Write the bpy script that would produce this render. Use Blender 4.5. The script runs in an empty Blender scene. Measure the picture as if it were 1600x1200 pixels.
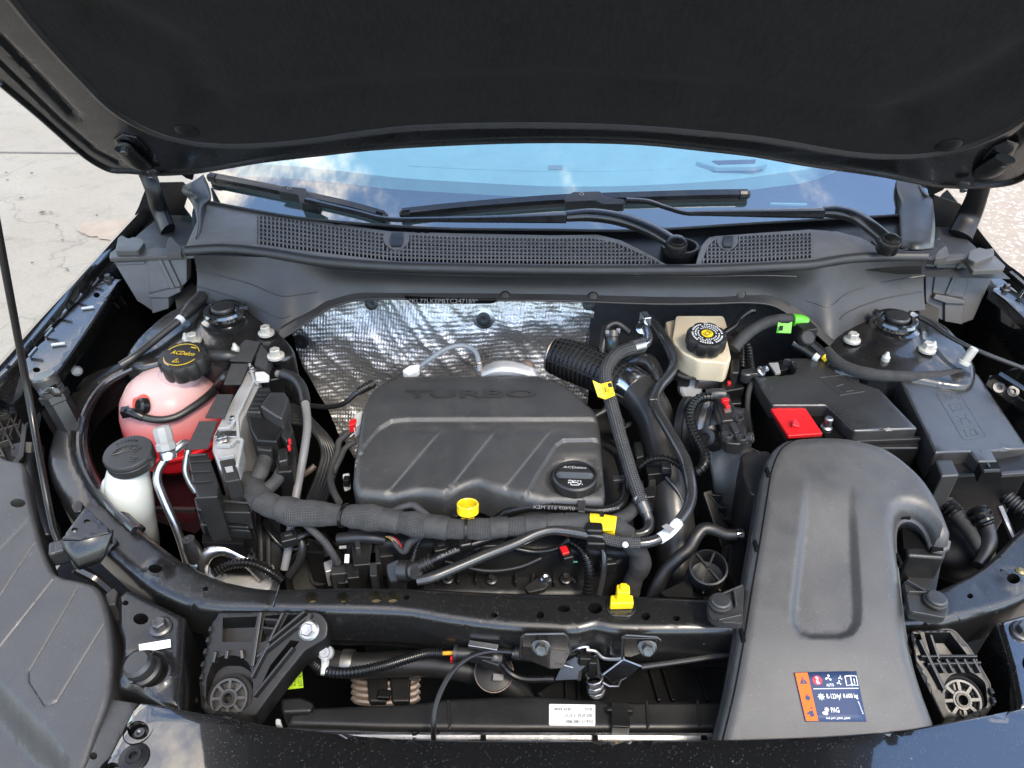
import bpy, bmesh, math, random
import numpy as np
from mathutils import Vector, Matrix, Euler, noise
from mathutils.geometry import delaunay_2d_cdt
R = math.radians
random.seed(7)
SC = bpy.context.scene
COL = SC.collection

# ------------------------------------------------------------------ camera, world, sun, exposure
FPX = 1180.0                      # focal length in pixels of the 1600 px wide photograph
CAM = Vector((0.0, 0.0, 1.57))
CROT = Euler((R(90 - 36.0), 0, R(3.2)), 'XYZ').to_matrix()
cd = bpy.data.cameras.new('camera')
cam = bpy.data.objects.new('camera', cd)
COL.objects.link(cam)
cam.location = CAM
cam.rotation_euler = (R(90 - 36.0), 0, R(3.2))
cd.sensor_width = 36.0
cd.lens = 36.0 * FPX / 1600.0
cd.clip_start = 0.02
cd.clip_end = 500.0
SC.camera = cam

SUN_EL, SUN_AZ = R(56), R(142)    # azimuth clockwise from +y
world = bpy.data.worlds.new('World')
SC.world = world
world.use_nodes = True
wn, wl = world.node_tree.nodes, world.node_tree.links
wn.clear()
w_out = wn.new('ShaderNodeOutputWorld')
w_bg = wn.new('ShaderNodeBackground')
w_sky = wn.new('ShaderNodeTexSky')
w_sky.sky_type = 'NISHITA'
w_sky.sun_disc = False
w_sky.sun_elevation = SUN_EL
w_sky.sun_rotation = SUN_AZ
w_sky.air_density = 1.0
w_sky.ozone_density = 3.0
w_sky.dust_density = 0.4
# scattered fair-weather clouds, mapped on a flat layer overhead
w_co = wn.new('ShaderNodeTexCoord')
w_sep = wn.new('ShaderNodeSeparateXYZ')
wl.new(w_co.outputs['Generated'], w_sep.inputs[0])
w_mx = wn.new('ShaderNodeMath'); w_mx.operation = 'MAXIMUM'; w_mx.inputs[1].default_value = 0.06
wl.new(w_sep.outputs['Z'], w_mx.inputs[0])
w_dx = wn.new('ShaderNodeMath'); w_dx.operation = 'DIVIDE'
w_dy = wn.new('ShaderNodeMath'); w_dy.operation = 'DIVIDE'
for dn, ax in ((w_dx, 'X'), (w_dy, 'Y')):
    wl.new(w_sep.outputs[ax], dn.inputs[0]); wl.new(w_mx.outputs[0], dn.inputs[1])
w_cmb = wn.new('ShaderNodeCombineXYZ')
wl.new(w_dx.outputs[0], w_cmb.inputs[0]); wl.new(w_dy.outputs[0], w_cmb.inputs[1])
w_no = wn.new('ShaderNodeTexNoise')
w_no.inputs['Scale'].default_value = 5.5
w_no.inputs['Detail'].default_value = 9.0
w_no.inputs['Roughness'].default_value = 0.66
w_no.inputs['Distortion'].default_value = 0.25
w_of = wn.new('ShaderNodeVectorMath'); w_of.operation = 'ADD'; w_of.inputs[1].default_value = (0.0, 0.0, 0.0)
wl.new(w_cmb.outputs[0], w_of.inputs[0])
wl.new(w_of.outputs[0], w_no.inputs['Vector'])
w_n2 = wn.new('ShaderNodeTexNoise')
w_n2.inputs['Scale'].default_value = 0.7
w_n2.inputs['Detail'].default_value = 2.0
wl.new(w_of.outputs[0], w_n2.inputs['Vector'])
w_ad = wn.new('ShaderNodeMath'); w_ad.operation = 'ADD'
wl.new(w_no.outputs['Fac'], w_ad.inputs[0]); wl.new(w_n2.outputs['Fac'], w_ad.inputs[1])
w_mr = wn.new('ShaderNodeMapRange')
w_mr.inputs['From Min'].default_value = 0.965
w_mr.inputs['From Max'].default_value = 1.25
w_mr.interpolation_type = 'SMOOTHSTEP'
wl.new(w_ad.outputs[0], w_mr.inputs['Value'])
w_mix = wn.new('ShaderNodeMix'); w_mix.data_type = 'RGBA'
w_mix.inputs['B'].default_value = (9.0, 8.0, 6.6, 1)
w_up = wn.new('ShaderNodeMapRange'); w_up.inputs['From Min'].default_value = 0.0; w_up.inputs['From Max'].default_value = 0.12
wl.new(w_sep.outputs['Z'], w_up.inputs['Value'])
w_mu = wn.new('ShaderNodeMath'); w_mu.operation = 'MULTIPLY'
wl.new(w_mr.outputs['Result'], w_mu.inputs[0]); wl.new(w_up.outputs['Result'], w_mu.inputs[1])
wl.new(w_mu.outputs[0], w_mix.inputs['Factor'])
w_tn = wn.new('ShaderNodeMix'); w_tn.data_type = 'RGBA'; w_tn.blend_type = 'MULTIPLY'; w_tn.inputs['Factor'].default_value = 1.0
w_tn.inputs['B'].default_value = (1.04, 1.04, 1.02, 1)      # the camera's warm white balance
wl.new(w_sky.outputs['Color'], w_tn.inputs['A']); wl.new(w_tn.outputs['Result'], w_mix.inputs['A'])
wl.new(w_mix.outputs['Result'], w_bg.inputs['Color'])
w_bg.inputs['Strength'].default_value = 0.15
wl.new(w_bg.outputs[0], w_out.inputs['Surface'])

sd = bpy.data.lights.new('sun', 'SUN')
sun = bpy.data.objects.new('sun', sd)
COL.objects.link(sun)
sd.energy = 1.0
sd.angle = R(14)
sd.color = (1.0, 0.88, 0.72)
_sdir = Vector((math.sin(SUN_AZ) * math.cos(SUN_EL), math.cos(SUN_AZ) * math.cos(SUN_EL), math.sin(SUN_EL)))
sun.rotation_euler = _sdir.to_track_quat('Z', 'Y').to_euler()
SC.view_settings.view_transform = 'Standard'
SC.view_settings.look = 'None'
SC.view_settings.gamma = 1.0
SC.view_settings.exposure = 1.9
SC.cycles.max_bounces = 8
SC.cycles.use_denoising = True

# ------------------------------------------------------------------ measuring: photograph ray -> place
def ray(px, py):
    return CROT @ Vector(((px - 800.0) / FPX, (600.0 - py) / FPX, -1.0))
def PZ(px, py, z):
    d = ray(px, py); return CAM + d * ((z - CAM.z) / d.z)
def PY(px, py, y):
    d = ray(px, py); return CAM + d * (y / d.y)
def PX(px, py, x):
    d = ray(px, py); return CAM + d * (x / d.x)
def PD(px, py, t):
    return CAM + ray(px, py) * t
def depth(p):
    return -(CROT.transposed() @ (Vector(p) - CAM)).z
def S(px, p):
    return px * depth(p) / FPX
def proj(P):
    Q = (np.asarray(P) - np.array(CAM)) @ np.array(CROT)
    return np.stack([800 + FPX * Q[:, 0] / -Q[:, 2], 600 - FPX * Q[:, 1] / -Q[:, 2]], 1)

class Pl:
    """a plane z = z0 + (y-y0)*sy + (x-x0)*sx on which traced points are placed"""
    def __init__(s, z0, y0=0.0, sy=0.0, x0=0.0, sx=0.0):
        s.z0, s.y0, s.sy, s.x0, s.sx = z0, y0, sy, x0, sx
    def z(s, x, y):
        return s.z0 + (y - s.y0) * s.sy + (x - s.x0) * s.sx
    def at(s, px, py):
        d = ray(px, py)
        # CAM.z + t dz = z0 + (t dy + cy - y0) sy + (t dx + cx - x0) sx
        t = (s.z0 + (CAM.y - s.y0) * s.sy + (CAM.x - s.x0) * s.sx - CAM.z) / (d.z - d.y * s.sy - d.x * s.sx)
        return CAM + d * t
    def n(s):
        return Vector((-s.sx, -s.sy, 1)).normalized()
def pl3(a, b, c):
    """plane through three world points"""
    n = (Vector(b) - Vector(a)).cross(Vector(c) - Vector(a))
    return Pl(a[2], a[1], -n.y / n.z, a[0], -n.x / n.z)

# ------------------------------------------------------------------ objects
WL = {}
def tag(o, label=None, cat=None, group=None, kind=None):
    if label: o['label'] = label
    if cat: o['category'] = cat
    if group: o['group'] = group
    if kind: o['kind'] = kind
    return o
def thing(name, label, cat, loc, group=None):
    o = bpy.data.objects.new(name, None)
    o.empty_display_size = 0.02
    COL.objects.link(o)
    o.location = loc
    WL[o.name] = Vector(loc)
    return tag(o, label, cat, group)
def node(name, parent, loc, label=None):
    o = bpy.data.objects.new(name, None); o.empty_display_size = .02
    COL.objects.link(o); o.parent = parent; o.location = Vector(loc) - WL[parent.name]; WL[o.name] = Vector(loc)
    return tag(o, label)
def copytree(o, delta, mirror=False, parent=None):
    c = o.copy(); COL.objects.link(c)
    if parent is None:
        c.location = Vector(o.location) + Vector(delta)
        WL[c.name] = WL[o.name] + Vector(delta)
    else:
        c.parent = parent
        WL[c.name] = WL[o.name] + Vector(delta)
    for ch in [x for x in COL.objects if x.parent == o]:
        copytree(ch, delta, parent=c)
    return c

def catmull(pts, step=None, n=8, closed=False):
    P = [Vector(p) for p in pts]
    if len(P) < 3 and not closed:
        if len(P) == 2:
            return [P[0].lerp(P[1], i / n) for i in range(n + 1)]
        return P
    out = []
    m = len(P)
    rng = range(m) if closed else range(m - 1)
    for i in rng:
        if closed:
            p0, p1, p2, p3 = P[i - 1], P[i], P[(i + 1) % m], P[(i + 2) % m]
        else:
            p1, p2 = P[i], P[i + 1]
            p0 = P[i - 1] if i else p1 * 2 - p2
            p3 = P[i + 2] if i + 2 < m else p2 * 2 - p1
        a = max((p1 - p0).length, 1e-6) ** .5; b = max((p2 - p1).length, 1e-6) ** .5; c = max((p3 - p2).length, 1e-6) ** .5
        m1 = (p2 - p1) + b * ((p1 - p0) / a - (p2 - p0) / (a + b))
        m2 = (p2 - p1) + b * ((p3 - p2) / c - (p3 - p1) / (b + c))
        k = n if step is None else max(1, int((p2 - p1).length / step))
        for j in range(k):
            t = j / k
            t2, t3 = t * t, t * t * t
            out.append(p1 * (2 * t3 - 3 * t2 + 1) + m1 * (t3 - 2 * t2 + t) + p2 * (-2 * t3 + 3 * t2) + m2 * (t3 - t2))
    if not closed:
        out.append(P[-1].copy())
    return out

def perp(ax):
    ax = Vector(ax).normalized()
    u = ax.orthogonal().normalized()
    return ax, u, ax.cross(u)

class MB:
    def __init__(s):
        s.v, s.f, s.m, s.uv = [], [], [], {}
        s.mi = 0
    def addf(s, idx):
        s.f.append(tuple(idx)); s.m.append(s.mi)
    def quad(s, a, b, c, d):
        k = len(s.v); s.v += [Vector(a), Vector(b), Vector(c), Vector(d)]; s.addf((k, k + 1, k + 2, k + 3)); return s
    def box(s, c, size, rot=None):
        M = rot if isinstance(rot, Matrix) else (Matrix.Rotation(rot, 3, 'Z') if rot else Matrix.Identity(3))
        k = len(s.v)
        for sx in (-.5, .5):
            for sy in (-.5, .5):
                for sz in (-.5, .5):
                    s.v.append(Vector(c) + M @ Vector((sx * size[0], sy * size[1], sz * size[2])))
        for q in ((0, 1, 3, 2), (4, 6, 7, 5), (0, 4, 5, 1), (2, 3, 7, 6), (0, 2, 6, 4), (1, 5, 7, 3)):
            s.addf([k + i for i in q])
        return s
    def beam(s, a, b, w, h, up=(0, 0, 1)):
        a, b = Vector(a), Vector(b)
        x = (b - a); L = x.length; x.normalize()
        z = Vector(up) - x * x.dot(Vector(up)); z.normalize(); y = z.cross(x)
        M = Matrix((x, y, z)).transposed()
        return s.box((a + b) / 2, (L, w, h), M)
    def prism(s, top, h, vec=None, inset=0.0):
        """closed solid: top polygon (world points) pushed along vec by h"""
        d = (Vector(vec).normalized() if vec else Vector((0, 0, -1))) * h
        top = [Vector(p) for p in top]
        a = sum(((top[i].x * top[(i + 1) % len(top)].y - top[(i + 1) % len(top)].x * top[i].y) for i in range(len(top))))
        if a < 0: top = top[::-1]
        k, n = len(s.v), len(top)
        cen = sum(top, Vector()) / n
        s.v += top
        s.v += [p + d + (cen - p) * inset for p in top]
        s.addf(range(k, k + n)); s.addf(reversed(range(k + n, k + 2 * n)))
        for i in range(n):
            j = (i + 1) % n
            s.addf((k + i, k + n + i, k + n + j, k + j))
        return s
    def tube(s, pts, r, n=12, step=None, ribs=None, cap=True, smooth=True, flat=None, wob=0.0, hollow=0.0):
        """sweep; r scalar or one per point; ribs=(pitch, amplitude)"""
        P = catmull(pts, n=8) if smooth else [Vector(p) for p in pts]
        rr = [r] * len(pts) if not hasattr(r, '__len__') else list(r)
        src = np.array([0.0] + list(np.cumsum([(Vector(pts[i + 1]) - Vector(pts[i])).length for i in range(len(pts) - 1)])))
        L = np.array([0.0] + list(np.cumsum([(P[i + 1] - P[i]).length for i in range(len(P) - 1)])))
        # resample by arc length
        if smooth or ribs:
            tot = L[-1]
            st = step or max(min(rr) * 0.5, tot / 160)
            if ribs: st = ribs[0] / 4.0
            m = max(3, int(tot / st) + 1)
            q = np.linspace(0, tot, m)
            A = np.array([list(p) for p in P])
            P = [Vector((np.interp(t, L, A[:, 0]), np.interp(t, L, A[:, 1]), np.interp(t, L, A[:, 2]))) for t in q]
            rad = np.interp(q * src[-1] / tot, src, rr)
            L = q
        else:
            rad = np.array(rr, float)
        if ribs:
            i = np.arange(len(P)) % 4
            rad = rad + np.where(i < 2, ribs[1], -ribs[1])
        if wob:
            rad = rad * (1 + wob * np.array([noise.noise(p * 60) for p in P]))
        k = len(s.v)
        T = []
        for i in range(len(P)):
            t = P[min(i + 1, len(P) - 1)] - P[max(i - 1, 0)]
            T.append(t.normalized() if t.length > 1e-9 else Vector((0, 0, 1)))
        u = T[0].orthogonal().normalized()
        if flat: u = (Vector(flat[1]) - T[0] * T[0].dot(Vector(flat[1]))).normalized()
        for i, p in enumerate(P):
            u = (u - T[i] * u.dot(T[i])).normalized()
            w = T[i].cross(u)
            for j in range(n):
                a = 2 * math.pi * j / n
                ku = flat[0] if flat else 1.0
                s.v.append(p + (u * math.cos(a) * ku + w * math.sin(a)) * rad[i])
        for i in range(len(P) - 1):
            for j in range(n):
                j2 = (j + 1) % n
                q = (k + i * n + j, k + i * n + j2, k + (i + 1) * n + j2, k + (i + 1) * n + j)
                s.uv[len(s.f)] = ((j / n, L[i]), ((j + 1) / n, L[i]), ((j + 1) / n, L[i + 1]), (j / n, L[i + 1]))
                s.addf(q)
        if cap:
            s.addf(reversed(range(k, k + n)))
            s.addf(range(k + (len(P) - 1) * n, k + len(P) * n))
        return s
    def lathe(s, c, axis, prof, n=24, lobes=None, cap=True):
        """prof: (radius, along axis); lobes=(count, depth) scallops"""
        ax, u, w = perp(axis)
        k = len(s.v)
        for (r, t) in prof:
            for j in range(n):
                a = 2 * math.pi * j / n
                q = r
                if lobes:
                    q = r * (1 - lobes[1] * (0.5 + 0.5 * math.cos(lobes[0] * a)) ** 3)
                s.v.append(Vector(c) + ax * t + (u * math.cos(a) + w * math.sin(a)) * q)
        for i in range(len(prof) - 1):
            for j in range(n):
                j2 = (j + 1) % n
                s.addf((k + i * n + j, k + i * n + j2, k + (i + 1) * n + j2, k + (i + 1) * n + j))
        if cap and prof[0][0] > 1e-6: s.addf(reversed(range(k, k + n)))
        if cap and prof[-1][0] > 1e-6: s.addf(range(k + (len(prof) - 1) * n, k + len(prof) * n))
        return s
    def ring(s, c, axis, R1, r, n=24, m=8):
        ax, u, w = perp(axis)
        pts = [Vector(c) + (u * math.cos(2 * math.pi * i / n) + w * math.sin(2 * math.pi * i / n)) * R1 for i in range(n)]
        k = len(s.v)
        for i in range(n):
            d = (pts[i] - Vector(c)).normalized()
            for j in range(m):
                a = 2 * math.pi * j / m
                s.v.append(pts[i] + (d * math.cos(a) + ax * math.sin(a)) * r)
        for i in range(n):
            for j in range(m):
                i2, j2 = (i + 1) % n, (j + 1) % m
                s.addf((k + i * m + j, k + i * m + j2, k + i2 * m + j2, k + i2 * m + j))
        return s
    def grid(s, rows, closed=False, res=None):
        """rows of points, optionally smoothed to res=(along rows, along columns)"""
        if res:
            rows = [catmull(r, n=res[1]) for r in rows]
            cols = [catmull([r[j] for r in rows], n=res[0]) for j in range(len(rows[0]))]
            rows = [[c[i] for c in cols] for i in range(len(cols[0]))]
        k = len(s.v); m = len(rows[0])
        for r in rows: s.v += [Vector(p) for p in r]
        for i in range(len(rows) - 1):
            for j in range(m - 1 if not closed else m):
                j2 = (j + 1) % m
                s.uv[len(s.f)] = ((j, i), (j + 1, i), (j + 1, i + 1), (j, i + 1))
                s.addf((k + i * m + j, k + i * m + j2, k + (i + 1) * m + j2, k + (i + 1) * m + j))
        return s
    def sphere(s, c, r, n=16, sc=(1, 1, 1)):
        k = len(s.v); m = n // 2
        for i in range(m + 1):
            th = math.pi * i / m
            for j in range(n):
                a = 2 * math.pi * j / n
                s.v.append(Vector(c) + Vector((math.sin(th) * math.cos(a) * sc[0], math.sin(th) * math.sin(a) * sc[1], math.cos(th) * sc[2])) * r)
        for i in range(m):
            for j in range(n):
                j2 = (j + 1) % n
                s.addf((k + i * n + j, k + (i + 1) * n + j, k + (i + 1) * n + j2, k + i * n + j2))
        return s
    def bolt(s, p, axis, r, h=None, washer=True):
        """flanged hex head, r = flange radius"""
        h = h or r * 1.0
        ax, u, w = perp(axis)
        if washer:
            s.lathe(p, ax, [(r, -r * .1), (r, r * .18), (r * .8, r * .32), (0, r * .32)], 16)
        k = r * (.62 if washer else 1.0)
        s.lathe(Vector(p) + ax * (r * .3 if washer else 0), ax, [(k, 0), (k, h * .75), (k * .86, h * .85), (k * .5, h * .85), (0.0, h * .7)], 6)
        return s
    def build(s, name, mat, parent=None, label=None, cat=None, group=None, kind=None, bevel=0.0, seg=2, ang=32, sub=0, solid=0.0, smooth=True, weld=True, off=1.0):
        me = bpy.data.meshes.new(name)
        if parent is not None:
            o0 = WL[parent.name]
        else:
            A = np.array([list(v) for v in s.v])
            o0 = Vector(((A[:, 0].min() + A[:, 0].max()) / 2, (A[:, 1].min() + A[:, 1].max()) / 2, A[:, 2].min()))
        me.from_pydata([v - o0 for v in s.v], [], s.f)
        mats = mat if isinstance(mat, (list, tuple)) else [mat]
        for m in mats: me.materials.append(m)
        if len(mats) > 1:
            me.polygons.foreach_set('material_index', s.m)
        if s.uv:
            uvl = me.uv_layers.new(name='uv')
            for fi, q in s.uv.items():
                for li, uvc in zip(me.polygons[fi].loop_indices, q):
                    uvl.data[li].uv = uvc
        bm = bmesh.new(); bm.from_mesh(me)
        if weld: bmesh.ops.remove_doubles(bm, verts=bm.verts, dist=2e-5)
        bmesh.ops.recalc_face_normals(bm, faces=bm.faces)
        bm.to_mesh(me); bm.free()
        if smooth:
            me.polygons.foreach_set('use_smooth', [True] * len(me.polygons))
            if not bevel:
                me.set_sharp_from_angle(angle=R(ang))
        o = bpy.data.objects.new(name, me)
        COL.objects.link(o)
        if parent is not None:
            o.parent = parent
            WL[o.name] = o0
        else:
            o.location = o0; WL[o.name] = o0
        if solid:
            md = o.modifiers.new('solid', 'SOLIDIFY'); md.thickness = solid; md.offset = off
        if sub:
            md = o.modifiers.new('sub', 'SUBSURF'); md.levels = sub; md.render_levels = sub
        if bevel:
            md = o.modifiers.new('bevel', 'BEVEL'); md.width = bevel; md.segments = seg; md.limit_method = 'ANGLE'; md.angle_limit = R(ang); md.harden_normals = True
        return tag(o, label, cat, group, kind)

def seg_dist(P, poly, closed=True):
    P = np.asarray(P, float); A = np.asarray(poly, float)
    B = np.roll(A, -1, 0) if closed else A[1:]
    if not closed: A = A[:-1]
    best = np.full(len(P), 1e9)
    for a, b in zip(A, B):
        d = b - a; L = max(d @ d, 1e-12)
        t = np.clip(((P - a) @ d) / L, 0, 1)
        q = P - (a + t[:, None] * d)
        best = np.minimum(best, (q * q).sum(1))
    return np.sqrt(best)
def inside(P, poly):
    P = np.asarray(P, float); A = np.asarray(poly, float); B = np.roll(A, -1, 0)
    c = np.zeros(len(P), bool)
    for (x1, y1), (x2, y2) in zip(A, B):
        if y1 == y2: continue
        hit = ((y1 > P[:, 1]) != (y2 > P[:, 1])) & (P[:, 0] < (x2 - x1) * (P[:, 1] - y1) / (y2 - y1) + x1)
        c ^= hit
    return c
def dens(poly, step):
    out = []
    n = len(poly)
    for i in range(n):
        a = np.array(poly[i]); b = np.array(poly[(i + 1) % n])
        k = max(1, int(np.linalg.norm(b - a) / step))
        for j in range(k): out.append(a + (b - a) * j / k)
    return out
def rnd(poly, r, n=5):
    """round the corners of a pixel/plane polygon; r scalar or per corner"""
    out = []; m = len(poly)
    for i in range(m):
        p0, p1, p2 = Vector(poly[i - 1][:2]), Vector(poly[i][:2]), Vector(poly[(i + 1) % m][:2])
        q = r[i] if hasattr(r, '__len__') else r
        a = (p0 - p1); b = (p2 - p1)
        k = min(q, a.length * .45, b.length * .45)
        A = p1 + a.normalized() * k; B = p1 + b.normalized() * k
        if k < 1e-6: out.append((p1.x, p1.y)); continue
        for j in range(n + 1):
            t = j / n
            p = A * (1 - t) ** 2 + p1 * 2 * t * (1 - t) + B * t * t
            out.append((p.x, p.y))
    return out
def spl(poly, n=6, closed=False):
    return [(p.x, p.y) for p in catmull([Vector((a, b, 0)) for a, b in poly], n=n, closed=closed)]
def circ(cx, cy, rx, ry=None, n=18, rot=0):
    ry = ry or rx
    out = []
    for i in range(n):
        a = 2 * math.pi * i / n
        x, y = rx * math.cos(a), ry * math.sin(a)
        out.append((cx + x * math.cos(rot) - y * math.sin(rot), cy + x * math.sin(rot) + y * math.cos(rot)))
    return out
def sstep(x, a, b):
    t = np.clip((x - a) / (b - a), 0, 1); return t * t * (3 - 2 * t)

def plate(mb, outline, plane, holes=(), er=0.0, thick=0.01, extra=None, sp=0.008, bottom=False, skirt_vec=None, lines=()):
    """a panel traced as an outline in photograph pixels, set on its plane: rounded edge er, side walls thick, holes cut through;
    extra(px, py, dist_px) -> height added (metres)"""
    O = [plane.at(*p) for p in outline]
    O2 = [(p.x, p.y) for p in O]
    H2 = [[(plane.at(*p).x, plane.at(*p).y) for p in h] for h in holes]
    D = [dens(O2, min(sp, er * .6) if er > .004 else sp)] + [dens(h, max(sp * .5, 0.0015)) for h in H2]
    verts, edges = [], []
    for L in D:
        k = len(verts); verts += [Vector((float(p[0]), float(p[1]))) for p in L]
        edges += [(k + i, k + (i + 1) % len(L)) for i in range(len(L))]
    nb = len(verts)
    A = np.array(O2)
    gx = np.arange(A[:, 0].min(), A[:, 0].max(), sp); gy = np.arange(A[:, 1].min(), A[:, 1].max(), sp)
    G = np.array([(x + (sp * .5 if j % 2 else 0), y) for j, y in enumerate(gy) for x in gx])
    if len(G):
        ok = inside(G, O2)
        for h in H2: ok &= ~inside(G, h)
        G = G[ok]
    def alld(P):
        d = seg_dist(P, O2)
        return d
    if len(G):
        d = alld(G)
        for h in H2: d = np.minimum(d, seg_dist(G, h) + 1e-4)
        G = G[d > sp * .45]
    pts = [G] if len(G) else []
    if er > 0:      # rings near the edge so that the rounding reads
        Od = np.array(D[0])
        t = np.roll(Od, -1, 0) - np.roll(Od, 1, 0); t /= np.linalg.norm(t, axis=1)[:, None] + 1e-12
        nrm = np.stack([-t[:, 1], t[:, 0]], 1)
        for k in (.12, .35, .68, 1.0):
            for sg in (1, -1):
                Q = Od + nrm * sg * er * k
                okq = inside(Q, O2)
                if okq.any():
                    Q = Q[okq]; dq = seg_dist(Q, O2)
                    pts.append(Q[dq > er * k * .93])
    for (L, offs) in lines:      # extra points along pressed features so that their edges stay crisp
        A3 = [plane.at(*q) for q in L]; A2 = np.array([(p.x, p.y) for p in A3]); k1 = S(1, A3[len(A3) // 2])
        st_ = min(sp * .7, .0026)
        Dn = np.array(dens(list(A2), st_))
        Dn = Dn[seg_dist(Dn, A2, False) < st_ * .2]
        if len(Dn) < 3: continue
        t = np.gradient(Dn, axis=0); t /= np.linalg.norm(t, axis=1)[:, None] + 1e-12
        nr = np.stack([-t[:, 1], t[:, 0]], 1)
        for o in offs:
            Q = Dn + nr * o * k1
            ok = inside(Q, O2)
            for h in H2: ok &= ~inside(Q, h)
            Q = Q[ok]
            if len(Q): Q = Q[seg_dist(Q, O2) > max(er, .0015)]
            if len(Q): pts.append(Q)
    for Q in pts:
        verts += [Vector((float(a), float(b))) for a, b in Q]
    r = delaunay_2d_cdt(verts, edges, [], 0, 1e-6)
    V, T = np.array([list(v) for v in r[0]]), r[2]
    T = np.array([t for t in T if len(t) == 3])
    cen = V[T].mean(1)
    ok = inside(cen, O2)
    for h in H2: ok &= ~inside(cen, h)
    T = T[ok]
    z = plane.z(V[:, 0], V[:, 1])
    d = alld(V)
    if er > 0:
        q = np.clip(er - d, 0, er)
        z = z - (er - np.sqrt(np.maximum(er * er - q * q, 0)))
    if extra is not None:
        pp = proj(np.column_stack([V[:, 0], V[:, 1], plane.z(V[:, 0], V[:, 1])]))
        z = z + extra(pp[:, 0], pp[:, 1])
    k = len(mb.v)
    mb.v += [Vector((a, b, c)) for (a, b), c in zip(V, z)]
    for t in T: mb.addf((k + int(t[0]), k + int(t[1]), k + int(t[2])))
    sv = Vector(skirt_vec) if skirt_vec else Vector((0, 0, -1))
    # side walls on every boundary edge
    cnt = {}
    for t in T:
        for a, b in ((t[0], t[1]), (t[1], t[2]), (t[2], t[0])):
            key = (min(a, b), max(a, b)); cnt[key] = cnt.get(key, 0) + 1
    low = {}
    def lowv(i):
        if i not in low:
            p = mb.v[k + i] + sv * thick
            low[i] = len(mb.v); mb.v.append(p)
        return low[i]
    for (a, b), c in cnt.items():
        if c == 1:
            a, b = int(a), int(b)
            mb.addf((k + a, k + b, lowv(b), lowv(a)))
    return mb

def groove(line, w, dep):
    """channel along a pixel polyline: half width w px, height dep metres"""
    L = np.array(line, float)
    def f(px, py):
        d = seg_dist(np.column_stack([px, py]), L, closed=False)
        return dep * (1 - sstep(d, 0, w))
    return f
def addf_(*fs):
    return lambda px, py: sum(f(px, py) for f in fs)

def text_mesh(mb, s, bl, br, tl, ext=0.0, nrm=None, lift=0.0003, bold=0.0):
    """flat lettering mapped onto the parallelogram bl-br-tl (world points)"""
    cu = bpy.data.curves.new('t', 'FONT'); cu.body = s; cu.resolution_u = 2; cu.offset = bold
    ob = bpy.data.objects.new('t', cu); COL.objects.link(ob)
    dg = bpy.context.evaluated_depsgraph_get()
    me = bpy.data.meshes.new_from_object(ob.evaluated_get(dg))
    A = np.array([list(v.co) for v in me.vertices])
    bl, br, tl = Vector(bl), Vector(br), Vector(tl)
    ux, uy = br - bl, tl - bl
    nn = (nrm or ux.cross(uy)).normalized()
    mn, mxx = A.min(0), A.max(0)
    k = len(mb.v)
    for p in A:
        a = (p[0] - mn[0]) / max(mxx[0] - mn[0], 1e-6); b = (p[1] - mn[1]) / max(mxx[1] - mn[1], 1e-6)
        mb.v.append(bl + ux * a + uy * b + nn * (lift + ext))
    cnt = {}
    for p in me.polygons:
        mb.addf([k + i for i in p.vertices])
        if ext:
            vs = list(p.vertices)
            for i in range(len(vs)):
                e = (vs[i], vs[(i + 1) % len(vs)]); cnt[(min(e), max(e))] = cnt.get((min(e), max(e)), 0) + 1
    if ext:
        for (a, b), c in cnt.items():
            if c == 1:
                j = len(mb.v)
                mb.v += [mb.v[k + a] - nn * ext, mb.v[k + b] - nn * ext]
                mb.addf((k + a, k + b, j + 1, j))
    bpy.data.objects.remove(ob); bpy.data.curves.remove(cu); bpy.data.meshes.remove(me)
    return mb
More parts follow.
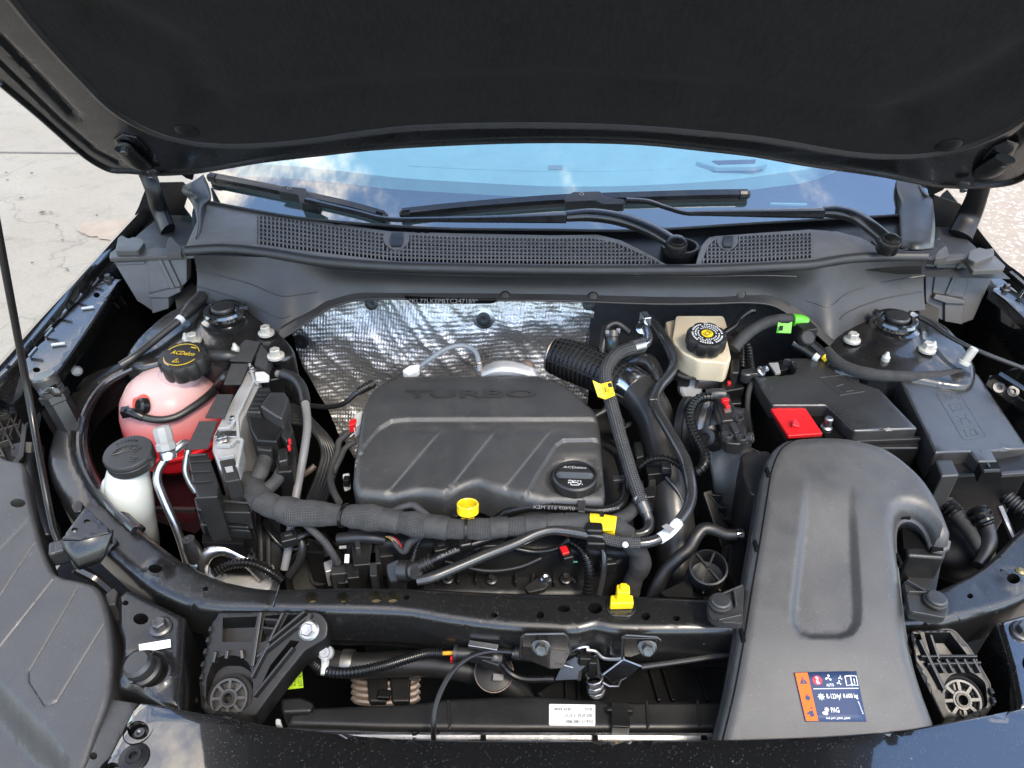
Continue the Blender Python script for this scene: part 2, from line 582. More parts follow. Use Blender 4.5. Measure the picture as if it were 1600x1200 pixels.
# ------------------------------------------------------------------ materials
class NT:
    def __init__(s, name):
        s.m = bpy.data.materials.new(name); s.m.use_nodes = True
        s.n, s.l = s.m.node_tree.nodes, s.m.node_tree.links
        s.b = s.n['Principled BSDF']; s.out = s.n['Material Output']
        s.tc = s.n.new('ShaderNodeTexCoord')
    def link(s, a, b): s.l.new(a, b)
    def noise(s, scale, detail=3, rough=.55, vec=None, dist=0):
        t = s.n.new('ShaderNodeTexNoise'); t.inputs['Scale'].default_value = scale; t.inputs['Detail'].default_value = detail
        t.inputs['Roughness'].default_value = rough; t.inputs['Distortion'].default_value = dist
        s.link(vec or s.tc.outputs['Object'], t.inputs['Vector']); return t.outputs['Fac']
    def voro(s, scale, vec=None, feat='F1', out='Distance', rand=1.0):
        t = s.n.new('ShaderNodeTexVoronoi'); t.feature = feat; t.inputs['Scale'].default_value = scale; t.inputs['Randomness'].default_value = rand
        s.link(vec or s.tc.outputs['Object'], t.inputs['Vector']); return t.outputs[out]
    def wave(s, scale, vec=None, dist=0, direction='X', kind='BANDS', dscale=1.0):
        t = s.n.new('ShaderNodeTexWave'); t.wave_type = kind; t.bands_direction = direction
        t.inputs['Scale'].default_value = scale; t.inputs['Distortion'].default_value = dist; t.inputs['Detail Scale'].default_value = dscale
        s.link(vec or s.tc.outputs['Object'], t.inputs['Vector']); return t.outputs['Fac']
    def mapr(s, v, a, b, c, d):
        t = s.n.new('ShaderNodeMapRange'); s.link(v, t.inputs['Value'])
        for k, q in zip(('From Min', 'From Max', 'To Min', 'To Max'), (a, b, c, d)): t.inputs[k].default_value = q
        return t.outputs['Result']
    def math(s, op, a, b=None):
        t = s.n.new('ShaderNodeMath'); t.operation = op
        for i, q in enumerate((a, b)):
            if q is None: continue
            if isinstance(q, (int, float)): t.inputs[i].default_value = q
            else: s.link(q, t.inputs[i])
        return t.outputs[0]
    def mix(s, f, a, b):
        t = s.n.new('ShaderNodeMix'); t.data_type = 'RGBA'
        if isinstance(f, (int, float)): t.inputs['Factor'].default_value = f
        else: s.link(f, t.inputs['Factor'])
        for k, q in (('A', a), ('B', b)):
            if isinstance(q, tuple): t.inputs[k].default_value = (*q, 1) if len(q) == 3 else q
            else: s.link(q, t.inputs[k])
        return t.outputs['Result']
    def bump(s, h, strength=.3, dist=.001, prev=None):
        t = s.n.new('ShaderNodeBump'); t.inputs['Strength'].default_value = strength; t.inputs['Distance'].default_value = dist
        s.link(h, t.inputs['Height'])
        if prev is not None: s.link(prev, t.inputs['Normal'])
        return t.outputs['Normal']
    def mapping(s, src='Object', scale=(1, 1, 1), rot=(0, 0, 0)):
        t = s.n.new('ShaderNodeMapping'); s.link(s.tc.outputs[src], t.inputs['Vector'])
        t.inputs['Scale'].default_value = scale; t.inputs['Rotation'].default_value = rot
        return t.outputs['Vector']
def G(v): return (v, v, v)

def mat(name, base, rough=.5, metal=0.0, coat=0.0, grain=0.0, gscale=900, dust=0.0, var=.15, rvar=.08, spec=.5, dustc=(.35, .33, .30), vscale=14):
    t = NT(name); b = t.b
    base = G(base) if isinstance(base, (int, float)) else base
    lo = tuple(c * (1 - var) for c in base); hi = tuple(min(1, c * (1 + var)) for c in base)
    n1 = t.noise(vscale, 5, .6)
    col = t.mix(t.mapr(n1, .3, .7, 0, 1), lo, hi)
    rg = t.mapr(t.noise(vscale * 2.3, 4, .6), .3, .7, max(.02, rough - rvar), min(1, rough + rvar))
    if dust:
        f = t.mapr(t.noise(700, 2, .5), .66, .74, 0, 1)
        big = t.mapr(t.noise(26, 4, .6), .35, .65, .25, 1)
        film = t.mapr(t.noise(9, 5, .65), .40, .75, 0, .12)
        f = t.math('MULTIPLY', t.math('MAXIMUM', t.math('MULTIPLY', f, big), film), dust)
        col = t.mix(f, col, dustc)
        rg2 = t.n.new('ShaderNodeMix'); rg2.data_type = 'FLOAT'
        t.link(f, rg2.inputs['Factor']); t.link(rg, rg2.inputs['A']); rg2.inputs['B'].default_value = .8
        rg = rg2.outputs['Result']
    t.link(col, b.inputs['Base Color']); t.link(rg, b.inputs['Roughness'])
    b.inputs['Metallic'].default_value = metal
    if metal == 0 and max(base) < .09 and spec == .5: spec = .75 if max(base) > .0085 else .45; b.inputs['IOR'].default_value = 1.5
    b.inputs['Specular IOR Level'].default_value = spec
    if coat:
        b.inputs['Coat IOR'].default_value = 1.8; b.inputs['Coat Weight'].default_value = coat; b.inputs['Coat Roughness'].default_value = .04
    if grain:
        t.link(t.bump(t.noise(gscale, 2, .6), grain, .0006), b.inputs['Normal'])
    return t.m

M = {}
M['duct'] = mat('duct_plastic', .040, .40, grain=.30, gscale=1300, var=.12, dust=.45)
M['plastic'] = mat('black_plastic', .009, .42, grain=.25, gscale=800, dust=.14, spec=.58)
M['plastic_dk'] = mat('dark_plastic', .005, .42, grain=.2, gscale=700, dust=.08, spec=.40)
M['plastic_lt'] = mat('grey_plastic', .022, .42, grain=.3, gscale=900, dust=.12)
M['cover'] = mat('cover_plastic', .029, .46, grain=.3, gscale=1000, dust=.45)
M['cowl'] = mat('cowl_plastic', (.150, .140, .125), .55, grain=.3, gscale=1000, dust=.12)
M['trim'] = mat('cowl_wall_plastic', .020, .48, grain=.3, gscale=900, dust=.12, spec=.6)
M['lamp'] = mat('lamp_housing_plastic', .030, .46, grain=.35, gscale=700, dust=.25, dustc=(.45, .44, .42))
M['rubber'] = mat('rubber', .010, .46, grain=.15, gscale=600, dust=.10)
M['rubber_sm'] = mat('smooth_rubber', .006, .28, grain=.05, dust=.06)
M['lid'] = mat('smooth_grey_plastic', .022, .33, grain=.25, gscale=900, dust=.10, spec=1.0)
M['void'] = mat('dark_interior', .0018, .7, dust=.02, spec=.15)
M['mech'] = mat('dark_casting', .020, .5, metal=.3, grain=.6, gscale=260, dust=.2)
M['cast'] = mat('cast_aluminium', .50, .48, metal=.6, grain=.7, gscale=350, var=.2)
M['alu'] = mat('aluminium', .62, .30, metal=1, grain=.25, gscale=120, var=.1)
M['alu_pipe'] = mat('aluminium_pipe', .58, .34, metal=1, grain=.15, gscale=160)
M['zinc'] = mat('zinc_steel', .40, .38, metal=1, grain=.2, gscale=500)
M['zinc_dk'] = mat('dark_zinc_steel', .11, .40, metal=.9, grain=.2, gscale=500)
M['pipe_bk'] = mat('black_coated_pipe', .022, .28, coat=.15, dust=.08)
M['turbo'] = mat('moulded_air_pipe', .026, .34, grain=.1, gscale=150, dust=.08)
M['chrome'] = mat('bright_clamp', .70, .18, metal=1, rvar=.05)
M['white_pl'] = mat('white_plastic', (.52, .52, .50), .40, grain=.1)
M['grey_pl'] = mat('pale_grey_plastic', (.27, .275, .27), .42, grain=.1)
M['yellow'] = mat('yellow_plastic', (.80, .55, .01), .35, var=.05)
M['yellow_tape'] = mat('yellow_tape', (.78, .56, .01), .45, grain=.3, gscale=300)
M['tag_green'] = mat('green_tag', (.11, .48, .03), .45, var=.05)
M['tag_lime'] = mat('lime_tag', (.45, .72, .03), .45, var=.05)
M['red'] = mat('red_plastic', (.60, .012, .016), .38, grain=.2)
M['print_wh'] = mat('white_print', G(.75), .6, var=.05)
M['print_gy'] = mat('grey_print', G(.22), .6, var=.05)
M['print_yl'] = mat('yellow_print', (.45, .30, .01), .6, var=.05)
M['print_bk'] = mat('black_print', G(.015), .6, var=.05)
M['emboss'] = mat('embossed_mark', .024, .40, grain=.1)
M['label_wh'] = mat('white_label', (.80, .80, .80), .5, var=.03)
M['label_or'] = mat('orange_label', (.72, .115, .006), .5, var=.03, spec=.3)
M['label_bl'] = mat('navy_label', (.024, .042, .10), .5, var=.05, spec=.3)
M['label_rd'] = mat('red_print', (.62, .02, .05), .5, var=.03)
M['wire_or'] = mat('orange_wire', (.62, .33, .02), .4)
M['wire_gn'] = mat('green_wire', (.05, .30, .16), .4)
M['bronze'] = mat('olive_bronze', (.20, .17, .08), .5, metal=.5)
M['copper'] = mat('dull_fin_metal', (.36, .30, .26), .45, metal=.8)
M['pad'] = mat('felt_pad', .018, .9, grain=.9, gscale=420, var=.25, vscale=60)
M['glassfrit'] = mat('black_glass_edge', .008, .12, coat=.3)
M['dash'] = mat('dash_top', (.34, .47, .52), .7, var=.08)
M['dash_dk'] = mat('dash_dark', .02, .6)

def paint(name, base, rough, coat, dust, speck=(.20, .19, .175), orange=.04, ior=1.6):
    t = NT(name); b = t.b
    sp = t.mapr(t.voro(420, feat='F1'), .0, .24, 1, 0)
    gate = t.mapr(t.noise(160, 3, .7), .44, .54, 0, 1)
    patch = t.mapr(t.noise(11, 4, .6), .36, .66, .3, 1)
    f = t.math('MULTIPLY', t.math('MULTIPLY', sp, gate), patch)
    sp2 = t.mapr(t.voro(95, feat='F1'), .0, .12, 1, 0)
    f2 = t.math('MULTIPLY', sp2, t.mapr(t.noise(45, 2, .5), .58, .64, 0, 1))
    film = t.mapr(t.noise(7, 6, .7), .35, .8, 0, .02)
    f = t.math('MULTIPLY', t.math('MAXIMUM', t.math('MAXIMUM', f, f2), film), dust)
    t.link(t.mix(f, G(base), speck), b.inputs['Base Color'])
    t.link(t.mapr(f, 0, 1, rough, .75), b.inputs['Roughness'])
    b.inputs['Coat Weight'].default_value = coat; b.inputs['Coat Roughness'].default_value = .025; b.inputs['Coat IOR'].default_value = ior; b.inputs['Specular IOR Level'].default_value = .6
    t.link(t.bump(t.noise(70, 2, .5), orange, .0006), b.inputs['Normal'])
    t.link(t.bump(t.noise(70, 2, .5), orange, .0006), b.inputs['Coat Normal'])
    return t.m
M['paint'] = paint('gloss_black_paint', .005, .18, 1.0, .85, orange=.010, ior=2.0)
M['tower'] = mat('tower_paint', .0055, .30, coat=.35, dust=.35)
M['hood_in'] = mat('hood_inner_coat', .007, .30, coat=.25, dust=.05)
M['paint_in'] = paint('inner_black_paint', .0035, .26, .6, .6, orange=.02)
M['paint_satin'] = paint('satin_black_coat', .006, .30, .22, 1.0, orange=.012)

def hoodliner():
    t = NT('hood_felt'); b = t.b
    col = t.mix(t.mapr(t.noise(9, 4, .6), .3, .7, 0, 1), (.0085, .0081, .0077), (.0125, .0119, .0112))
    col = t.mix(t.mapr(t.noise(170, 3, .7, vec=t.mapping(scale=(1.6, .3, .3))), .38, .68, 0, .6), col, (.018, .0172, .0163))
    t.link(t.mix(t.mapr(t.noise(330, 2, .6), .60, .72, 0, .35), col, (.030, .0287, .027)), b.inputs['Base Color'])
    b.inputs['Roughness'].default_value = .95
    b.inputs['Specular IOR Level'].default_value = .08
    b.inputs['Sheen Weight'].default_value = .03
    h = t.noise(450, 3, .7, vec=t.mapping(scale=(1, 2.2, 2.2)))
    t.link(t.bump(h, .6, .001), b.inputs['Normal'])
    return t.m
M['felt'] = hoodliner()

def weave(name, base, hi, s1, s2, rough, strength, uv=True, ang=(1, 1)):
    """braid: crossing diagonal strands along a swept tube (u turns, v metres)"""
    t = NT(name); b = t.b
    vec = t.tc.outputs['UV']
    sep = t.n.new('ShaderNodeSeparateXYZ'); t.link(vec, sep.inputs[0])
    u = t.math('MULTIPLY', sep.outputs[0], s1); v = t.math('MULTIPLY', sep.outputs[1], s2)
    p = t.math('SINE', t.math('MULTIPLY', t.math('ADD', u, v), 6.2832)); q = t.math('SINE', t.math('MULTIPLY', t.math('SUBTRACT', u, v), 6.2832))
    h = t.math('MULTIPLY', p, q)
    fac = t.mapr(h, -.6, .8, 0, 1)
    var = t.mapr(t.noise(70, 4, .6), .3, .7, .7, 1.2)
    m1 = t.mix(fac, G(base), G(hi))
    hs = t.n.new('ShaderNodeHueSaturation'); t.link(m1, hs.inputs['Color']); t.link(var, hs.inputs['Value'])
    t.link(hs.outputs[0], b.inputs['Base Color'])
    b.inputs['Roughness'].default_value = rough
    t.link(t.bump(h, strength, .0008), b.inputs['Normal'])
    return t.m
M['braid'] = weave('braided_sleeve', .007, .075, 8, 190, .45, .8)
M['cloth'] = weave('woven_sleeve', .016, .075, 26, 260, .85, .7)
M['mesh_sl'] = weave('mesh_sleeve', .005, .09, 10, 220, .5, .8)
def tape():
    t = NT('cloth_tape'); b = t.b
    t.link(t.mix(t.mapr(t.noise(40, 5, .65), .3, .7, 0, 1), G(.020), G(.042)), b.inputs['Base Color'])
    b.inputs['Roughness'].default_value = .72
    n1 = t.bump(t.noise(500, 2, .6), .4, .0008)
    w = t.wave(55, direction='Z', dist=3)
    t.link(t.bump(t.noise(48, 5, .6, dist=1.2), .55, .003, n1), b.inputs['Normal'])
    return t.m
M['tape'] = tape()

def foil():
    t = NT('embossed_foil'); b = t.b
    sep = t.n.new('ShaderNodeSeparateXYZ'); t.link(t.tc.outputs['Object'], sep.inputs[0])
    def dia(ax, az, s):
        return t.math('SINE', t.math('MULTIPLY', t.math('ADD', t.math('MULTIPLY', sep.outputs[0], ax), t.math('MULTIPLY', sep.outputs[2], az)), s))
    h1 = t.math('MULTIPLY', dia(1, .55, 620), dia(1, -.75, 620))
    wr = t.noise(38, 6, .72, dist=1.5)
    wr2 = t.voro(52, feat='SMOOTH_F1')
    n = t.bump(wr, .40, .010)
    n = t.bump(wr2, .25, .006, n)
    n = t.bump(h1, .38, .0016, n)
    n = t.bump(t.noise(420, 3, .6), .10, .0008, n)
    t.link(n, b.inputs['Normal'])
    t.link(t.mix(t.mapr(t.noise(20, 4, .6), .35, .65, 0, 1), (.80, .775, .73), (.95, .93, .89)), b.inputs['Base Color'])
    b.inputs['Metallic'].default_value = .88
    t.link(t.mapr(t.noise(30, 3, .5), .3, .7, .30, .50), b.inputs['Roughness'])
    return t.m
M['foil'] = foil()

def translucent(name, col, rough, sss, trans=0.0, colfn=None):
    t = NT(name); b = t.b
    if colfn: t.link(colfn(t), b.inputs['Base Color'])
    else: b.inputs['Base Color'].default_value = (*col, 1)
    b.inputs['Roughness'].default_value = rough
    b.inputs['Subsurface Weight'].default_value = sss
    b.inputs['Subsurface Radius'].default_value = (.02, .015, .012)
    b.inputs['Subsurface Scale'].default_value = .6
    t.link(t.bump(t.noise(120, 3, .6), .06, .001), b.inputs['Normal'])
    return t.m
M['brake_tank'] = translucent('cream_tank_plastic', (.74, .66, .50), .38, .35, colfn=lambda t: t.mix(t.mapr(t.noise(18, 3, .5), .3, .7, 0, 1), (.70, .60, .42), (.60, .50, .34)))
M['washer'] = translucent('milky_plastic', (.50, .52, .49), .38, .3)
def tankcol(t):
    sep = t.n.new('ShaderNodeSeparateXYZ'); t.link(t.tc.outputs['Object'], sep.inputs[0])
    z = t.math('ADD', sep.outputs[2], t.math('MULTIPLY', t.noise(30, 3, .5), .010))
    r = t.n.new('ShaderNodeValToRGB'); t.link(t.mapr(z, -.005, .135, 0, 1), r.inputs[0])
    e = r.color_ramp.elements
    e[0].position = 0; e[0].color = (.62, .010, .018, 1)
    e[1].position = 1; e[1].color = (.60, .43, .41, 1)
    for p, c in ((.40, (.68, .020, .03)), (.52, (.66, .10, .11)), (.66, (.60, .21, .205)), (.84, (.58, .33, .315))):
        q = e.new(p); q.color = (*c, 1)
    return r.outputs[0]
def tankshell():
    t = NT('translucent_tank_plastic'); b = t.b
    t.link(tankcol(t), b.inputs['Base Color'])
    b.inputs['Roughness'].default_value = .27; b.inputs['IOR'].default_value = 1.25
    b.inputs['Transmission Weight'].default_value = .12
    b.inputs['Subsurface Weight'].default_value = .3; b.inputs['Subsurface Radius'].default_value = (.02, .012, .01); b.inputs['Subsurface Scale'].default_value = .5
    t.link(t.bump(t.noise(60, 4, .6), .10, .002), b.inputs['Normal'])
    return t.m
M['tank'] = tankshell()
M['coolant'] = translucent('pink_red_coolant', (.80, .030, .045), .25, .2)

def concrete(name, c1, c2, c3, agg):
    t = NT(name); b = t.b
    f = t.mapr(t.noise(.9, 6, .7), .3, .7, 0, 1)
    col = t.mix(f, c1, c2)
    col = t.mix(t.mapr(t.noise(60, 4, .7), .45, .75, 0, .5), col, c3)
    col = t.mix(t.mapr(t.noise(5.5, 6, .75), .52, .62, 0, .4), col, c3)
    col = t.mix(t.mapr(t.noise(260, 2, .6), .66, .72, 0, .5), col, (.10, .09, .08))
    if agg:
        v = t.voro(agg, out='Color')
        s = t.n.new('ShaderNodeSeparateColor'); t.link(v, s.inputs[0])
        col = t.mix(t.mapr(s.outputs[0], .2, .9, 0, .55), col, (.30, .23, .17))
        col = t.mix(t.mapr(s.outputs[1], .7, .95, 0, .5), col, (.62, .58, .52))
        t.link(t.bump(t.voro(agg), .5, .006), b.inputs['Normal'])
    else:
        ve = t.n.new('ShaderNodeTexVoronoi'); ve.feature = 'DISTANCE_TO_EDGE'; ve.inputs['Scale'].default_value = .55
        ds = t.n.new('ShaderNodeVectorMath'); ds.operation = 'ADD'
        nz = t.n.new('ShaderNodeTexNoise'); nz.inputs['Scale'].default_value = 2.2; nz.inputs['Detail'].default_value = 6
        t.link(t.tc.outputs['Object'], nz.inputs['Vector'])
        t.link(t.tc.outputs['Object'], ds.inputs[0]); t.link(nz.outputs['Color'], ds.inputs[1])
        t.link(ds.outputs[0], ve.inputs['Vector'])
        crack = t.mapr(ve.outputs['Distance'], .0, .006, .55, 0)
        col = t.mix(crack, col, (.12, .11, .10))
        t.link(t.bump(t.noise(120, 6, .75), .35, .006), b.inputs['Normal'])
    t.link(col, b.inputs['Base Color']); b.inputs['Roughness'].default_value = .9
    return t.m
M['concrete'] = concrete('weathered_concrete', (.255, .228, .180), (.31, .283, .230), (.185, .168, .132), 0)
M['aggregate'] = concrete('pebble_aggregate', (.30, .25, .19), (.35, .295, .23), (.24, .20, .15), 70)
M['sand'] = mat('sandy_dirt', (.30, .245, .185), .95, grain=.8, gscale=90, vscale=8)
M['joint'] = mat('dark_joint', (.13, .12, .11), .9)

def glass():
    t = NT('windscreen_glass')
    for n in list(t.n):
        if n != t.out and n != t.tc: t.n.remove(n)
    fr = t.n.new('ShaderNodeFresnel'); fr.inputs['IOR'].default_value = 1.52
    tr = t.n.new('ShaderNodeBsdfTransparent'); tr.inputs['Color'].default_value = (.60, .82, .86, 1)
    gl = t.n.new('ShaderNodeBsdfGlossy'); gl.inputs['Roughness'].default_value = .01
    gl.inputs['Color'].default_value = (1, 1, 1, 1)
    mx = t.n.new('ShaderNodeMixShader')
    k = t.math('MULTIPLY', fr.outputs[0], 5.0)
    t.link(k, mx.inputs[0]); t.link(tr.outputs[0], mx.inputs[1]); t.link(gl.outputs[0], mx.inputs[2])
    t.link(mx.outputs[0], t.out.inputs['Surface'])
    return t.m
M['glass'] = glass()
# ------------------------------------------------------------------ ground
mb = MB(); mb.quad((-80, -60, 0), (80, -60, 0), (80, 120, 0), (-80, 120, 0))
g = mb.build('ground', M['concrete'], kind='structure')
mb = MB(); mb.quad((1.3, -20, .004), (40, -20, .004), (40, 60, .004), (1.3, 60, .004))
mb.build('pebble_paving', M['aggregate'], kind='structure')
mb = MB()
a, b = PZ(-300, 236, 0), PZ(112, 240, 0)
d = (b - a).normalized()
mb.beam(a - d * 10, a + d * 14, .018, .012)
mb.build('slab_joint', M['joint'], kind='structure')
mb = MB()
pts = [PZ(x + random.uniform(-5, 5), y + random.uniform(-2.5, 2.5), .006) for x, y in spl([(124, 358), (140, 348), (170, 346), (205, 342), (260, 350), (250, 372), (200, 376), (160, 372), (135, 366)], n=5, closed=True)]
k = len(pts); mb.v += pts; mb.addf(range(k))
mb.build('bare_dirt', M['sand'], kind='structure')
mb = MB()
for _ in range(14):
    x, y = random.uniform(0, 190), random.uniform(270, 440)
    if x > 201 - (y - 350) * .9: continue
    c = PZ(x, y, .012); a = random.uniform(0, 3.1); L = random.uniform(.008, .022); w = L * random.uniform(.25, .6)
    u = Vector((math.cos(a), math.sin(a), 0)); v = Vector((-u.y, u.x, 0))
    n = len(mb.v)
    mb.v += [c - u * L, c + v * w + Vector((0, 0, .006)), c + u * L, c - v * w]
    mb.addf((n, n + 1, n + 2, n + 3))
mb.build('leaf_litter', M['sand'] if False else mat('dry_leaf', (.10, .085, .065), .8), kind='stuff')

# ------------------------------------------------------------------ car body
body = thing('car', 'black car body shell around the open engine bay', 'car', (0, 1.0, .4))
void, pin, psat, pgl = M['void'], M['paint_in'], M['paint_satin'], M['paint']
# fenders: crest lines traced, each line kept on its own distance from the car's middle
def fender(lines, xs, name='fender'):
    rows = []
    for L, x in zip(lines, xs):
        rows.append(catmull([PX(a, b, x if not hasattr(x, '__len__') else x[i]) for i, (a, b) in enumerate(L)], n=6))
    m = min(len(r) for r in rows)
    mb = MB(); mb.grid([r[:m] for r in rows])
    return mb
FL0 = [(-30, 600), (0, 571), (60, 503), (125, 433), (201, 350), (252, 296)]
FL1 = [(-260, 846), (0, 585), (62, 514), (128, 443), (204, 359), (255, 303)]
out = [PX(a, b, -.78) for a, b in FL0]
r0 = [Vector((p.x - .07, p.y, p.z - .10)) for p in out]
r00 = [Vector((p.x - .10, p.y, p.z - .45)) for p in out]
r05 = [Vector((p.x - .022, p.y, p.z - .014)) for p in out]
r1 = [p + Vector((.007, 0, -.009)) for p in out]
r2 = [p + Vector((.004, 0, -.012)) for p in r1]
r3 = [p + Vector((.020, 0, -.014)) for p in r2]
r4 = [p + Vector((.003, 0, -.040)) for p in r3]
mb = MB(); mb.grid([catmull(r, n=6) for r in (r00, r0, r05, out, r1, r2, r3, r4)])
mb.build('fender', pgl, body, label='gloss black fender on the concrete side')
FR0 = [(1800, 640), (1680, 512), (1600, 432), (1569, 408), (1549, 384), (1527, 356), (1514, 338), (1480, 296)]
out = [PX(a, b, .79) for a, b in FR0]
r1 = [p + Vector((-.007, 0, -.009)) for p in out]
r2 = [p + Vector((-.004, 0, -.012)) for p in r1]
r3 = [p + Vector((-.030, 0, -.014)) for p in r2]
r4 = [p + Vector((-.003, 0, -.045)) for p in r3]
rows = [[Vector((p.x + .10, p.y, p.z - .45)) for p in out], [Vector((p.x + .07, p.y, p.z - .10)) for p in out], [Vector((p.x + .02, p.y, p.z - .014)) for p in out], out, r1, r2, r3, r4]
mb = MB(); mb.grid([catmull(r, n=5) for r in rows])
mb.build('fender', pgl, body, label='gloss black fender on the pebble side')

# fender rails (flat top flange with clips, holes and bolts)
def rail(outl, z, holes, slots, nubs, boltp, label):
    pl = Pl(z)
    mb = MB(); plate(mb, outl, pl, holes=[circ(*h) for h in holes], er=.003, thick=.014, sp=.012)
    r = mb.build('fender_rail', pin, body, label=label)
    for (x, y, w, a) in slots:
        p = pl.at(x, y); mb = MB(); mb.box(p + Vector((0, 0, .003)), (S(w, p), .004, .003), a)
        mb.build('clip', M['white_pl'], r, bevel=.0008)
    for (x, y) in nubs:
        p = pl.at(x, y); mb = MB(); mb.beam(p + Vector((-.004, -.004, .002)), p + Vector((.006, .006, .012)), .006, .004)
        mb.build('flange_tab', pin, r, bevel=.001)
    for (x, y) in boltp:
        p = pl.at(x, y); mb = MB(); mb.bolt(p, (0, 0, 1), .0085); mb.build('bolt', M['zinc_dk'], r)
    return r
rail([(160, 437), (190, 434), (168, 466), (130, 526), (100, 570), (84, 590), (90, 604), (60, 606), (36, 582), (38, 562), (75, 521), (120, 473)], .955,
     [(151, 461, 5, 4), (57, 578, 6, 4), (61, 588, 4, 2.5)], [(138, 483, 18, .35), (92, 540, 20, .3)], [(150, 447), (124, 472), (100, 497), (78, 526), (53, 557)], [(170, 437)],
     'flat black rail along the concrete side with two white clips')
rail([(1547, 452), (1560, 446), (1588, 452), (1600, 460), (1700, 560), (1700, 610), (1640, 535), (1600, 497), (1570, 469)], .955,
     [(1605, 470, 5, 4)], [], [(1592, 466)], [(1571, 452)], 'flat black rail along the pebble side')
mb = MB(); mb.tube([PZ(1579, 428, .965), PZ(1600, 446, .965), PZ(1700, 545, .96)], .006, n=8)
mb.build('fender_bead', pin, body)
# inner fender aprons, floor, firewall
def poly(name, pts, m, parent=body, label=None, th=.004, bev=0.0):
    mb = MB(); k = len(mb.v); mb.v += [Vector(p) for p in pts]; mb.addf(range(k, k + len(pts)))
    return mb.build(name, m, parent, label=label, solid=th, bevel=bev)
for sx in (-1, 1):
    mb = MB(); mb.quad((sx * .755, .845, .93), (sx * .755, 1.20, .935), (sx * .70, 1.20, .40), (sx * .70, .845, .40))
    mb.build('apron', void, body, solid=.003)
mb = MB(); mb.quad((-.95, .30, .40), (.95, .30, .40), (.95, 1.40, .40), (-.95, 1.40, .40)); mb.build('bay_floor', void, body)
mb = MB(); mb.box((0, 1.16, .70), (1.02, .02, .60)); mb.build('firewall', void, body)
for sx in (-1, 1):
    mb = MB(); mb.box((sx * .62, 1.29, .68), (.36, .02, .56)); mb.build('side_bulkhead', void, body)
# strut towers with mounts, nuts and studs
def tower(cx, cy, z, outl, bolts, spikes, label, flip):
    pl = Pl(z)
    mb = MB()
    c = pl.at(cx, cy)
    cpx = np.array([cx, cy])
    def dome(px, py):
        d = np.hypot((px - cx), (py - cy - 6) * 1.45)
        return .010 * (1 - sstep(d, 34, 60)) - .010 * sstep(d, 60, 130)
    plate(mb, outl, pl, er=.010, thick=.16, extra=dome, sp=.008)
    t = mb.build('strut_tower', M['tower'], body, label=label)
    c2 = c + Vector((0, 0, .006))
    mb = MB()
    mb.lathe(c2, (0, 0, 1), [(.036, -.008), (.037, .004), (.030, .007), (.029, .012), (.032, .014), (.030, .018), (.022, .017), (.020, .008), (0, .008)], 32)
    for a in (0.4, 2.5, 4.6):
        mb.box(c2 + Vector((math.cos(a) * .030, math.sin(a) * .030, .016)), (.012, .012, .006), a)
    m1 = mb.build('strut_mount', pgl, t)
    mb = MB(); mb.lathe(c2, (0, 0, 1), [(.0165, .004), (.0165, .016), (.0178, .017), (.0178, .021), (.016, .0235), (0, .024)], 28)
    mb.build('dust_cap', M['rubber'], m1) if False else mb.build('dust_cap', M['rubber'], t)
    for (x, y) in bolts:
        p = pl.at(x, y); mb = MB(); mb.bolt(p + Vector((0, 0, .004)), (0, 0, 1), .0125, .0105); mb.build('flange_nut', M['white_zn'], t)
    for (x, y) in spikes:
        p = pl.at(x, y + 6); mb = MB(); mb.lathe(p, (0, 0, 1), [(.006, 0), (.006, .006), (.004, .009), (.0022, .014), (0, .0155)], 12); mb.build('locating_stud', M['white_zn'], t)
    return t
M['white_zn'] = mat('pale_zinc', (.46, .445, .40), .42, metal=.35)
tower(354, 503, .945, spl([(190, 555), (208, 520), (262, 480), (320, 472), (400, 492), (440, 518), (458, 540), (440, 552), (400, 553), (330, 554), (250, 556), (212, 562)], closed=True),
      [(303, 536), (417, 524), (432, 560)], [(292, 527), (369, 543)], 'strut tower beside the pink coolant tank', 1)
tower(1395, 518, .945, spl([(1290, 545), (1310, 515), (1350, 495), (1395, 485), (1440, 490), (1490, 510), (1530, 560), (1525, 590), (1470, 590), (1380, 580), (1310, 570)], closed=True),
      [(1330, 535), (1447, 550)], [(1383, 557), (1456, 540)], 'strut tower behind the fuse box', 1)
# ribbed wheel-house mouldings behind the rails
for pts, n in (([(150, 500), (166, 512), (174, 535), (170, 550)], 3), ):
    for i in range(3):
        mb = MB(); o = i * 9
        mb.tube([PZ(166 + o, 455 + i * 3, .93), PZ(178 + o, 475 + i * 2, .90), PZ(182 + o, 500, .86), PZ(176 + o, 528, .80)], .005, n=8)
        mb.build('wheelhouse_rib', pin, body)
for i in range(3):
    o = i * 15
    mb = MB(); mb.tube([PZ(1572 + o, 478 + i * 6, .93), PZ(1558 + o, 494 + i * 5, .90), PZ(1550 + o, 515 + i * 4, .86), PZ(1556 + o, 545 + i * 2, .80)], .006, n=8)
    mb.build('wheelhouse_rib', pin, body)
# black cowl ends below the hinges
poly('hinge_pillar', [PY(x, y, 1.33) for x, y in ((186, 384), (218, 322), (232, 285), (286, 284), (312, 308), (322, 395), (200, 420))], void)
poly('hinge_pillar', [PY(x, y, 1.36) for x, y in ((1562, 404), (1518, 345), (1500, 318), (1470, 308), (1450, 300), (1436, 410), (1500, 420))], void)

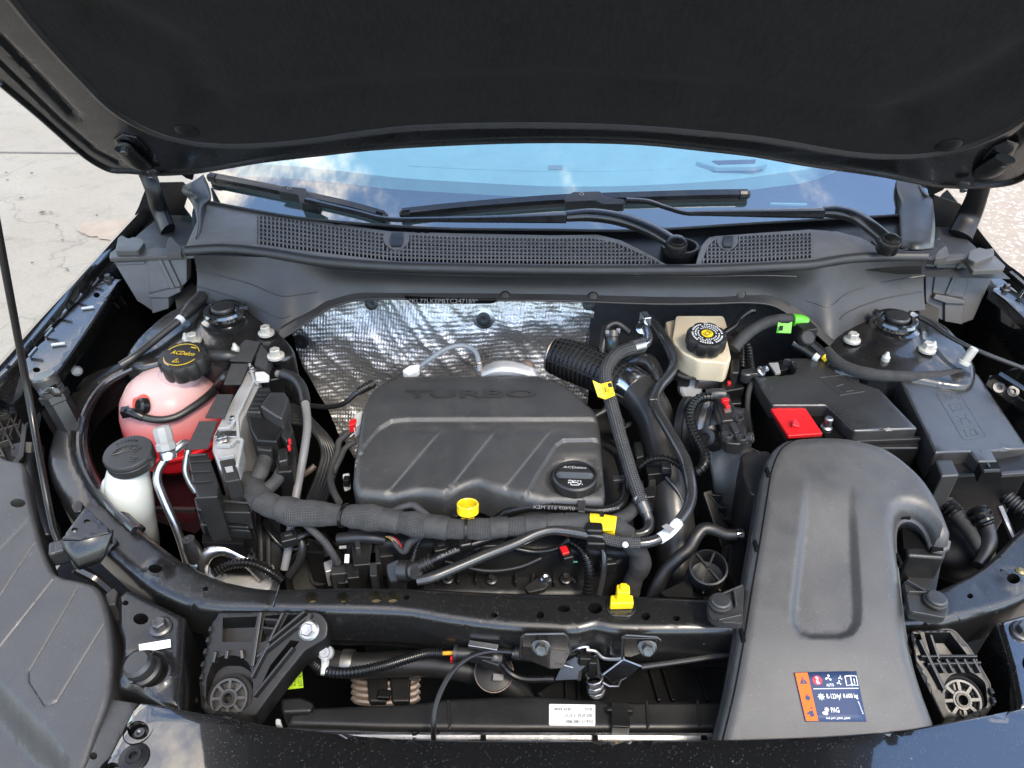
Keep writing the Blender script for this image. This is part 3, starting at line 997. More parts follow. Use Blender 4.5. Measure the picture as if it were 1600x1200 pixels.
# radiator support: one long bowed cross beam with its holes
CMP = Pl(.86, .56, .12)
cm_out = spl([(187, 562), (128, 588), (90, 645), (72, 675), (66, 712), (82, 757), (115, 812), (155, 852), (190, 883), (225, 912), (272, 936), (310, 948), (425, 953), (581, 956), (644, 960), (700, 970), (778, 980), (850, 984), (903, 986), (918, 983), (931, 980), (945, 983), (970, 986), (1106, 986), (1300, 985), (1425, 976), (1475, 973), (1537, 955), (1600, 932), (1680, 880)], n=3) + \
    spl([(1680, 735), (1600, 815), (1537, 878), (1459, 921), (1400, 936), (1300, 940), (1180, 934), (1106, 931), (950, 925), (800, 922), (625, 914), (520, 914), (434, 916), (400, 914), (350, 903), (300, 882), (250, 848), (217, 822), (170, 784), (140, 752), (120, 716), (114, 680), (124, 636), (155, 598), (205, 572)], n=3)
cm_holes = [circ(244, 892, 11, 7), circ(321, 920, 4, 4), circ(487, 933, 10, 8.5), circ(535, 933, 9.5, 8), circ(587, 932, 12, 9.5), circ(613, 932, 12, 9.5), circ(635, 933, 5, 4), circ(772, 961, 5, 4.2),
            circ(844, 961, 6.5, 5.5), circ(881, 951, 10, 5.5), circ(930, 950, 11.5, 9), circ(1009, 963, 7, 6), circ(1057, 966, 5.5, 4.5), circ(1586, 900, 11, 8), circ(1517, 929, 5, 4), circ(118, 607, 9, 5.5)]
mb = MB()
dents = [(420, 938, 8, .0015), (512, 932, 4, .001), (563, 933, 4, .001), (660, 940, 5, .001), (1535, 915, 9, .002)]
def cm_extra(px, py):
    z = np.zeros(len(px))
    for (x, y, r, h) in dents: z -= h * (1 - sstep(np.hypot(px - x, py - y), r * .5, r))
    for (x, y, rx) in ((244, 892, 22), (1586, 900, 26)): z += .004 * (1 - sstep(np.hypot(px - x, (py - y) * 1.4), rx * .7, rx))
    # the bows at either side lean outwards a little
    z -= .017 * np.clip((128 - px) / 70, 0, 1) * sstep(py, 600, 680) + .010 * np.clip((px - 1490) / 110, 0, 1)
    z -= .0012 * (1 - sstep(np.abs(px - (430 - (py - 916) * .25)), 0, 2.2)) * (px > 400) * (px < 450)
    return z
plate(mb, cm_out, CMP, holes=cm_holes, er=.010, thick=.045, extra=cm_extra, sp=.007)
cmo = mb.build('radiator_support', psat, body, label='bowed black cross beam with round holes')
mb = MB()
for i, (x0, x1) in enumerate(((474, 500), (523, 548), (572, 602), (600, 640))):
    k = len(mb.v); mb.v += [CMP.at(x, y) + Vector((0, 0, -.016)) for x, y in ((x0, 922), (x1, 922), (x1, 946), (x0, 946))]; mb.addf(range(k, k + 4))
mb.build('inner_skin', mat('olive_primer', (.085, .075, .03), .6), cmo)
mb = MB(); mb.tube([CMP.at(x, y) + Vector((0, 0, .0002)) for x, y in ((436, 918), (431, 934), (427, 948))], .0008, n=5, smooth=False); mb.build('lap_seam', pin, cmo)
# lower front face of the beam
mb = MB()
lo = [CMP.at(x, y) for x, y in ((290, 952), (425, 955), (644, 962), (778, 982), (1106, 988), (1300, 988), (1425, 978))]
mb.grid([catmull([p + Vector((0, .016, -.040)) for p in lo], n=4), catmull([p + Vector((0, .014, -.075)) for p in lo], n=4), catmull([p + Vector((0, .03, -.10)) for p in lo], n=4)])
mb.build('support_face', psat, cmo, solid=.003)

# ------------------------------------------------------------------ open hood
HS = 1.11
HP = Pl(1.193, 1.148, -HS)
HN = Vector((0, -HS, -1)).normalized()      # towards the camera, underneath
hood = thing('car_hood', 'black car hood propped wide open with a felt lined underside', 'car hood', (0, 1.20, 1.12))
def front(x, y): return Vector((x, y, HP.z(x, y)))
hp_l = [(0, 129), (62, 181), (134, 244), (162, 261), (176, 266), (203, 267), (240, 270), (278, 269), (312, 266), (406, 250), (500, 239), (580, 230), (735, 221), (870, 218), (1000, 221), (1100, 231), (1178, 240), (1256, 254), (1381, 272), (1459, 287), (1500, 290), (1547, 289), (1578, 285), (1600, 276), (1690, 190)]
ol = [front(-.66, .46)] + hp_l + [front(.66, .46)]
hc = []
for p in ol: hc.append(p if isinstance(p, Vector) else HP.at(*p))
class PlV(Pl):
    def at(s, *a):
        return a[0] if False else Pl.at(s, *a)
def W2(pts, plane):      # allow world points among traced pixels
    class Q(Pl):
        def at(s, x, y):
            if isinstance(x, str): return pts[y]
            return Pl.at(s, x, y)
    q = Q(plane.z0, plane.y0, plane.sy, plane.x0, plane.sx)
    return q, [('w', i) for i in range(len(pts))]
q, oo = W2(hc, HP)
rib = addf_(groove([(-120, -60), (0, 60), (60, 122), (119, 184)], 9, .010), groove([(-120, -20), (0, 98), (95, 190), (150, 236), (188, 256)], 5, .006),
            groove([(1700, 90), (1600, 205), (1560, 240)], 9, .010), groove([(300, 249), (420, 239)], 0.1, 0))
mb = MB(); RL = ([(-120, -60), (0, 60), (60, 122), (119, 184)], [(-120, -20), (0, 98), (95, 190), (150, 236), (188, 256)], [(1700, 90), (1600, 205), (1560, 240)])
class Qt(type(q)): pass
plate(mb, oo, q, er=.0, thick=.022, extra=rib, sp=.010, skirt_vec=(0, HS * .7, 1), lines=[(L, (-10, -6, -3, 0, 3, 6, 10)) for L in RL])
mb.build('inner_panel', M['hood_in'], hood)
mb = MB()      # folded hem round the edge and the outer skin above
hem = catmull(hc[1:-1], n=3)
mb.tube([p + HN * .001 for p in hem], .0045, n=8, smooth=False)
mb.build('hem', M['hood_in'], hood)
mb = MB(); k = len(hc); up = Vector((0, HS * .7, 1)).normalized()
mb.v += [p + up * .024 for p in hc]; mb.addf(range(k))
mb.build('outer_skin', pgl, hood)
LP = Pl(HP.z0, HP.y0, -HS); LP.z0 = HP.z0 - .024
ll = [(19, 0), (62, 53), (125, 122), (175, 172), (219, 200), (266, 219), (328, 230), (406, 231), (500, 222), (560, 213), (650, 203), (800, 199), (900, 200), (1000, 204), (1100, 212), (1194, 222), (1319, 243), (1381, 248), (1444, 246), (1522, 228), (1600, 188), (1680, 105)]
lw = [front(-.58, .50) + Vector((0, 0, -.024))] + [LP.at(*p) for p in spl(ll, n=3)] + [front(.58, .50) + Vector((0, 0, -.024))]
q2, lo2 = W2(lw, LP)
class Q3(type(q2)): pass
mb = MB()
press = addf_(groove([(300, 178), (560, 145), (870, 130), (1150, 150), (1420, 200)], 30, .010), groove([(150, 20), (290, 90), (330, 170)], 46, .014), groove([(1600, 90), (1500, 150), (1400, 190)], 46, .014), groove([(900, 20), (1030, 45), (1100, -40)], 60, .008))
def liner_extra(px, py):
    return press(px, py) - .007 * np.cos(px * .004) * np.cos(py * .010) * 0 
plate(mb, lo2, q2, er=0.0, thick=.024, extra=lambda px, py: liner_extra(px, py), sp=.012, skirt_vec=(0, .3, 1))
lin = mb.build('felt_liner', M['felt'], hood)
mb = MB(); mb.tube([p + HN * .001 + Vector((0, 0, .008)) for p in lw[1:-1]], .0085, n=8, smooth=False)
mb.build('liner_piping', M['rubber'], hood)
for (x, y) in ((292, 204), (1483, 226)):
    p = LP.at(x, y); mb = MB(); mb.lathe(p, HN, [(.017, -.001), (.017, .0015), (.012, .004), (0, .005)], 20)
    mb.build('liner_clip', M['felt'] if y < 100 else M['plastic_dk'], hood)
# hinges
for sx, P, label in ((-1, [(196, 222, 'h'), (216, 244, 'h'), (229, 268, 1.085), (240, 298, 1.055), (250, 330, 1.01), (262, 362, .985)], 'black hood hinge arm on the concrete side'),
              (1, [(1570, 236, 'h'), (1546, 254, 'h'), (1532, 282, 1.085), (1527, 305, 1.055), (1514, 338, 1.01), (1500, 368, .985)], 'black hood hinge arm on the pebble side')):
    W = [(HP.at(x, y) + HN * .012) if z == 'h' else PZ(x, y, z) for x, y, z in P]
    t = bpy.data.objects.new('hinge', None); COL.objects.link(t); t.parent = hood; t.location = W[-1] - WL[hood.name]; WL[t.name] = W[-1].copy(); t['label'] = label
    mb = MB(); mb.tube(W, [.016, .020, .018, .017, .020, .022], n=12, flat=(.5, (0, -1, 0)))
    mb.build('hinge_arm', M['plastic_dk'], t)
    mb = MB(); w = W[0]
    n1 = [(178, 216), (192, 207), (214, 212), (232, 232), (222, 246), (190, 238)] if sx < 0 else [(1592, 222), (1574, 216), (1552, 226), (1536, 246), (1548, 258), (1578, 248)]
    mb.prism([HP.at(x, y) + HN * .004 for x, y in n1], .004, vec=-HN)
    mb.build('hinge_plate', pin, t, bevel=.001)
    for (x, y) in (((197, 221), (240, 262)) if sx < 0 else ((1563, 243), (1504, 280))):
        mb = MB(); mb.bolt(HP.at(x, y) + HN * .008, HN, .010, .012); mb.build('bolt', M['zinc_dk'], t)

# ------------------------------------------------------------------ windscreen and dashboard
def wsz(x, y): return 1.03 + .53 * (y - 1.20 - .12 * x * x)
mb = MB()
mb.grid([[Vector((x, y0 + .12 * x * x, wsz(x, y0 + .12 * x * x))) for x in np.linspace(-.66, .66, 25)] for y0 in np.linspace(1.17, 2.05, 20)])
mb.build('windscreen', M['glass'], label='curved car windscreen mirroring blue sky and clouds', cat='windscreen')
for sx in (-1, 1):
    mb = MB(); mb.tube([Vector((sx * x, y, wsz(x, y) - .012)) for x, y in ((.675, 1.34), (.665, 1.5), (.645, 1.8), (.62, 2.1))], .03, n=10)
    mb.build('screen_pillar', M['plastic_dk'], body)
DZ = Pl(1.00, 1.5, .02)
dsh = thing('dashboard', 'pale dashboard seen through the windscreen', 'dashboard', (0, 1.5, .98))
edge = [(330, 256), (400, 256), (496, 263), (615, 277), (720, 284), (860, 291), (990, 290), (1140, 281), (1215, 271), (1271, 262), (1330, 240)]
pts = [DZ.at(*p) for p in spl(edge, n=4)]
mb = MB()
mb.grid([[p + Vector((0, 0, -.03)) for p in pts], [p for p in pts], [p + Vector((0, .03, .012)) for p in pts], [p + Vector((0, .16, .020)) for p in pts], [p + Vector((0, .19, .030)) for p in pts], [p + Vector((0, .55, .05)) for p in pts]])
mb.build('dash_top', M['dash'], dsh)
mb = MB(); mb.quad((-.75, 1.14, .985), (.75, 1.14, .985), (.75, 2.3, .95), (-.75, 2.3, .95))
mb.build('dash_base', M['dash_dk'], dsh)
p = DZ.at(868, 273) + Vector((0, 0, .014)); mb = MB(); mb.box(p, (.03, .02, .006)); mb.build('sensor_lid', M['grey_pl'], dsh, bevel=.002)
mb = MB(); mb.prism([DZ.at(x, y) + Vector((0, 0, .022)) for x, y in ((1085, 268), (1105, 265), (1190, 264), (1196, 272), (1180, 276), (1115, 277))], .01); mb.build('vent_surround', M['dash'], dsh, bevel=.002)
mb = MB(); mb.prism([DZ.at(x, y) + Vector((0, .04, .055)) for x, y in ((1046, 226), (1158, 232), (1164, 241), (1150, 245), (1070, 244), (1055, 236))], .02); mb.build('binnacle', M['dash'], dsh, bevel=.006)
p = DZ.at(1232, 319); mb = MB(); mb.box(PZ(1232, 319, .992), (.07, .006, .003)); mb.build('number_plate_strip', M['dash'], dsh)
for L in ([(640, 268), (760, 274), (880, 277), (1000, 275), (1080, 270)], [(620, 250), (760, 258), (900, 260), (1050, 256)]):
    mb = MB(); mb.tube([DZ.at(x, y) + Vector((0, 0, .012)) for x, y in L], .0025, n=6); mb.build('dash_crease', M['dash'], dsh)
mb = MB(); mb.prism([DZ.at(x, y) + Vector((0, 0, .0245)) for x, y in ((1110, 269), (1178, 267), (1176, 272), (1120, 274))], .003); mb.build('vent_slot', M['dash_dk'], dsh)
# cabin tub behind so that nothing shows through
mb = MB(); mb.quad((-.75, 2.3, .5), (.75, 2.3, .5), (.75, 2.3, 1.5), (-.75, 2.3, 1.5)); mb.quad((-.68, 1.40, .95), (-.68, 2.3, .95), (-.68, 2.3, 1.2), (-.68, 1.40, 1.06)); mb.quad((.68, 1.40, .95), (.68, 2.3, .95), (.68, 2.3, 1.2), (.68, 1.40, 1.06))
mb.build('cabin_shell', M['dash_dk'], dsh)
M['cowl_dk'] = mat('warm_grey_plastic', (.060, .056, .050), .50, grain=.3, dust=.1)
# ------------------------------------------------------------------ cowl panel with grilles
def zat(px, py, z=1.040): return PZ(px, py, z)
cowl = thing('cowl_grille_cover', 'grey plastic cowl panel with square mesh grilles under the windscreen', 'cowl panel', PZ(870, 400, 1.0))
CP = Pl(1.040)
bead_up = [(290, 384), (350, 381), (400, 386), (450, 395), (550, 407), (700, 413), (900, 416), (1040, 416)]
bead_up_r = [(1087, 415), (1150, 412), (1235, 408), (1320, 398), (1380, 394), (1440, 394)]
gl_top = [(402, 337), (450, 342), (510, 353), (600, 365), (700, 370), (860, 373), (925, 372), (965, 380), (1000, 396), (1032, 411)]
gl_bot = [(402, 381), (450, 388), (540, 399), (620, 408), (725, 411), (860, 412.5), (1032, 412.5)]
gr_top = [(1096, 410), (1106, 386), (1118, 373), (1180, 368), (1268, 364)]
gr_bot = [(1096, 411.5), (1180, 409), (1268, 403)]
outl = [(321, 315), (401, 331), (510, 347), (611, 361), (720, 364), (860, 367), (934, 366), (971, 375), (1009, 394), (1042, 412)] + bead_up[::-1]
mb = MB(); plate(mb, outl, CP, holes=[gl_top + gl_bot[::-1]], er=.002, thick=.012, sp=.012)
mb.build('cowl_cover', M['cowl'], cowl)
outr = [(1087, 412), (1095, 384), (1108, 369), (1177, 364), (1264, 358), (1309, 361), (1346, 371), (1382, 391)] + [(1440, 394)] + bead_up_r[::-1][1:]
mb = MB(); plate(mb, outr, CP, holes=[gr_top + gr_bot[::-1]], er=.002, thick=.012, sp=.012)
mb.build('cowl_cover', M['cowl'], cowl)
def ip(L, x): return float(np.interp(x, [p[0] for p in L], [p[1] for p in L]))
def grille(top, bot, x0, x1, nrow, tabs, pitch=6.25):
    mb = MB()
    xs = np.arange(x0 + pitch * .5, x1, pitch)
    dead = lambda x, y: any(math.hypot(x - a, y - b) < r for a, b, r in tabs)
    for x in xs:
        a, b = ip(top, x), ip(bot, x)
        if b - a < 2: continue
        for (s, e) in ((a, b),):
            k = [i for i in np.linspace(s, e, 12) if not dead(x, i)]
            if len(k) < 2: continue
            mb.beam(zat(x, k[0]), zat(x, k[-1]), S(2.1, zat(x, a)), .0025)
    span = max(ip(bot, x) - ip(top, x) for x in (x0 + 1, (x0 + x1) / 2, x1 - 1))
    for r in range(1, nrow):
        pts = []
        for x in np.linspace(x0, x1, 46):
            a, b = ip(top, x), ip(bot, x)
            y = b - (b - ip(top, min(x, 880) if x0 < 900 else max(x, 1150))) * r / nrow if True else 0
            if y > a + 1.0: pts.append((x, y))
        for (p, q) in zip(pts[:-1], pts[1:]):
            if dead(*p) or dead(*q): continue
            mb.beam(zat(*p), zat(*q), S(2.1, zat(*p)), .0025)
    mb.build('grille_mesh', M['cowl'], cowl, kind='stuff', smooth=False)
grille(gl_top, gl_bot, 402, 1032, 7, [(619, 370, 21)])
grille(gr_top, gr_bot, 1096, 1268, 7, [(1137, 374, 17)])
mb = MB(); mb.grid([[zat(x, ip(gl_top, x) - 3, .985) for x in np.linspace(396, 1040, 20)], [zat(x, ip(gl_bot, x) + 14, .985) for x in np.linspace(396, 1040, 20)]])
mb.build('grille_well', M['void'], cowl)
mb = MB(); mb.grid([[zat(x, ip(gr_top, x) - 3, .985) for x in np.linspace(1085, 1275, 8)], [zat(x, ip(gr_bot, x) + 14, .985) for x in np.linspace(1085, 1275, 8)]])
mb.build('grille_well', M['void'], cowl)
for (x, y, r) in ((619, 371, 21), (1137, 375, 17)):
    mb = MB(); c = zat(x, y + 2)
    pts = [zat(x + r * math.cos(a), y + r * .85 * math.sin(a), 1.0405) for a in np.linspace(-.35, math.pi + .35, 14)]
    mb.prism(pts, .008); mb.build('clip_surround', M['cowl'], cowl, bevel=.0012)
    mb = MB(); mb.prism([zat(x + a * r / 21, y + b * r / 21, 1.044) for a, b in ((-11, 4), (-8, 12), (8, 12), (11, 4), (11, -9), (-8, -9))], .008); mb.build('clip', M['plastic_dk'], cowl, bevel=.002)
# black gutter between the cover and the glass
gb = [(305, 312), (321, 314), (405, 330), (475, 341), (615, 353), (700, 357), (870, 359), (990, 360), (1177, 349), (1402, 336), (1440, 334)]
gf = [(300, 330), (321, 318), (405, 335), (510, 351), (615, 366), (720, 369), (870, 372), (990, 392), (1177, 369), (1400, 398), (1440, 398)]
mb = MB(); mb.grid([catmull([zat(x, y, 1.045) for x, y in gb], n=4), catmull([zat(x, y + 1, 1.036) for x, y in gb], n=4), catmull([zat(x, y + 3, 1.026) for x, y in gf], n=4), catmull([zat(x, y + 30, 1.020) for x, y in gf], n=4)])
mb.build('gutter', M['plastic_dk'], cowl)
mb = MB(); mb.tube([zat(x, y, 1.045) for x, y in gb[1:-1]], .0022, n=6); mb.build('glass_seal', M['plastic_lt'], cowl)
# pivot well in the gutter
for x, y in ((1062, 388), (1392, 384)):
    c = zat(x, y, 1.036); mb = MB(); mb.lathe(c, (0, 0, 1), [(.030, -.03), (.030, .006), (.026, .006), (.024, -.01), (0, -.01)], 28); mb.build('pivot_well', M['plastic_dk'], cowl)
# grey end trims at the pillars
for pts, lab in ((([(286, 290), (300, 284), (318, 272)], [(284, 300), (300, 300), (328, 296)], [(296, 312), (308, 310), (330, 312)], [(308, 350), (312, 330), (324, 320)], [(300, 384), (308, 372), (322, 350)]), 'l'),
                 (([(1400, 278), (1425, 278), (1449, 303)], [(1402, 300), (1428, 298), (1454, 310)], [(1409, 318), (1432, 320), (1457, 330)], [(1407, 336), (1430, 345), (1459, 355)], [(1408, 390), (1430, 392), (1456, 390)]), 'r')):
    mb = MB(); rows = []
    for i, r in enumerate(pts):
        rows.append([zat(x, y, 1.075 - .010 * i + .006 * (j == 1)) for j, (x, y) in enumerate(r)])
    mb.grid(rows, res=(4, 4)); mb.build('end_trim', M['plastic_lt'], cowl, solid=.004, off=-1)
# rolled front bead of the cowl
allb = bead_up + bead_up_r[:]
allb = [(290, 392), (350, 389), (425, 396), (500, 408), (600, 416), (700, 419), (900, 422), (1100, 421), (1200, 417), (1263, 414), (1320, 405), (1380, 401), (1447, 401)]
mb = MB(); mb.tube([zat(x, y, 1.036) for x, y in allb], .0085, n=14, step=.012)
wall = thing('cowl_trim', 'dark plastic wall panel curving under the cowl with its stamped number slot', 'trim panel', PZ(870, 462, .98))
mb.build('bead', M['trim'], wall)
cols = [((302, 398), (306, 470, .958)), ((340, 400), (345, 482, .95)), ((385, 401), (385, 498, .944)), ((437, 403), (437, 526, .935)), ((462, 406), (462, 510, .945)), ((490, 410), (488, 493, .957)), ((520, 414), (516, 475, .968)), ((560, 419), (556, 464, .977)),
        ((606, 422), (606, 461, .983)), ((700, 426), (700, 462, .985)), ((870, 428), (870, 463, .985)), ((1025, 427), (1025, 468, .983)), ((1125, 427), (1125, 467, .983)), ((1170, 426), (1168, 466, .981)), ((1207, 425), (1207, 471, .974)),
        ((1240, 423), (1236, 488, .962)), ((1270, 420), (1266, 509, .950)), ((1300, 416), (1298, 537, .936)), ((1325, 412), (1325, 516, .944)), ((1370, 409), (1370, 497, .95)), ((1412, 408), (1412, 488, .952)), ((1448, 408), (1446, 484, .954))]
T = [zat(*a, 1.032) for a, b in cols]; B = [PZ(*b) for a, b in cols]
T, B = catmull(T, n=5), catmull(B, n=5)
rows = []
for f in np.linspace(0, 1, 12):
    rows.append([t.lerp(b, f) + Vector((0, .010 * math.sin(f * math.pi), 0)) for t, b in zip(T, B)])
mb = MB(); mb.grid(rows); mb.build('trim_wall', M['trim'], wall)
def onwall(i, f): 
    return T[i].lerp(B[i], f) + Vector((0, .010 * math.sin(f * math.pi) - .0010, 0))
NW = len(T)
for (i0, i1, fa, fb) in ((0, 26, .38, .62), (0, 18, .72, .80), (NW - 27, NW - 1, .62, .34), (NW - 18, NW - 1, .78, .66), (26, NW - 30, .16, .16)):
    mb = MB(); mb.tube([onwall(i, fa + (fb - fa) * (i - i0) / (i1 - i0)) for i in range(i0, i1 + 1)], .0009, n=6, smooth=False); mb.build('crease', M['plastic_lt'], wall)
# lower flange
fl = [(437, 527, .935), (462, 511, .945), (488, 494, .957), (516, 476, .968), (556, 464, .977), (606, 461, .983), (700, 463, .985), (870, 464, .985), (1025, 469, .983), (1125, 468, .983), (1168, 467, .981), (1207, 472, .974), (1236, 489, .962), (1266, 510, .950), (1298, 538, .936)]
fu = [(440, 512, .945), (470, 494, .955), (503, 474, .968), (530, 456, .978), (575, 444, .989), (620, 447, .989), (700, 450, .990), (870, 450, .990), (1025, 449, .991), (1125, 445, .991), (1172, 446, .990), (1218, 461, .980), (1248, 482, .966), (1275, 504, .953), (1302, 532, .938)]
A_, B_ = catmull([PZ(*q) + Vector((0, -.008, .001)) for q in fu], n=5), catmull([PZ(*q) + Vector((0, -.010, -.001)) for q in fl], n=5)
mb = MB(); mb.grid([[p + Vector((0, .008, .001)) for p in A_], A_, [a.lerp(b, .5) for a, b in zip(A_, B_)], B_, [p + Vector((0, .008, -.004)) for p in B_]])
mb.build('flange', M['trim'], wall)
mb = MB(); mb.tube([p + Vector((0, -.0005, 0)) for p in B_], .0016, n=6, smooth=False); mb.build('flange_edge', M['trim'], wall)
for (x, y) in ((606, 449), (790, 457), (926, 458), (1155, 455)):
    p = PZ(x, y, .986) + Vector((0, -.012, 0)); mb = MB(); mb.lathe(p, (0, -.75, .65), [(.0085, -.003), (.0085, .001), (.006, .0035), (0, .004)], 18); mb.build('push_pin', M['plastic_dk'], wall)
# stamped number in its slot
sl = [(632, 456), (648, 452), (762, 452), (780, 462), (770, 468), (645, 468)]
mb = MB(); mb.prism([PZ(x, y, .9855) + Vector((0, -.013, 0)) for x, y in rnd(sl, 4)], .005, vec=(0, .8, -.5)); mb.build('number_slot', M['void'], wall, bevel=.0008)
mb = MB()
o = Vector((0, -.0140, 0))
bl, br, tl = PZ(641, 467, .9855) + o, PZ(749, 467, .9855) + o, PZ(641, 460, .9855) + o
text_mesh(mb, '*KL77LKEPBTC247189*', bl, br, tl); mb.build('stamped_number', M['grey_pl'], wall)

# cowl end brackets at the fender corners: facets of one moulding
def bz(x, y, f=0.0):
    return PZ(x, y, 1.0 - (y - 400) * .00098) + Vector((0, -f, 0))
for main, proud, lugs, foot, lab in (
    ([(174, 404), (202, 402), (231, 401), (262, 397), (292, 398), (292, 441), (284, 449), (268, 456), (266, 480), (240, 488), (224, 477), (214, 471)],
     [([(231, 403), (262, 399), (284, 446), (268, 452), (235, 456)], .004), ([(246, 400), (253, 399), (276, 448), (268, 450)], .007), ([(234, 456), (268, 447), (286, 445), (286, 452), (267, 461), (236, 461)], .011), ([(237, 462), (266, 461), (266, 480), (240, 488)], .006), ([(180, 408), (226, 406), (228, 412), (184, 414)], .003)],
     [([(170, 403), (172, 394), (184, 386), (204, 388), (216, 392), (244, 386), (262, 388), (280, 384), (309, 383), (309, 397), (285, 399), (232, 401), (200, 402)], 1.004, .008), ([(180, 392), (184, 372), (190, 367), (200, 373), (208, 370), (222, 373), (226, 378), (216, 392)], 1.012, .010), ([(258, 394), (262, 374), (267, 368), (274, 378), (282, 384), (284, 396)], 1.012, .010)],
     [(272, 462), (300, 440), (316, 455), (310, 476), (276, 482)], 'grey moulded bracket at the cowl end on the concrete side'),
    ([(1446, 409), (1462, 408), (1508, 403), (1519, 423), (1567, 419), (1560, 425), (1549, 437), (1521, 500), (1504, 506), (1470, 500), (1454, 490), (1446, 470)],
     [([(1462, 410), (1508, 405), (1512, 440), (1504, 464), (1476, 460), (1456, 456)], .004), ([(1496, 407), (1503, 406), (1482, 458), (1474, 457)], .007), ([(1454, 462), (1458, 455), (1476, 458), (1505, 465), (1505, 471), (1476, 470)], .011), ([(1474, 470), (1505, 471), (1502, 505), (1474, 500)], .006), ([(1522, 425), (1560, 424), (1556, 430), (1524, 431)], .003)],
     [([(1446, 404), (1466, 396), (1484, 399), (1506, 396), (1516, 408), (1553, 398), (1572, 416), (1564, 421), (1520, 423), (1508, 404), (1464, 409)], 1.004, .008), ([(1512, 404), (1514, 392), (1530, 386), (1540, 389), (1553, 387), (1554, 398), (1524, 410)], 1.012, .010), ([(1460, 404), (1466, 392), (1479, 383), (1483, 399), (1472, 404)], 1.012, .010)],
     [(1434, 478), (1450, 472), (1470, 482), (1466, 504), (1436, 498)], 'grey moulded bracket at the cowl end on the pebble side')):
    t = thing('cowl_bracket', lab, 'bracket', bz(*main[9]) + Vector((0, 0, -.08)), group='cowl end brackets')
    mb = MB(); mb.prism([bz(x, y) for x, y in main], .02, vec=(0, 1, 0)); mb.build('bracket_face', M['cowl_dk'], t, bevel=.002)
    for L, f in proud:
        mb = MB(); mb.prism([bz(x, y, f) for x, y in L], f + .004, vec=(0, 1, 0)); mb.build('bracket_facet', M['cowl_dk'], t, bevel=.0018)
    for L, z, h in lugs:
        mb = MB(); mb.prism([PZ(x, y, z) for x, y in rnd(L, 3, 3)], h); mb.build('bracket_lug', M['cowl_dk'], t, bevel=.0025)
    mb = MB(); mb.prism([PZ(x, y, .930) for x, y in foot], .03); mb.build('bracket_foot', M['cowl_dk'], t, bevel=.003)

# ------------------------------------------------------------------ wipers
def WS(px, py, h):
    d = ray(px, py); t = 1.3
    for _ in range(30):
        p = CAM + d * t
        t -= (p.z - (wsz(p.x, p.y) + h)) / (d.z - .53 * d.y)
    return CAM + d * t
def wiper(label, piv, arm1, arm2, blade, clip, glyph):
    t = thing('windscreen_wiper', label, 'wiper', PZ(*piv, 1.03), group='windscreen wipers')
    mb = MB()
    mb.tube([PZ(*p) for p in arm1], [.0125] + [.0130] * (len(arm1) - 2) + [.0105], n=14, flat=(.8, (0, 0, 1)))
    mb.build('arm_head', M['hood_in'], t)
    mb = MB(); mb.lathe(PZ(*piv, 1.066), (0, -.25, 1), [(.0165, -.014), (.0165, .002), (.0145, .006), (.0125, .0065), (.0115, .010), (.006, .0125), (0, .0130)], 26); mb.build('pivot_cap', M['rubber_sm'], t)
    mb = MB(); mb.tube([PZ(*p[:2], p[2]) for p in arm2], [p[3] for p in arm2], n=10, flat=(.75, (0, 0, 1))); mb.build('arm', M['hood_in'], t)
    pts = [WS(x, y, .012) for x, y in blade]
    pts = catmull(pts, n=8)
    mb = MB()
    rws = []
    for off in ((.000, -.0065, -.004), (.000, -.0065, .003), (0, -.002, .0055), (0, .004, .0085), (0, .0075, .003), (0, .0065, -.004)):
        rws.append([p + Vector(off) for p in pts])
    mb.grid(rws + [rws[0]]); mb.build('blade_spoiler', M['hood_in'], t)
    mb = MB(); mb.grid([[p + Vector((0, -.003, -.004)) for p in pts], [p + Vector((0, -.001, -.013)) for p in pts], [p + Vector((0, .001, -.013)) for p in pts], [p + Vector((0, .003, -.004)) for p in pts]]); mb.build('blade_lip', M['rubber'], t)
    for i, s in ((0, -1), (-1, 1)):
        d = (pts[1] - pts[0]).normalized() if i == 0 else (pts[-1] - pts[-2]).normalized()
        mb = MB(); mb.tube([pts[i] - d * .014 * (1 if i else -1) * -1 * -1, pts[i], pts[i] + d * s * .004], [.0085, .0085, .005], n=10); mb.build('blade_cap', M['rubber_sm'], t)
    mb = MB(); mb.prism([WS(x, y, .026) for x, y in rnd(clip, 3)], .016); c = mb.build('clip', M['plastic'], t, bevel=.002)
    mb = MB(); x, y = glyph; mb.ring(WS(x, y, .0265), (0, -.3, 1), .0035, .0005, 14, 5); mb.build('clip_mark', M['print_gy'], c)
wiper('long wiper lying across the middle with its pivot on the pebble side', (1390, 379), [(1390, 379, 1.062), (1365, 358, 1.068), (1335, 338, 1.072), (1305, 331, 1.072), (1286, 331, 1.070)],
      [(1286, 333, 1.069, .0115), (1200, 333, 1.066, .0090), (1092, 333, 1.062, .0058), (1072, 333, 1.062, .005), (1040, 324, 1.066, .005), (1012, 315, 1.072, .0055), (978, 313, 1.074, .006)],
      [(628, 334), (690, 327), (780, 319), (880, 312), (1000, 308), (1100, 305), (1168, 304)], [(881, 309), (895, 299), (938, 298), (946, 307), (976, 311), (976, 317), (940, 318), (930, 312), (884, 314)], (909, 303))
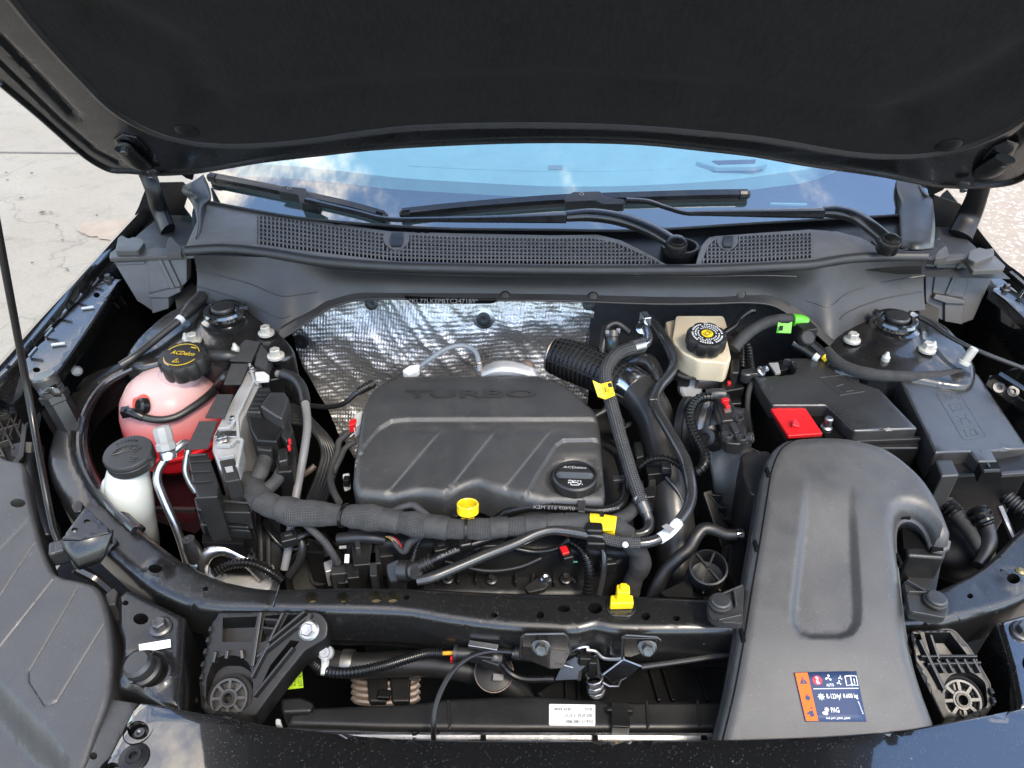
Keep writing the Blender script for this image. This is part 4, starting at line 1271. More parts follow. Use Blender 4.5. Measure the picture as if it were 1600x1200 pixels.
wiper('short wiper on the concrete side with its pivot near the middle', (1057, 382), [(1057, 383, 1.062), (1022, 362, 1.068), (975, 344, 1.073), (925, 336, 1.075), (885, 338, 1.073)],
      [(885, 340, 1.071, .0115), (790, 342, 1.066, .0080), (680, 343, 1.062, .0055), (602, 342, 1.062, .005), (560, 332, 1.064, .005), (520, 323, 1.067, .006), (478, 313, 1.07, .006)],
      [(328, 277), (380, 287), (430, 297), (500, 312), (560, 326), (601, 338)], [(434, 298), (442, 290), (478, 294), (480, 304), (502, 314), (500, 322), (470, 316), (466, 304)], (452, 294))

# ------------------------------------------------------------------ foil blanket on the bulkhead
fo = thing('heat_shield', 'crinkled silver foil heat shield on the bulkhead', 'heat shield', (-.15, 1.09, .62))
def foil_pt(x, z):
    y = 1.098 - .10 * (1.0 - z) * .6
    y -= .030 * math.exp(-((x + .20) / .10) ** 2 - ((z - .86) / .07) ** 2)
    y -= .020 * math.exp(-((x + .03) / .09) ** 2 - ((z - .90) / .035) ** 2)
    y += .012 * math.exp(-((x + .31) / .05) ** 2 - ((z - .91) / .04) ** 2)
    p = Vector((x, 0, z))
    y += .014 * noise.noise(p * 8.5 + Vector((4, 0, 1)))
    c_ = noise.noise(Vector((x * 14 + z * 9, z * 4, 7.3)))
    y -= .0035 * max(0, 1 - abs(c_) * 6)
    y += .007 * noise.noise(p * 18) + .0028 * noise.noise(p * 50) + .0010 * noise.noise(p * 120)
    y -= .0022 * abs(noise.noise(Vector((x * 60 + z * 40, z * 12, 3)))) * 2
    return Vector((x, y, z))
rows = []
for z in np.linspace(1.0, .60, 120):
    lft = -.440 + max(0, (.84 - z)) * .32
    rows.append([foil_pt(x, z) for x in np.linspace(lft, .075, 150)])
mb = MB(); mb.grid(rows); mb.build('foil', M['foil'], fo)
def foil_at(px, py):
    d = ray(px, py); t = 1.2
    for _ in range(20):
        p = CAM + d * t; t -= (p.y - foil_pt(p.x, p.z).y) / d.y
    return CAM + d * t
for (x, y, r, rg) in ((581, 473, .011, 0), (756, 497, .012, 1), (472, 531, .013, 0), (920, 473, .011, 0)):
    p = foil_at(x, y) + Vector((0, -.004, 0)); mb = MB(); mb.lathe(p, (0, -1, .25), [(r, -.003), (r, .001), (r * .7, .002), (r * .3, .001), (0, .001)], 20); mb.build('fixing_plug', M['rubber'], fo)
    if rg: mb = MB(); mb.lathe(p + Vector((0, .002, 0)), (0, -1, .25), [(r * 1.55, -.004), (r * 1.5, 0), (r * 1.0, .001)], 24); mb.build('fixing_washer', M['alu'], fo)
mb = MB(); mb.grid([[Vector((x, 1.085 - .0 * x, z)) for x in np.linspace(.07, .43, 6)] for z in (.99, .93, .80)]); mb.build('sound_pad', M['void'], fo) if False else mb.build('bulkhead_pad', M['pad'], body)
# ------------------------------------------------------------------ front end: fascia, lamps, mounts
def PZs(L, z): return [PZ(x, y, z) for x, y in L]
fasc = thing('front_bumper_panel', 'gloss black painted bumper panel along the bottom, dusty and mirroring the sky', 'bumper panel', PZ(800, 1190, .70))
FP = Pl(.845, .40, .08)
fo_ = spl([(221, 1097), (262, 1103), (325, 1115), (373, 1124), (425, 1133), (494, 1140), (581, 1150), (675, 1155), (800, 1156), (950, 1156), (1100, 1155), (1287, 1149), (1412, 1139), (1465, 1130), (1600, 1105), (1760, 1070)], n=3) + [(1800, 1330), (60, 1330), (120, 1290), (163, 1199), (206, 1112), (211, 1101)]
mb = MB(); plate(mb, fo_, FP, holes=[circ(216, 1141, 17, 15, 20), circ(176, 1200, 13, 9, 14)], er=.003, thick=.006, sp=.012)
mb.build('painted_panel', pgl, fasc)
for (x, y, z0) in ((216, 1141, -.010), (178, 1203, -.010)):
    c = FP.at(x, y); mb = MB(); mb.lathe(c + Vector((0, 0, z0)), (0, 0, 1), [(.0145, .0085), (.0145, .0105), (.0135, .009), (.012, -.006), (0, -.006)], 24, cap=False); mb.build('bolt_well', M['void'], fasc)
    mb = MB(); mb.lathe(c + Vector((0, 0, z0 - .004)), (0, 0, 1), [(.010, 0), (.010, .003), (.005, .003), (.005, .010), (.003, .010), (0, .007)], 14); mb.build('bolt', M['zinc_dk'], fasc)
c = FP.at(210, 1184); mb = MB(); mb.lathe(c, (0, 0, 1), [(.0145, 0), (.0145, .0015), (.008, .003), (.0075, .005), (.004, .005), (.003, .002), (0, .002)], 22); mb.build('push_pin', M['plastic_dk'], fasc)
mb = MB(); plate(mb, [(168, 1090), (215, 1098), (207, 1112), (163, 1199), (140, 1260), (110, 1260), (133, 1197), (158, 1130)], Pl(.822, .40, .08), holes=[circ(146, 1181, 6, 6, 14)], er=.002, thick=.01)
mb.build('side_tab', M['lamp'], fasc)

ft = [FP.at(x, y) for x, y in ((60, 1330), (400, 1330), (800, 1330), (1200, 1330), (1800, 1330))]
mb = MB(); mb.grid([[p + Vector((0, .004, -.001)) for p in ft], [p + Vector((0, -.02, -.012)) for p in ft], [p + Vector((0, -.05, -.06)) for p in ft], [p + Vector((0, -.06, -.22)) for p in ft], [p + Vector((0, -.03, -.55)) for p in ft]], res=(4, 4)); mb.build('bumper_face', pgl, fasc)
# lamp housings
lamp = thing('headlamp', 'large grey plastic headlamp housing at the concrete side', 'headlamp', PZ(60, 950, .75), group='headlamps')
LPn = Pl(.872, .57, .26)
lo_ = spl([(-260, 560), (-120, 640), (10, 716), (36, 722), (42, 752), (52, 802), (72, 868), (88, 896), (131, 907), (152, 916), (163, 938), (175, 1008), (172, 1077), (152, 1140), (128, 1215)], n=3) + [(110, 1300), (-260, 1300)]
gro = addf_(groove([(128, 907), (45, 1050), (46, 1066), (68, 1100), (76, 1103), (88, 1096), (166, 969)], 2.2, -.0013), groove([(88, 899), (0, 1010), (-60, 1090)], 2.2, -.0013), groove([(70, 825), (0, 930), (-60, 1010)], 2.2, -.0012), groove([(60, 797), (0, 858), (-80, 950)], 2.0, .0008))
def lampx(px, py):
    e = gro(px, py)
    L = np.array([(-260, 760), (-100, 930), (0, 1055), (40, 1098), (70, 1126), (98, 1165), (125, 1215)])
    yl = np.interp(px, L[:, 0], L[:, 1])
    dd = py - yl
    e = e - .038 * sstep(dd, 0, 80)
    return e
mb = MB(); GL = ([(128, 907), (45, 1050), (46, 1066), (68, 1100), (76, 1103), (88, 1096), (166, 969)], [(88, 899), (0, 1010), (-60, 1090)], [(70, 825), (0, 930), (-60, 1010)], [(60, 797), (0, 858), (-80, 950)])
EDL = [(-260, 760), (-100, 930), (0, 1055), (40, 1098), (70, 1126), (98, 1165), (125, 1215)]
plate(mb, lo_, LPn, holes=[circ(28, 786, 12, 7)], er=.006, thick=.05, extra=lampx, sp=.0075, lines=[(L, (-2.6, -1.2, 0, 1.2, 2.6)) for L in GL] + [(EDL, (-80, -60, -40, -20, 0, 12))])
mb.build('housing', M['lamp'], lamp)
fl_l = [LPn.at(x, y) + Vector((0, 0, -.040)) for x, y in ((-260, 560), (-260, 1000), (-260, 1300), (110, 1300))]
mb = MB(); mb.grid([fl_l, [p + Vector((-.01, -.02, -.12)) for p in fl_l], [p + Vector((-.0, -.01, -.30)) for p in fl_l]]); mb.build('lens', M['glassfrit'], lamp)
# ribbed rear of the lamp with its adjuster
mb = MB(); plate(mb, [(-60, 600), (20, 608), (58, 622), (52, 660), (32, 712), (0, 745), (-80, 820)], Pl(.868), er=.001, thick=.02, sp=.02); rear = mb.build('rear_cover', M['plastic_dk'], lamp)
mb = MB()
for a in range(-80, 90, 22):
    mb.beam(PZ(-60 + a, 830 - a * .2, .874), PZ(20 + a * .7, 615 - a * .3, .874), .003, .008) if False else None
for i in range(5):
    mb.beam(PZ(-20 + i * 14, 745 - i * 14, .872), PZ(-45 + i * 14, 690 - i * 12, .872), .0028, .010)
for i in range(5):
    mb.beam(PZ(-60 + i * 6, 760 - i * 24, .872), PZ(-4 + i * 11, 738 - i * 24, .872), .0028, .010)
for i in range(4):
    mb.beam(PZ(20 + i * 11, 650 - i * 8, .872), PZ(6 + i * 11, 690 - i * 6, .872), .0024, .010)
mb.build('rib_lattice', M['lamp'], rear, kind='stuff', bevel=.0005)
c = PZ(15, 630, .874)
for r in (.014, .019, .0245):
    mb = MB(); mb.ring(c, (0, 0, 1), r, .0013, 28, 6); mb.build('adjuster_ring', M['lamp'], rear)
for i in range(12):
    a = i * math.pi / 6; mb = MB(); u = Vector((math.cos(a), math.sin(a), 0)); mb.beam(c + u * .014, c + u * .0245, .002, .003); mb.build('spoke', M['lamp'], rear)
mb = MB(); mb.lathe(c, (0, 0, 1), [(.011, 0), (.011, .004), (.005, .005), (.005, .009), (0, .009)], 16); mb.build('adjuster_screw', M['plastic_lt'], rear)
mb = MB(); mb.prism(PZs(rnd([(2, 612), (18, 589), (40, 587), (50, 592), (40, 614)], 4), .888), .008); mb.build('mounting_tab', M['plastic_lt'], lamp, bevel=.0015)
mb = MB(); mb.grid([[PZ(58, 618, .886), PZ(34, 662, .886), PZ(30, 708, .880), PZ(0, 744, .876), PZ(-60, 800, .87)], [PZ(64, 622, .884), PZ(42, 664, .884), PZ(37, 712, .878), PZ(0, 758, .870), PZ(-60, 815, .86)]]); mb.build('rim', M['lamp'], lamp, solid=.012, off=-1, bevel=.0015)
mb = MB(); mb.tube([PZ(42, 700, .86), PZ(40, 745, .84), PZ(52, 800, .83), PZ(70, 850, .83)], .022, n=10); mb.build('rubber_boot', M['rubber'], lamp)
# a sliver of bent seal beside it
mb = MB(); mb.grid([[PZ(36, 712, .868), PZ(44, 755, .868), PZ(58, 805, .868), PZ(70, 838, .868)], [PZ(55, 690, .862), PZ(58, 740, .862), PZ(72, 800, .862), PZ(84, 838, .862)]], res=(2, 6)); mb.build('edge_seal', M['plastic_dk'], lamp, solid=.003)

def mountplate(outl, holes, bolts, pin, lab, dish=True):
    t = thing('mounting_plate', lab, 'bracket', MP.at(*pin), group='front mounting plates')
    def ex(px, py):
        d = np.hypot(px - pin[0] - 6, (py - pin[1] - 5) * 1.2)
        return -.010 * (1 - sstep(d, 22, 33)) + .0035 * (np.exp(-((d - 35) / 5) ** 2))
    mb = MB(); plate(mb, outl, MP, holes=[circ(*h) for h in holes], er=.007, thick=.07, extra=ex if dish else None, sp=.006, lines=[(circ(pin[0] + 6, pin[1] + 5, 28, 24, 48), (-7, -4, -1, 2, 5, 9, 13))] if dish else ())
    mb.build('pressed_plate', psat if outl[0][0] < 800 else pgl, t)
    for (x, y) in bolts:
        mb = MB(); mb.bolt(MP.at(x, y), (0, -.1, 1), .0125, .010); mb.build('bolt', M['zinc_dk'], t)
    p = MP.at(*pin) + Vector((0, 0, -.008))
    if dish:
        mb = MB(); mb.lathe(p, (-.15, -.15, 1), [(.019, 0), (.019, .006), (.0155, .008), (.016, .012), (.0155, .019), (.0125, .023), (0, .0235)], 26); mb.build('rubber_stop', M['rubber'], t)
    return t
MP = Pl(.838, .46, .18)
t = mountplate([(184, 982), (184, 932), (190, 922), (203, 919), (214, 925), (240, 938), (265, 950), (289, 962), (286, 1030), (279, 1106), (252, 1102), (232, 1090), (205, 1078), (181, 1072), (184, 1045), (190, 1020), (190, 1000)],
               [(220, 967, 12, 9), (196, 942, 5, 4)], [(252, 980)], (225, 1043), 'pressed black plate with rubber stop and white sticker on the concrete side')
mb = MB(); o = Vector((0, 0, .0026))
mb.prism([MP.at(x, y) + o for x, y in ((218, 1009), (267, 1001), (268, 1013), (219, 1022))], .0006); st = mb.build('sticker', M['label_wh'], t)
mb = MB(); text_mesh(mb, '69BQR1-26AGPKDM', MP.at(264, 1005) + o, MP.at(222, 1012) + o, MP.at(264.6, 1009.5) + o, lift=.0004); mb.build('sticker_print', M['print_gy'], st)
MP = Pl(.838, .48, .18)
mountplate([(1558, 970), (1600, 958), (1700, 935), (1720, 1080), (1650, 1105), (1600, 1112), (1592, 1112), (1578, 1040)], [(1606, 1036, 9, 12)], [(1596, 987)], (1660, 1040), 'pressed black plate mirroring the sky on the pebble side', False)
# small grey-green clip block beside the lamp
mb = MB(); mb.prism(PZs([(164, 928), (178, 917), (184, 924), (180, 944), (168, 946)], .842), .03); tag(mb.build('body_clip', M['grey_pl'] if False else M['lamp'], bevel=.002), 'small grey clip block beside the lamp housing corner', 'clip')

# ------------------------------------------------------------------ prop rod
rod = thing('prop_rod', 'thin black hood prop rod standing in its clamp', 'prop rod', PZ(95, 862, .85))
d0, d1 = PZ(96, 862, .872), PZ(0, 378, 1.2)
mb = MB(); dd = (d1 - d0).normalized()
mb.tube([PZ(92, 850, .872), PZ(86, 835, .880), PZ(78, 802, .893), PZ(70, 760, .915), PZ(45, 620, .99), d1, d1 + (d1 - PZ(45, 620, .99)) * 1.55], .0044, n=12, step=.02); mb.build('rod', M['rubber_sm'], rod)
mb = MB(); c = PZ(97, 862, .868); mb.box(c, (.024, .022, .024), .5); mb.build('clamp', M['rubber'], rod, bevel=.004)
mb = MB(); mb.box(c + Vector((.004, -.004, .012)), (.010, .018, .006), .5); mb.build('clamp_lip', M['plastic_lt'], rod, bevel=.0015)
br = thing('prop_bracket', 'bent black steel bracket holding the prop rod foot', 'bracket', PZ(130, 870, .85))
BZ = .906
mb = MB()
a, b, c, d = PZ(95, 843, BZ), PZ(133, 792, BZ), PZ(174, 829, BZ), PZ(122, 842, BZ)
plate(mb, rnd([(95, 842), (131, 793), (137, 794), (172, 826), (170, 832), (122, 843)], 3), Pl(BZ), holes=[circ(136, 815, 5.5, 3.8), circ(117, 828, 5.5, 3.8)], er=.002, thick=.004, sp=.006)
mb.build('bracket_top', psat, br)
mb = MB(); mb.grid([[PZ(96, 844, BZ - .001), PZ(122, 845, BZ - .001), PZ(171, 832, BZ - .001), PZ(174, 826, BZ - .002)], [PZ(112, 872, .878), PZ(124, 880, .874), PZ(160, 868, .878), PZ(172, 846, .884)], [PZ(118, 885, .87), PZ(126, 888, .866), PZ(158, 876, .870), PZ(176, 850, .882)]]); mb.build('bracket_web', psat, br, solid=.003)
for L in ([(152, 858), (158, 850), (180, 842), (186, 848), (178, 856), (160, 862)], [(112, 792), (124, 785), (132, 790), (130, 802), (118, 806)]):
    mb = MB(); mb.prism([CMP.at(x, y) + Vector((0, 0, .005)) for x, y in rnd(L, 5)], .004); mb.build('bracket_foot', psat, br, bevel=.001)
mb = MB(); mb.tube([PZ(118, 888, .85), PZ(150, 905, .83), PZ(188, 938, .82)], .007, n=8); mb.build('brace', psat, br)

# threaded rest near the rail
t = thing('buffer_stop', 'threaded grey rubber buffer stop on its steel sleeve near the rail', 'buffer', PZ(90, 650, .85))
c = PZ(83, 614, .935); ax = (-.18, .1, 1)
mb = MB(); mb.lathe(c, ax, [(.0165, 0), (.0165, .006), (.0150, .007), (.0165, .009), (.0150, .012), (.0165, .014), (.0165, .026), (.0145, .029), (0, .029)], 26); mb.build('rubber_pad', M['plastic_lt'], t)
mb = MB(); mb.lathe(c, ax, [(.017, -.07), (.017, -.012), (.0195, -.010), (.0195, 0), (.0165, .001)], 6); mb.build('sleeve', M['zinc_dk'], t)
mb = MB(); mb.prism([PZ(*p) for p in ((92, 662, .885), (104, 655, .885), (108, 615, .90), (100, 612, .90))], .04); mb.build('sleeve_bracket', psat, t, bevel=.003)

# ------------------------------------------------------------------ support brackets with round bushings
def support(outl, holes, ribs, bolt, bush, lab, pl, teeth):
    t = thing('lamp_bracket', lab, 'bracket', pl.at(*bush) + Vector((0, 0, -.05)), group='ribbed lamp brackets')
    mb = MB(); plate(mb, outl, pl, holes=holes, er=.002, thick=.022, sp=.007); mb.build('frame', M['plastic_dk'], t)
    mb = MB(); plate(mb, outl, Pl(pl.z0 - .020, pl.y0, pl.sy), er=0, thick=.004, sp=.02); mb.build('backing', M['plastic_dk'], t)
    for (a, b, w) in ribs:
        mb = MB(); p, q = pl.at(*a), pl.at(*b); mb.beam(p + Vector((0, 0, .000)), q + Vector((0, 0, .000)), w, .014); mb.build('rib', M['plastic'], t, bevel=.001)
    if bolt:
        mb = MB(); mb.bolt(pl.at(*bolt), pl.n(), .0118, .010); mb.build('bolt', M['zinc'], t)
    c = pl.at(*bush) + pl.n() * -.004; ax = pl.n()
    mb = MB(); mb.lathe(c, ax, [(.0255, -.03), (.0255, -.002), (.0225, .001), (.0215, -.001), (.0215, -.008), (.0, -.008)], 36); bo = mb.build('bushing', M['plastic_lt'], t)
    mb = MB(); mb.ring(c + ax * .000, ax, .0195, .0022, 32, 6); mb.ring(c + ax * .001, ax, .0085, .0024, 24, 6); mb.build('bushing_rim', M['plastic_lt'], bo)
    _, u, w = perp(ax)
    for i in range(8):
        a = i * math.pi / 4; d = u * math.cos(a) + w * math.sin(a)
        mb = MB(); mb.beam(c + d * .009, c + d * .019, .0032, .005, up=ax); mb.build('spoke', M['plastic_lt'], bo)
    mb = MB(); mb.lathe(c, ax, [(.0075, -.01), (.0075, .0045), (.0052, .0045), (.005, -.008), (0, -.008)], 20); mb.build('hub', M['plastic_dk'], bo)
    for (x, y) in teeth:
        mb = MB(); mb.box(pl.at(x, y), (.004, .006, .008)); mb.build('tooth', M['plastic'], t, bevel=.0008)
    return t
bp = Pl(.852, .525, .62)
support(rnd([(342, 956), (500, 955), (513, 972), (511, 996), (476, 1017), (440, 1062), (398, 1120), (330, 1118), (316, 1108), (312, 1066), (332, 974)], [3, 12, 12, 8, 3, 3, 6, 3, 4, 4, 4]),
        [[(348, 965), (402, 963), (394, 1003), (347, 1003)], [(414, 962), (440, 960), (420, 1000), (407, 1004)], [(450, 960), (476, 960), (440, 992), (430, 996)], rnd([(322, 1062), (332, 1034), (346, 1024), (372, 1024), (390, 1036), (396, 1066), (394, 1100), (374, 1114), (332, 1110), (322, 1098)], 8),
         [(454, 1000), (468, 1002), (462, 1010), (412, 1076), (402, 1084), (422, 1040)]],
        [((410, 957), (397, 1042), .004), ((446, 958), (424, 1003), .003), ((480, 958), (424, 1005), .003), ((424, 1005), (396, 1060), .004), ((462, 1013), (400, 1090), .003), ((490, 962), (405, 1030), .003), ((415, 972), (438, 974), .003), ((412, 985), (430, 987), .003),
         ((340, 1018), (336, 1036), .004), ((358, 1016), (356, 1030), .004), ((378, 1016), (380, 1030), .004)], (483, 985), (356, 1091), 'ribbed black lamp bracket with bushing at the concrete side', bp, [(330, 985), (326, 1002), (322, 1020), (318, 1040), (316, 1060)])
bp2 = Pl(.850, .525, .62)
support(rnd([(1424, 984), (1490, 982), (1516, 1012), (1548, 1068), (1550, 1108), (1510, 1124), (1474, 1124), (1456, 1086), (1430, 1032)], [4, 10, 6, 6, 6, 4, 4, 4, 4]),
        [[(1444, 988), (1484, 988), (1514, 1026), (1454, 1026)], [(1428, 990), (1438, 990), (1450, 1028), (1440, 1028)], rnd([(1475, 1066), (1488, 1052), (1520, 1050), (1540, 1066), (1544, 1104), (1510, 1118), (1478, 1112)], 8), [(1442, 1036), (1456, 1036), (1476, 1070), (1472, 1084)]],
        [((1436, 1030), (1524, 1030), .003), ((1446, 1042), (1530, 1040), .003)] + [((1458 + i * 14, 1030), (1470 + i * 14, 1052), .003) for i in range(5)] + [((1432, 1000), (1470, 1078), .004), ((1449, 992), (1462, 1030), .003)], None, (1505, 1094), 'ribbed black lamp bracket with bushing at the pebble side', bp2, [(1548, 1082), (1551, 1096)])

# ------------------------------------------------------------------ radiator
rad = thing('radiator', 'black radiator top tank with a bright aluminium rail and white sticker', 'radiator', PZ(800, 1120, .60))
RP = Pl(.775)
mb = MB(); plate(mb, [(462, 1101), (478, 1104), (640, 1098), (700, 1090), (825, 1085), (870, 1086), (950, 1094), (1131, 1094), (1180, 1094), (1180, 1139), (980, 1139), (800, 1139), (600, 1137), (447, 1133), (452, 1120), (446, 1112)], RP, er=.006, thick=.07, sp=.012); mb.build('top_tank', M['plastic'], rad)
mb = MB(); mb.prism(PZs([(438, 1090), (470, 1088), (490, 1096), (486, 1112), (440, 1114)], .782), .03); mb.build('tank_end', M['plastic'], rad, bevel=.004)
mb = MB(); mb.prism(PZs([(430, 1122), (438, 1122), (440, 1133), (430, 1132)], .79), .012); mb.build('clip', M['white_pl'], rad, bevel=.002)
mb = MB(); plate(mb, [(440, 1139), (800, 1141), (1180, 1142), (1180, 1190), (440, 1190)], Pl(.766), er=.002, thick=.03, sp=.03); core = mb.build('core_rail', M['alu'], rad)
mb = MB(); mb.beam(PZ(470, 1147, .768), PZ(1125, 1149, .768), .003, .004); mb.build('rail_bead', M['alu'], core)
for x in (755, 930, 1100): 
    mb = MB(); mb.box(PZ(x, 1154, .768), (.006, .005, .005)); mb.build('rail_notch', M['void'], core)
for x0 in (640, 672):
    mb = MB(); mb.tube([PZ(x0, 1142, .769), PZ(x0 + 4, 1145, .769), PZ(x0 + 9, 1141, .769), PZ(x0 + 14, 1146, .769), PZ(x0 + 4, 1148, .769)], .0015, n=6); mb.build('rail_crimp', M['void'], core)
mb = MB(); mb.box(PZ(968, 1122, .776), (.020, .030, .016)); mb.box(PZ(968, 1112, .778), (.030, .006, .012)); mb.build('tank_clip', M['plastic_dk'], rad, bevel=.002)
for x in (700, 1010, 1090):
    mb = MB(); mb.beam(PZ(x, 1094, .776), PZ(x + 3, 1138, .776), .0025, .003); mb.build('tank_rib', M['plastic'], rad, bevel=.0008)
mb = MB(); mb.prism(PZs(rnd([(858, 1100), (930, 1101), (930, 1134), (858, 1133)], 2), .7763), .0012); sk = mb.build('sticker', M['label_wh'], rad)
def flip_text(s, x0, y0, x1, y1, z, name, parent, m):
    mb = MB(); text_mesh(mb, s, PZ(x1, y0, z), PZ(x0, y0, z), PZ(x1, y1, z)); return mb.build(name, m, parent)
flip_text('D16117 1405 9B0C', 883, 1125, 926, 1130, .7768, 'sticker_print', sk, M['print_bk'])
flip_text('2025 07 03 15 37 57', 883, 1115.5, 926, 1120.5, .7768, 'sticker_print', sk, M['print_bk'])
flip_text('3D76', 914, 1106, 926, 1110.5, .7768, 'sticker_print', sk, M['print_bk'])
flip_text('2829 4A40', 866, 1106, 893, 1110.5, .7768, 'sticker_print', sk, M['print_bk'])
# fan shroud behind
mb = MB(); mb.prism(PZs([(838, 1082), (868, 1062), (960, 1056), (1010, 1040), (1140, 1040), (1160, 1100), (860, 1100)], .745), .05); sh = mb.build('fan_shroud', M['plastic_dk'], rad, bevel=.003)
for x0, x1 in ((1016, 1030), (1036, 1052), (884, 886), (903, 905), (1090, 1106)):
    mb = MB(); mb.beam(PZ(x0, 1046, .748), PZ(x1, 1096, .748), .004, .006); mb.build('shroud_rib', M['plastic_dk'], sh, bevel=.001)
# finned cooler, hose and tags below the beam
t = thing('finned_cooler', 'dull finned metal block with black straps below the cross beam', 'cooler', PZ(600, 1075, .62))
for i in range(4):
    z = .715 - i * .0; y0 = 1060 + i * 10
    mb = MB(); mb.tube([PZ(552, y0, .70), PZ(560, y0 + 6, .70), PZ(646, y0 + 5, .70), PZ(654, y0 - 1, .70)], .0042, n=8); mb.build('fin', M['copper'], t)
mb = MB(); mb.prism(PZs([(548, 1054), (652, 1056), (652, 1092), (556, 1094)], .697), .05); mb.build('core_block', M['void'], t)
for x0 in (572, 608):
    mb = MB(); mb.prism(PZs([(x0, 1048), (x0 + 34, 1048), (x0 + 32, 1096), (x0 + 4, 1096)], .710), .02); mb.build('strap', M['plastic'], t, bevel=.003)
mb = MB(); mb.box(PZ(600, 1086, .712), (.016, .012, .008)); mb.build('buckle', M['plastic_dk'], t, bevel=.002)
mb = MB(); mb.beam(PZ(640, 1058, .716), PZ(654, 1060, .716), .005, .005); mb.build('bolt', M['zinc'], t)
mb = MB(); mb.tube([PZ(500, 1034, .735), PZ(560, 1040, .735), PZ(640, 1037, .735), PZ(710, 1042, .735), PZ(770, 1058, .725), PZ(812, 1085, .70), PZ(830, 1120, .66)], .016, n=16); o = mb.build('radiator_hose', M['rubber']); tag(o, 'thick matte black hose running below the cross beam', 'hose')
mb = MB(); mb.lathe(PZ(545, 1037, .735), (1, 0, 0), [(.017, -.008), (.0175, 0), (.017, .006)], 20); mb.build('hose_clamp', M['zinc'], o)
mb = MB(); pts = [(450, 1036), (470, 1028), (474, 1074), (447, 1077)]
mb.prism(PZs(pts, .742), .001); o = mb.build('paper_tag', M['tag_lime']); tag(o, 'lime yellow printed tag hanging behind the lamp bracket', 'tag')
mb = MB(); text_mesh(mb, 'ADWX 1275', PZ(463, 1036, .7425), PZ(465, 1071, .7425), PZ(468, 1036, .7425) + Vector((-.010, 0, 0)) * -0 - Vector((0, 0, 0)), lift=.0006) if False else text_mesh(mb, '40WX 1275', PZ(464, 1044, .7425), PZ(466.5, 1073, .7425), PZ(470, 1044, .7425), nrm=Vector((0, 0, 1)), lift=.0006)
mb.build('tag_print', M['print_bk'], o)
for xx in (454, 458.5):
    mb = MB(); text_mesh(mb, '0000000000 1TEST' if False else '12345 6789A 44', PZ(xx, 1046, .7425), PZ(xx + 1, 1072, .7425), PZ(xx + 3, 1046, .7425), nrm=Vector((0, 0, 1)), lift=.0006); mb.build('tag_print', M['print_bk'], o)

# ------------------------------------------------------------------ hood latch and its cable
lt = thing('hood_latch', 'steel hood latch with coil spring and bolted brackets', 'latch', PZ(930, 1060, .74))
def fpl(L, z0, z1=None):      # upright plates facing forward
    return [PZ(x, y, z) for x, y, z in L]
for L, E in (([(816, 993), (884, 991), (892, 1018), (880, 1044), (860, 1046), (815, 1028)], [(812, 1030), (815, 996), (821, 991), (881, 990), (886, 994), (893, 1022)]), ([(974, 997), (1030, 998), (1028, 1012), (984, 1028), (974, 1026)], [(972, 1030), (973, 996), (978, 992), (1026, 995), (1032, 1000)])):
    mb = MB(); mb.prism([PY(x, y, .502) for x, y in L], .003, vec=(0, 1, 0)); mb.build('bracket_plate', pin, lt, bevel=.001)
    mb = MB(); mb.tube([PY(x, y, .5015) for x, y in E], .0013, n=6, smooth=False); mb.build('plate_edge', M['zinc_dk'], lt)
for (x, y) in ((845, 1010), (1011, 1011)):
    mb = MB(); mb.bolt(PY(x, y, .5005), (0, -.85, .5), .0105, .010); mb.build('bolt', M['zinc_dk'], lt)
mb = MB(); mb.prism(fpl([(866, 1064, .785), (880, 1036, .80), (898, 1026, .81), (926, 1032, .81), (905, 1050, .80), (903, 1062, .79)], 0), .003, vec=(0, .7, -.7)); mb.build('latch_plate', M['zinc_dk'], lt, bevel=.0008)
mb = MB(); mb.prism(fpl([(942, 1054, .80), (974, 1030, .815), (1002, 1041, .812), (985, 1056, .80), (958, 1068, .792)], 0), .004, vec=(0, .7, -.7)); mb.build('latch_pawl', pgl, lt, bevel=.001)
mb = MB(); mb.tube([PZ(942, 1054, .803), PZ(974, 1030, .818), PZ(1002, 1041, .815)], .0012, n=6, smooth=False); mb.build('pawl_edge', M['zinc'], lt)
mb = MB(); mb.tube([PZ(892, 1020, .82), PZ(906, 1013, .825), PZ(919, 1012, .825), (PZ(920, 1018, .82))], .0022, n=8); mb.build('striker_hook', M['chrome'], lt)
mb = MB(); mb.tube([PZ(916, 1016, .824), PZ(930, 1018, .822), PZ(942, 1028, .816), PZ(960, 1030, .816), PZ(976, 1028, .818)], .0022, n=8); mb.build('striker_hook', M['zinc'], lt)
mb = MB(); mb.box(PZ(913, 1036, .80), (.014, .014, .035)); mb.box(PZ(925, 1042, .80), (.010, .012, .03)); mb.build('lever', M['plastic_dk'], lt, bevel=.002)
mb = MB(); mb.beam(PZ(907, 1022, .815), PZ(904, 1062, .785), .006, .005); mb.build('lever_arm', M['zinc_dk'], lt, bevel=.001)
mb = MB(); mb.beam(PZ(930, 1022, .815), PZ(936, 1056, .79), .005, .005); mb.build('lever_arm', M['zinc_dk'], lt, bevel=.001)
c = PZ(930, 1066, .786)
ax = (c - PZ(928, 1050, .80)).normalized(); _, u, w = perp(ax)
mb = MB(); mb.tube([c - ax * .012 + ax * i * .0009 + (u * math.cos(i * .7) + w * math.sin(i * .7)) * .0095 for i in range(28)], .0012, n=6, smooth=False); mb.build('coil_spring', M['zinc'], lt)
mb = MB(); mb.lathe(c + ax * .012, (0, -.7, .7), [(.0105, -.004), (.0108, 0), (.009, .002), (0, .002)], 24); mb.build('pivot_head', M['zinc_dk'], lt)
